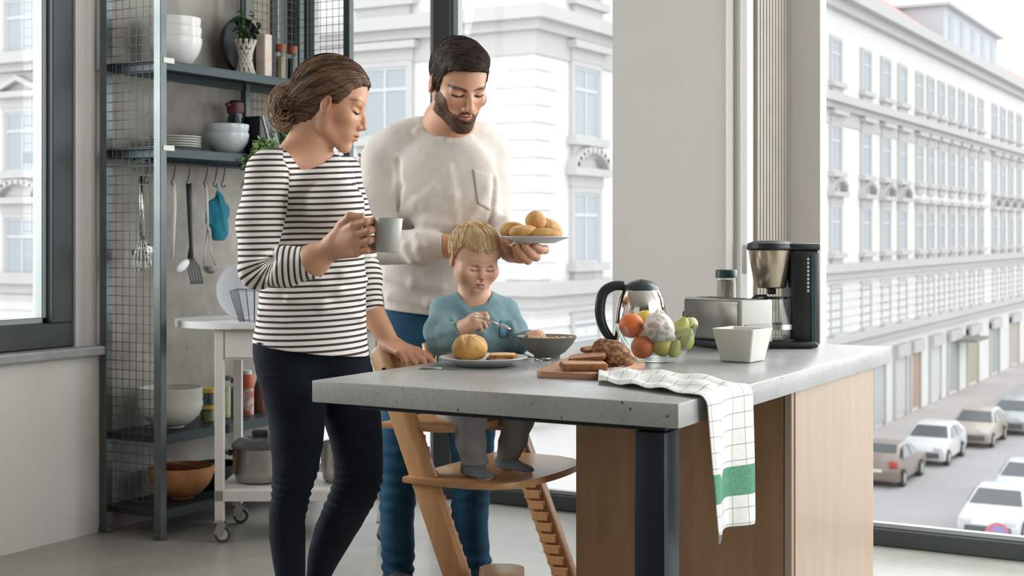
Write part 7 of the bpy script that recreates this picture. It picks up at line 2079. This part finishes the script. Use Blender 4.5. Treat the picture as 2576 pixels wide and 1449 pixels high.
    limb(T, armR, rR, 0.03); limb(T, armL, rL, 0.03); limb(T, foreR, fR, 0.012); limb(T, foreL, fL, 0.02)
    T.cap(at(1085, 318, 4.2), at(1010, 362, 4.22), px(34, 4.2), px(46, 4.2), k=0.06); T.cap(at(1010, 362, 4.22), at(966, 400, 4.23), px(46, 4.2), px(50, 4.2), k=0.04)
    T.cap(at(1160, 322, 4.22), at(1232, 372, 4.28), px(32, 4.2), px(38, 4.2), k=0.05)
    T.ell(at(1130, 470, 4.14), (0.15, 0.06, 0.14), k=0.08, rot=np.stack([CR, CF, CU], 1))
    # neck opening
    T.chain([at(1152, 240, 4.1), at(1128, 300, 4.185), at(1122, 316, 4.19)], [px(66, 4.1), px(60, 4.15), px(52, 4.15)], k=0.006, mode='s')
    # bunched sleeves, pulls from the armpits and belly
    T.fold([(1000, 405), (1004, 470), (1002, 540)], [4, 6, 4], mode='s', k=0.016); T.fold([(1243, 450), (1238, 510), (1234, 560)], [3, 4, 3], mode='s', k=0.014)
    for pts, r in (([(1006, 545), (1050, 510), (1095, 470)], [7, 8, 3]), ([(1012, 560), (1075, 556), (1130, 562)], [7, 7, 3]), ([(972, 695), (1040, 712), (1110, 720)], [7, 8, 4]), ([(980, 745), (1080, 762), (1180, 772)], [6, 7, 4]),
                   ([(1226, 470), (1200, 520), (1172, 560)], [5, 6, 3]), ([(1128, 420), (1140, 490), (1150, 560)], [4, 6, 3]), ([(1246, 545), (1270, 540), (1292, 540)], [5, 6, 4]), ([(1248, 562), (1274, 557), (1296, 556)], [5, 6, 4]),
                   ([(1250, 580), (1276, 575), (1298, 574)], [5, 6, 4]), ([(1000, 592), (1020, 620), (1036, 655)], [4, 6, 4]), ([(1046, 592), (1056, 620), (1060, 652)], [3, 5, 3]), ([(1052, 330), (1120, 352), (1180, 345)], [3, 4, 3])):
        T.fold(pts, r)
    # pocket patch on the chest
    pk = [at(1192, 430, 4.115), at(1240, 440, 4.14), at(1232, 528, 4.145), at(1202, 512, 4.125)]
    T.disp(lambda p: 0.0028 * vnoise(p * np.array((1, 1, 0.8), np.float32), 13, 2) + 0.0010 * vnoise(p, 42, 4))
    T.plane(at(970, 779, 4.3), -CU - 0.10 * CR, k=0.006)
    def cuff(c, d, rad, L=0.16):
        C = _f(c); dn = _f(d / np.linalg.norm(d)); rad = np.float32(rad)
        def fn(p):
            w_ = p - C; a = w_ @ dn
            rr = np.sqrt(np.maximum((w_ * w_).sum(1) - a * a, 0))
            return np.maximum(-a, np.maximum(a - L, rr - rad))
        T.add(fn, 's', 0.004)
    cuff(at(1118, 621, 4.04), pj(foreR[2]) - pj(foreR[1]), 0.06, 0.08)
    cuff(at(1284, 632, 3.985), pj(foreL[1]) - pj(foreL[0]), 0.06, 0.08)
    vp, Fq = T.mesh(lo * [1, 1, 0] + [0, 0, 0.85], hi * [1, 1, 0] + [0, 0, 1.46], 0.003)
    vp, Fq = keep_big(relax(vp, Fq, 2, 0.5), Fq)
    sw = net_obj('sweater', vp, Fq, cloth_mat('cream marl knit', '#c8bdb2', '#ddd6ce', 260, 0.95, (5, '#d3c9bf', 0.3), 0.35), root)
    # stitched pocket on the sweater front, following the cloth
    from mathutils.bvhtree import BVHTree
    bvh = BVHTree.FromPolygons([tuple(v) for v in vp], [tuple(f) for f in Fq])
    bm = BM(); g = []
    q0 = [(1190, 426), (1240, 438), (1233, 530), (1202, 512)]
    for i in range(9):
        row = []
        for j in range(11):
            s, t = i / 8, j / 10
            ax_ = (1 - s) * (1 - t) * np.array(q0[0]) + s * (1 - t) * np.array(q0[1]) + s * t * np.array(q0[2]) + (1 - s) * t * np.array(q0[3])
            d = at(ax_[0], ax_[1], 1.0) - at(ax_[0], ax_[1], 0.0)
            hit = bvh.ray_cast(Vector(at(ax_[0], ax_[1], 3.0)), Vector(d))
            p = np.array(hit[0]) if hit[0] is not None else at(ax_[0], ax_[1], 4.14)
            row.append(p)
        g.append(row)
    fr = [[bm.verts.new(p - CF * 0.0035) for p in row] for row in g]
    bk = [[bm.verts.new(p + CF * 0.002) for p in row] for row in g]
    for i in range(8):
        for j in range(10):
            bm.faces.new((fr[i][j], fr[i][j + 1], fr[i + 1][j + 1], fr[i + 1][j]))
    def side(a, b):
        for k_ in range(len(a) - 1): bm.faces.new((a[k_], a[k_ + 1], b[k_ + 1], b[k_]))
    side([r[0] for r in fr], [r[0] for r in bk]); side([r[-1] for r in bk], [r[-1] for r in fr])
    side(bk[0], fr[0]); side(fr[-1], bk[-1])
    obj('pocket', bm, sw.data.materials[0], sw, True)
    # -- jeans
    J = Field()
    J.loft(hips, k=0); J.loft(leg1, k=0.02); J.loft(leg2, k=0.012)
    J.plane(at(1100, 770, 4.33), CU, k=0.003); J.plane(at(1100, 1482, 4.35), -CU, k=0.003)
    def creases(p):
        py = HOR + (CAMH - p[:, 2]) / (p @ _f(CF)) * FPX
        w = np.exp(-((py - 1170) / 60) ** 2) * 0.005 + np.exp(-((py - 1425) / 45) ** 2) * 0.008 + np.exp(-((py - 1250) / 50) ** 2) * 0.004
        return w * np.sin(p[:, 2] * 150 + 2.4 * vnoise(p, 11, 9)) * (0.35 + 0.65 * np.abs(vnoise(p, 16, 12))) + 0.0022 * vnoise(p, 20, 8)
    J.disp(creases)
    J.cap(at(964, 808, 4.18), at(1075, 812, 4.16), px(2, 4.3), k=0.006, mode='s')
    vp, Fq = J.mesh(lo * [1, 1, 0] + [0, 0, 0.0], hi * [1, 1, 0] + [0, 0, 0.95], 0.0042)
    vp, Fq = keep_big(relax(vp, Fq, 2, 0.5), Fq)
    net_obj('jeans', vp, Fq, cloth_mat('blue denim', '#0d2a40', '#1f4a68', 420, 0.85, (8, '#356480', 0.45), 0.3, 0.04), root)
    # -- shoes
    for c, dr in (((1000, 1480, 4.37), -CF * 0.98 + CR * 0.15), ((1192, 1478, 4.35), CR * 0.86 - CF * 0.5)):
        S = Field(); a = at(*c) * [1, 1, 0]; dr = dr / np.linalg.norm(dr)
        S.cap(a + CU * 0.04, a + CU * 0.055, 0.040, 0.040, k=0.0)
        S.cap(a + CU * 0.045 + dr * 0.02, a + dr * 0.15 + CU * 0.034, 0.042, 0.030, k=0.02)
        S.cap(a - dr * 0.035 + CU * 0.025, a + dr * 0.18 + CU * 0.022, 0.038, 0.040, k=0.02)
        S.plane((0, 0, 0.001), (0, 0, -1), k=0.004)
        vp, Fq = S.mesh(a - [0.28, 0.28, 0.02], a + [0.28, 0.28, 0.2], 0.005)
        net_obj('shoe', relax(vp, Fq, 1), Fq, mat('charcoal shoe', '#2b3036', 0.7), root)
    return root
build_man()
# ------------------------------------------------------------------ toddler in the high chair
def build_child():
    D = 3.95
    root = thing('person', 'fair-haired toddler in teal sweater sitting in high chair, spoon in fist', 'person', tuple(at(1190, 1066, D)), world=True)
    HO = at(1195, 648, 3.93); HR = head_axes(21, 19, 2); HS = 0.190
    q = dict(ADULT); q.update(cr=(0.365, 0.43, 0.365), cz=0.135, eye=-0.045, ex=0.122, nose=-0.170, nl=0.395, nw=0.038, mouth=-0.295, chin=-0.425, chy=0.225, jaw=0.215, cheek=0.045, brow=0.105, lip=0.7, ear=-0.07, fat=0.135, mw=0.72, sock=0.72, lw=0.017, lstr=0.8, bstr=0.4, bw=0.018, bl=0.35)
    pj = lambda t: at(*t)
    px = lambda r, d: r * d / FPX
    def limb(F, pts, rs, k, kin=0.02, sh=0):
        F.chain([pj(t) for t in pts], [px(r - sh, t[2]) for r, t in zip(rs, pts)], k=k, kin=kin)
    top = [sec(738, 1150, 1246, 3.96, .8), sec(760, 1118, 1272, 3.96, .62), sec(800, 1104, 1288, 3.95, .66), sec(850, 1100, 1296, 3.94, .72), sec(920, 1098, 1298, 3.94, .74), sec(1000, 1100, 1296, 3.95, .74), sec(1066, 1110, 1290, 3.96, .74)]
    armR = [(1118, 782, 3.95), (1102, 830, 3.88), (1108, 862, 3.82)]; rR = [34, 34, 33]
    foreR = [(1108, 860, 3.82), (1140, 846, 3.78), (1168, 826, 3.755)]; fR = [34, 31, 27]
    armL = [(1272, 782, 3.98), (1296, 830, 3.95), (1306, 862, 3.90)]; rL = [30, 28, 28]
    foreL = [(1306, 862, 3.90), (1336, 850, 3.84)]; fL = [27, 22]
    legN = [(1150, 1035, 3.90), (1182, 1052, 3.76), (1184, 1110, 3.74), (1194, 1165, 3.745), (1196, 1186, 3.745)]; rN = [44, 40, 35, 30, 27]
    legF = [(1262, 1035, 3.98), (1304, 1052, 3.86), (1290, 1110, 3.85), (1278, 1152, 3.85), (1276, 1168, 3.85)]; rF = [42, 38, 32, 26, 24]
    footN = [(1194, 1184, 3.745), (1222, 1202, 3.69)]; footF = [(1276, 1166, 3.85), (1326, 1187, 3.79)]
    B = Field()
    B.shrink = 0.008; B.loft(top, k=0); B.shrink = 0
    limb(B, armR, rR, 0.02, sh=9); limb(B, armL, rL, 0.02, sh=7); limb(B, foreR, [23, 22, 20], 0.003); limb(B, foreL, [19, 17], 0.003)
    limb(B, legN, rN, 0.02, sh=8); limb(B, legF, rF, 0.02, sh=8)
    limb(B, footN, [18, 14], 0.01); limb(B, footF, [17, 13], 0.01)
    B.chain([at(1192, 705, 3.95), at(1192, 760, 3.96)], [px(38, 3.95), px(42, 3.95)], k=0.02)
    B.frame(HO, HR, HS); head_field(B, q); B.world()
    # right fist closed round the spoon
    wv = at(1168, 828, 3.755); f = at(1204, 800, 3.72) - wv
    hand(B, wv - f * 0.1, f, CF * 0.5 + CR * 0.5 - CU * 0.6, CU - 0.5 * CF, 0.60, [(35, 85, 60), (38, 88, 60), (40, 88, 60), (42, 86, 58)], spread=0.03, thumb=[(0.05, 0.036, 0.012), (0.078, 0.036, 0.026), (0.095, 0.022, 0.04)], width=1.1, fr=0.92, k=0.004)
    B.cap(wv, at(1192, 808, 3.73), px(22, 3.74), px(20, 3.73), k=0.012)
    # left hand laid on the rim of the bowl
    wl = at(1336, 848, 3.84)
    hand(B, wl, at(1366, 846, 3.76) - wl, -CU, CF, 0.52, [(14, 34, 24)] * 4, spread=0.06, thumb=[(0.045, 0.04, 0.01), (0.065, 0.055, 0.02), (0.08, 0.06, 0.03)])
    B.ell(at(1351, 840, 3.81), (0.019, 0.019, 0.012), k=0.012)
    c0 = at(1195, 800, 3.9)
    lo = c0 * [1, 1, 0] + [-0.30, -0.30, 0.42]; hi = c0 * [1, 1, 0] + [0.42, 0.42, 1.22]
    vp, Fq = B.mesh(lo, hi, 0.0020)
    vp, Fq = keep_big(relax(vp, Fq, 1, 0.4), Fq)
    col = skin_colour(vp, (HO, HR, HS), '#d3a78b', '#b86f66', '#d4826c', '#b08a66', '#5d463b', q)
    net_obj('body', vp, Fq, SKIN, root, col=col, label='fair skin with flushed cheeks and lowered eyes')
    # -- fine blond hair brushed down to the brow
    Hf = Field(); Hf.frame(HO, HR, HS)
    line = [(0, 0.215), (14, 0.20), (30, 0.235), (48, 0.27), (60, 0.20), (72, 0.04), (80, -0.01), (88, 0.02), (98, 0.04), (108, -0.05), (116, -0.18), (150, -0.27), (180, -0.30)]
    hair_field(Hf, q, 0.026, line)
    def st(p):
        L = to_local(p, HO, HR, HS).astype(np.float32)
        crown = np.array((0.05, -0.22, 0.45), np.float32)
        w = L - crown
        az = np.arctan2(w[:, 0], w[:, 1])
        r = np.sqrt((w * w).sum(1))
        s1 = np.stack([az * 5 + r * 0.8, r * 1.2, L[:, 2] * 0.6], 1); s2 = np.stack([az * 15 + r, r * 2.0, L[:, 2]], 1)
        return vnoise(s1, 1.0, 2) * 0.55 + vnoise(s2, 1.0, 6) * 0.5
    Hf.disp(lambda p: (0.0024 * st(p)).astype(np.float32))
    vp, Fq = Hf.mesh(HO - 0.17, HO + 0.17, 0.0019)
    vp, Fq = keep_big(relax(vp, Fq, 1, 0.3), Fq)
    l = np.clip(0.5 + 0.62 * st(vp), 0, 1)[:, None]
    hr = net_obj('hair', vp, Fq, hair_mat('blond hair', 0.5), root, col=lin('#a5815a') * (1 - l) + lin('#e3c79c') * l, label='short fair blond hair')
    cr_ = np.array((0.05, -0.22, 0.45))
    strand_mesh(hr, vp, Fq, HO, HR, HS, lambda l: np.array((l - cr_) * (1.0, 1.0, 0.3) + (-0.12, 0.12, -0.35)), 1100, 8, 0.008, 0.0007, ['#a07c55', '#c2a074', '#dcc094', '#ecd6b0'], 13, jitter=0.12)
    # -- teal sweater
    T = Field(); T.loft(top, k=0)
    limb(T, armR, rR, 0.025); limb(T, armL, rL, 0.025); limb(T, foreR, fR, 0.012); limb(T, foreL, fL, 0.015)
    T.cap(at(1170, 758, 3.95), at(1122, 782, 3.95), px(24, 3.95), px(30, 3.95), k=0.03); T.cap(at(1222, 758, 3.97), at(1268, 782, 3.98), px(24, 3.95), px(26, 3.95), k=0.03)
    T.chain([at(1195, 690, 3.93), at(1195, 746, 3.94)], [px(50, 3.95), px(39, 3.95)], k=0.005, mode='s')
    for pts, r in (([(1136, 800), (1170, 850), (1205, 885)], [5, 6, 3]), ([(1090, 832), (1115, 822), (1140, 818)], [4, 5, 3]), ([(1082, 850), (1110, 838), (1140, 832)], [4, 5, 3]), ([(1230, 790), (1255, 830), (1272, 872)], [4, 6, 4]), ([(1288, 815), (1296, 845), (1300, 872)], [4, 5, 3]), ([(1160, 770), (1190, 800), (1215, 840)], [3, 5, 3])):
        T.fold(pts, r, k=0.018)
    T.disp(lambda p: 0.0022 * vnoise(p, 22, 2) + 0.0009 * vnoise(p, 55, 4))
    def cuff(c, d, rad, L=0.10):
        C = _f(c); dn = _f(d / np.linalg.norm(d)); rad = np.float32(rad)
        def fn(p):
            w_ = p - C; a = w_ @ dn
            rr = np.sqrt(np.maximum((w_ * w_).sum(1) - a * a, 0))
            return np.maximum(-a, np.maximum(a - L, rr - rad))
        T.add(fn, 's', 0.003)
    cuff(at(1164, 829, 3.757), pj(foreR[2]) - pj(foreR[1]), 0.04, 0.06); cuff(at(1334, 851, 3.845), pj(foreL[1]) - pj(foreL[0]), 0.035, 0.05)
    T.plane(at(1190, 1058, 3.95), -CU, k=0.004)
    vp, Fq = T.mesh(lo, hi, 0.0024)
    vp, Fq = keep_big(relax(vp, Fq, 2, 0.5), Fq)
    sw = net_obj('sweater', vp, Fq, cloth_mat('teal fleece', '#64828a', '#89a5aa', 330, 0.95, (10, '#7393a0', 0.3), 0.4), root)
    # patch pocket seam on the chest
    from mathutils.bvhtree import BVHTree
    bvh = BVHTree.FromPolygons([tuple(v) for v in vp], [tuple(f) for f in Fq])
    def on(x, y):
        d = at(x, y, 1.0) - at(x, y, 0.0)
        h = bvh.ray_cast(Vector(at(x, y, 3.0)), Vector(d))
        return np.array(h[0]) if h[0] is not None else at(x, y, 3.83)
    bm = BM()
    g = [[on(1258 + 24 * (i / 6) - 3 * t, 806 + 40 * t + 5 * math.sin(PI * i / 6) * (t > .8)) for t in [j / 7 for j in range(8)]] for i in range(7)]
    fr = [[bm.verts.new(p - CF * 0.0016) for p in r] for r in g]; bk = [[bm.verts.new(p + CF * 0.002) for p in r] for r in g]
    for i in range(6):
        for j in range(7): bm.faces.new((fr[i][j], fr[i][j + 1], fr[i + 1][j + 1], fr[i + 1][j]))
    def side(a, b):
        for k_ in range(len(a) - 1): bm.faces.new((a[k_], a[k_ + 1], b[k_ + 1], b[k_]))
    side([r[0] for r in fr], [r[0] for r in bk]); side([r[-1] for r in bk], [r[-1] for r in fr]); side(bk[0], fr[0]); side(fr[-1], bk[-1])
    obj('pocket', bm, mat('deep teal', '#4f7782', 0.95), sw, True, label='darker teal pocket')
    # -- grey leggings and socks
    J = Field(); limb(J, legN, rN, 0.0); J2 = Field()
    limb(J, legF, rF, 0.008)
    J.ell(at(1195, 1040, 3.96), (0.11, 0.09, 0.045), k=0.03, rot=np.stack([CR, CF, CU], 1))
    J.disp(lambda p: 0.0022 * vnoise(p * np.array((0.6, 0.6, 1.6), np.float32), 30, 2) + 0.0010 * vnoise(p, 60, 4))
    J.plane(at(1195, 1168, 3.74) , -CU, k=0.003)
    vp, Fq = J.mesh(lo, hi, 0.003)
    vp, Fq = keep_big(relax(vp, Fq, 2, 0.5), Fq)
    net_obj('leggings', vp, Fq, cloth_mat('grey jersey', '#7d7c7a', '#9a9895', 300, 0.95, None, 0.35), root)
    for leg, foot, r in ((legN[3:], footN, (27, 25, 20)), (legF[3:], footF, (24, 23, 19))):
        S = Field()
        limb(S, [leg[0], leg[1]], [r[0], r[0] - 1], 0.0)
        S.cap(pj(foot[0]) - CR * 0.012 + CF * 0.01, pj(foot[1]), px(r[1], 3.75), px(r[2], 3.75), k=0.02, flat=(CU, 0.92))
        S.disp(lambda p: 0.0012 * vnoise(p, 60, 3))
        S.plane((0, 0, 0.478), (0, 0, -1), k=0.004)
        a = pj(foot[0])
        vp, Fq = S.mesh(a - 0.12, a + [0.14, 0.14, 0.08], 0.003)
        vp, Fq = keep_big(relax(vp, Fq, 1), Fq)
        net_obj('sock', vp, Fq, cloth_mat('blue grey sock knit', '#6b7275', '#828a8c', 260, 0.95, None, 0.4), root)
    return root
build_child()
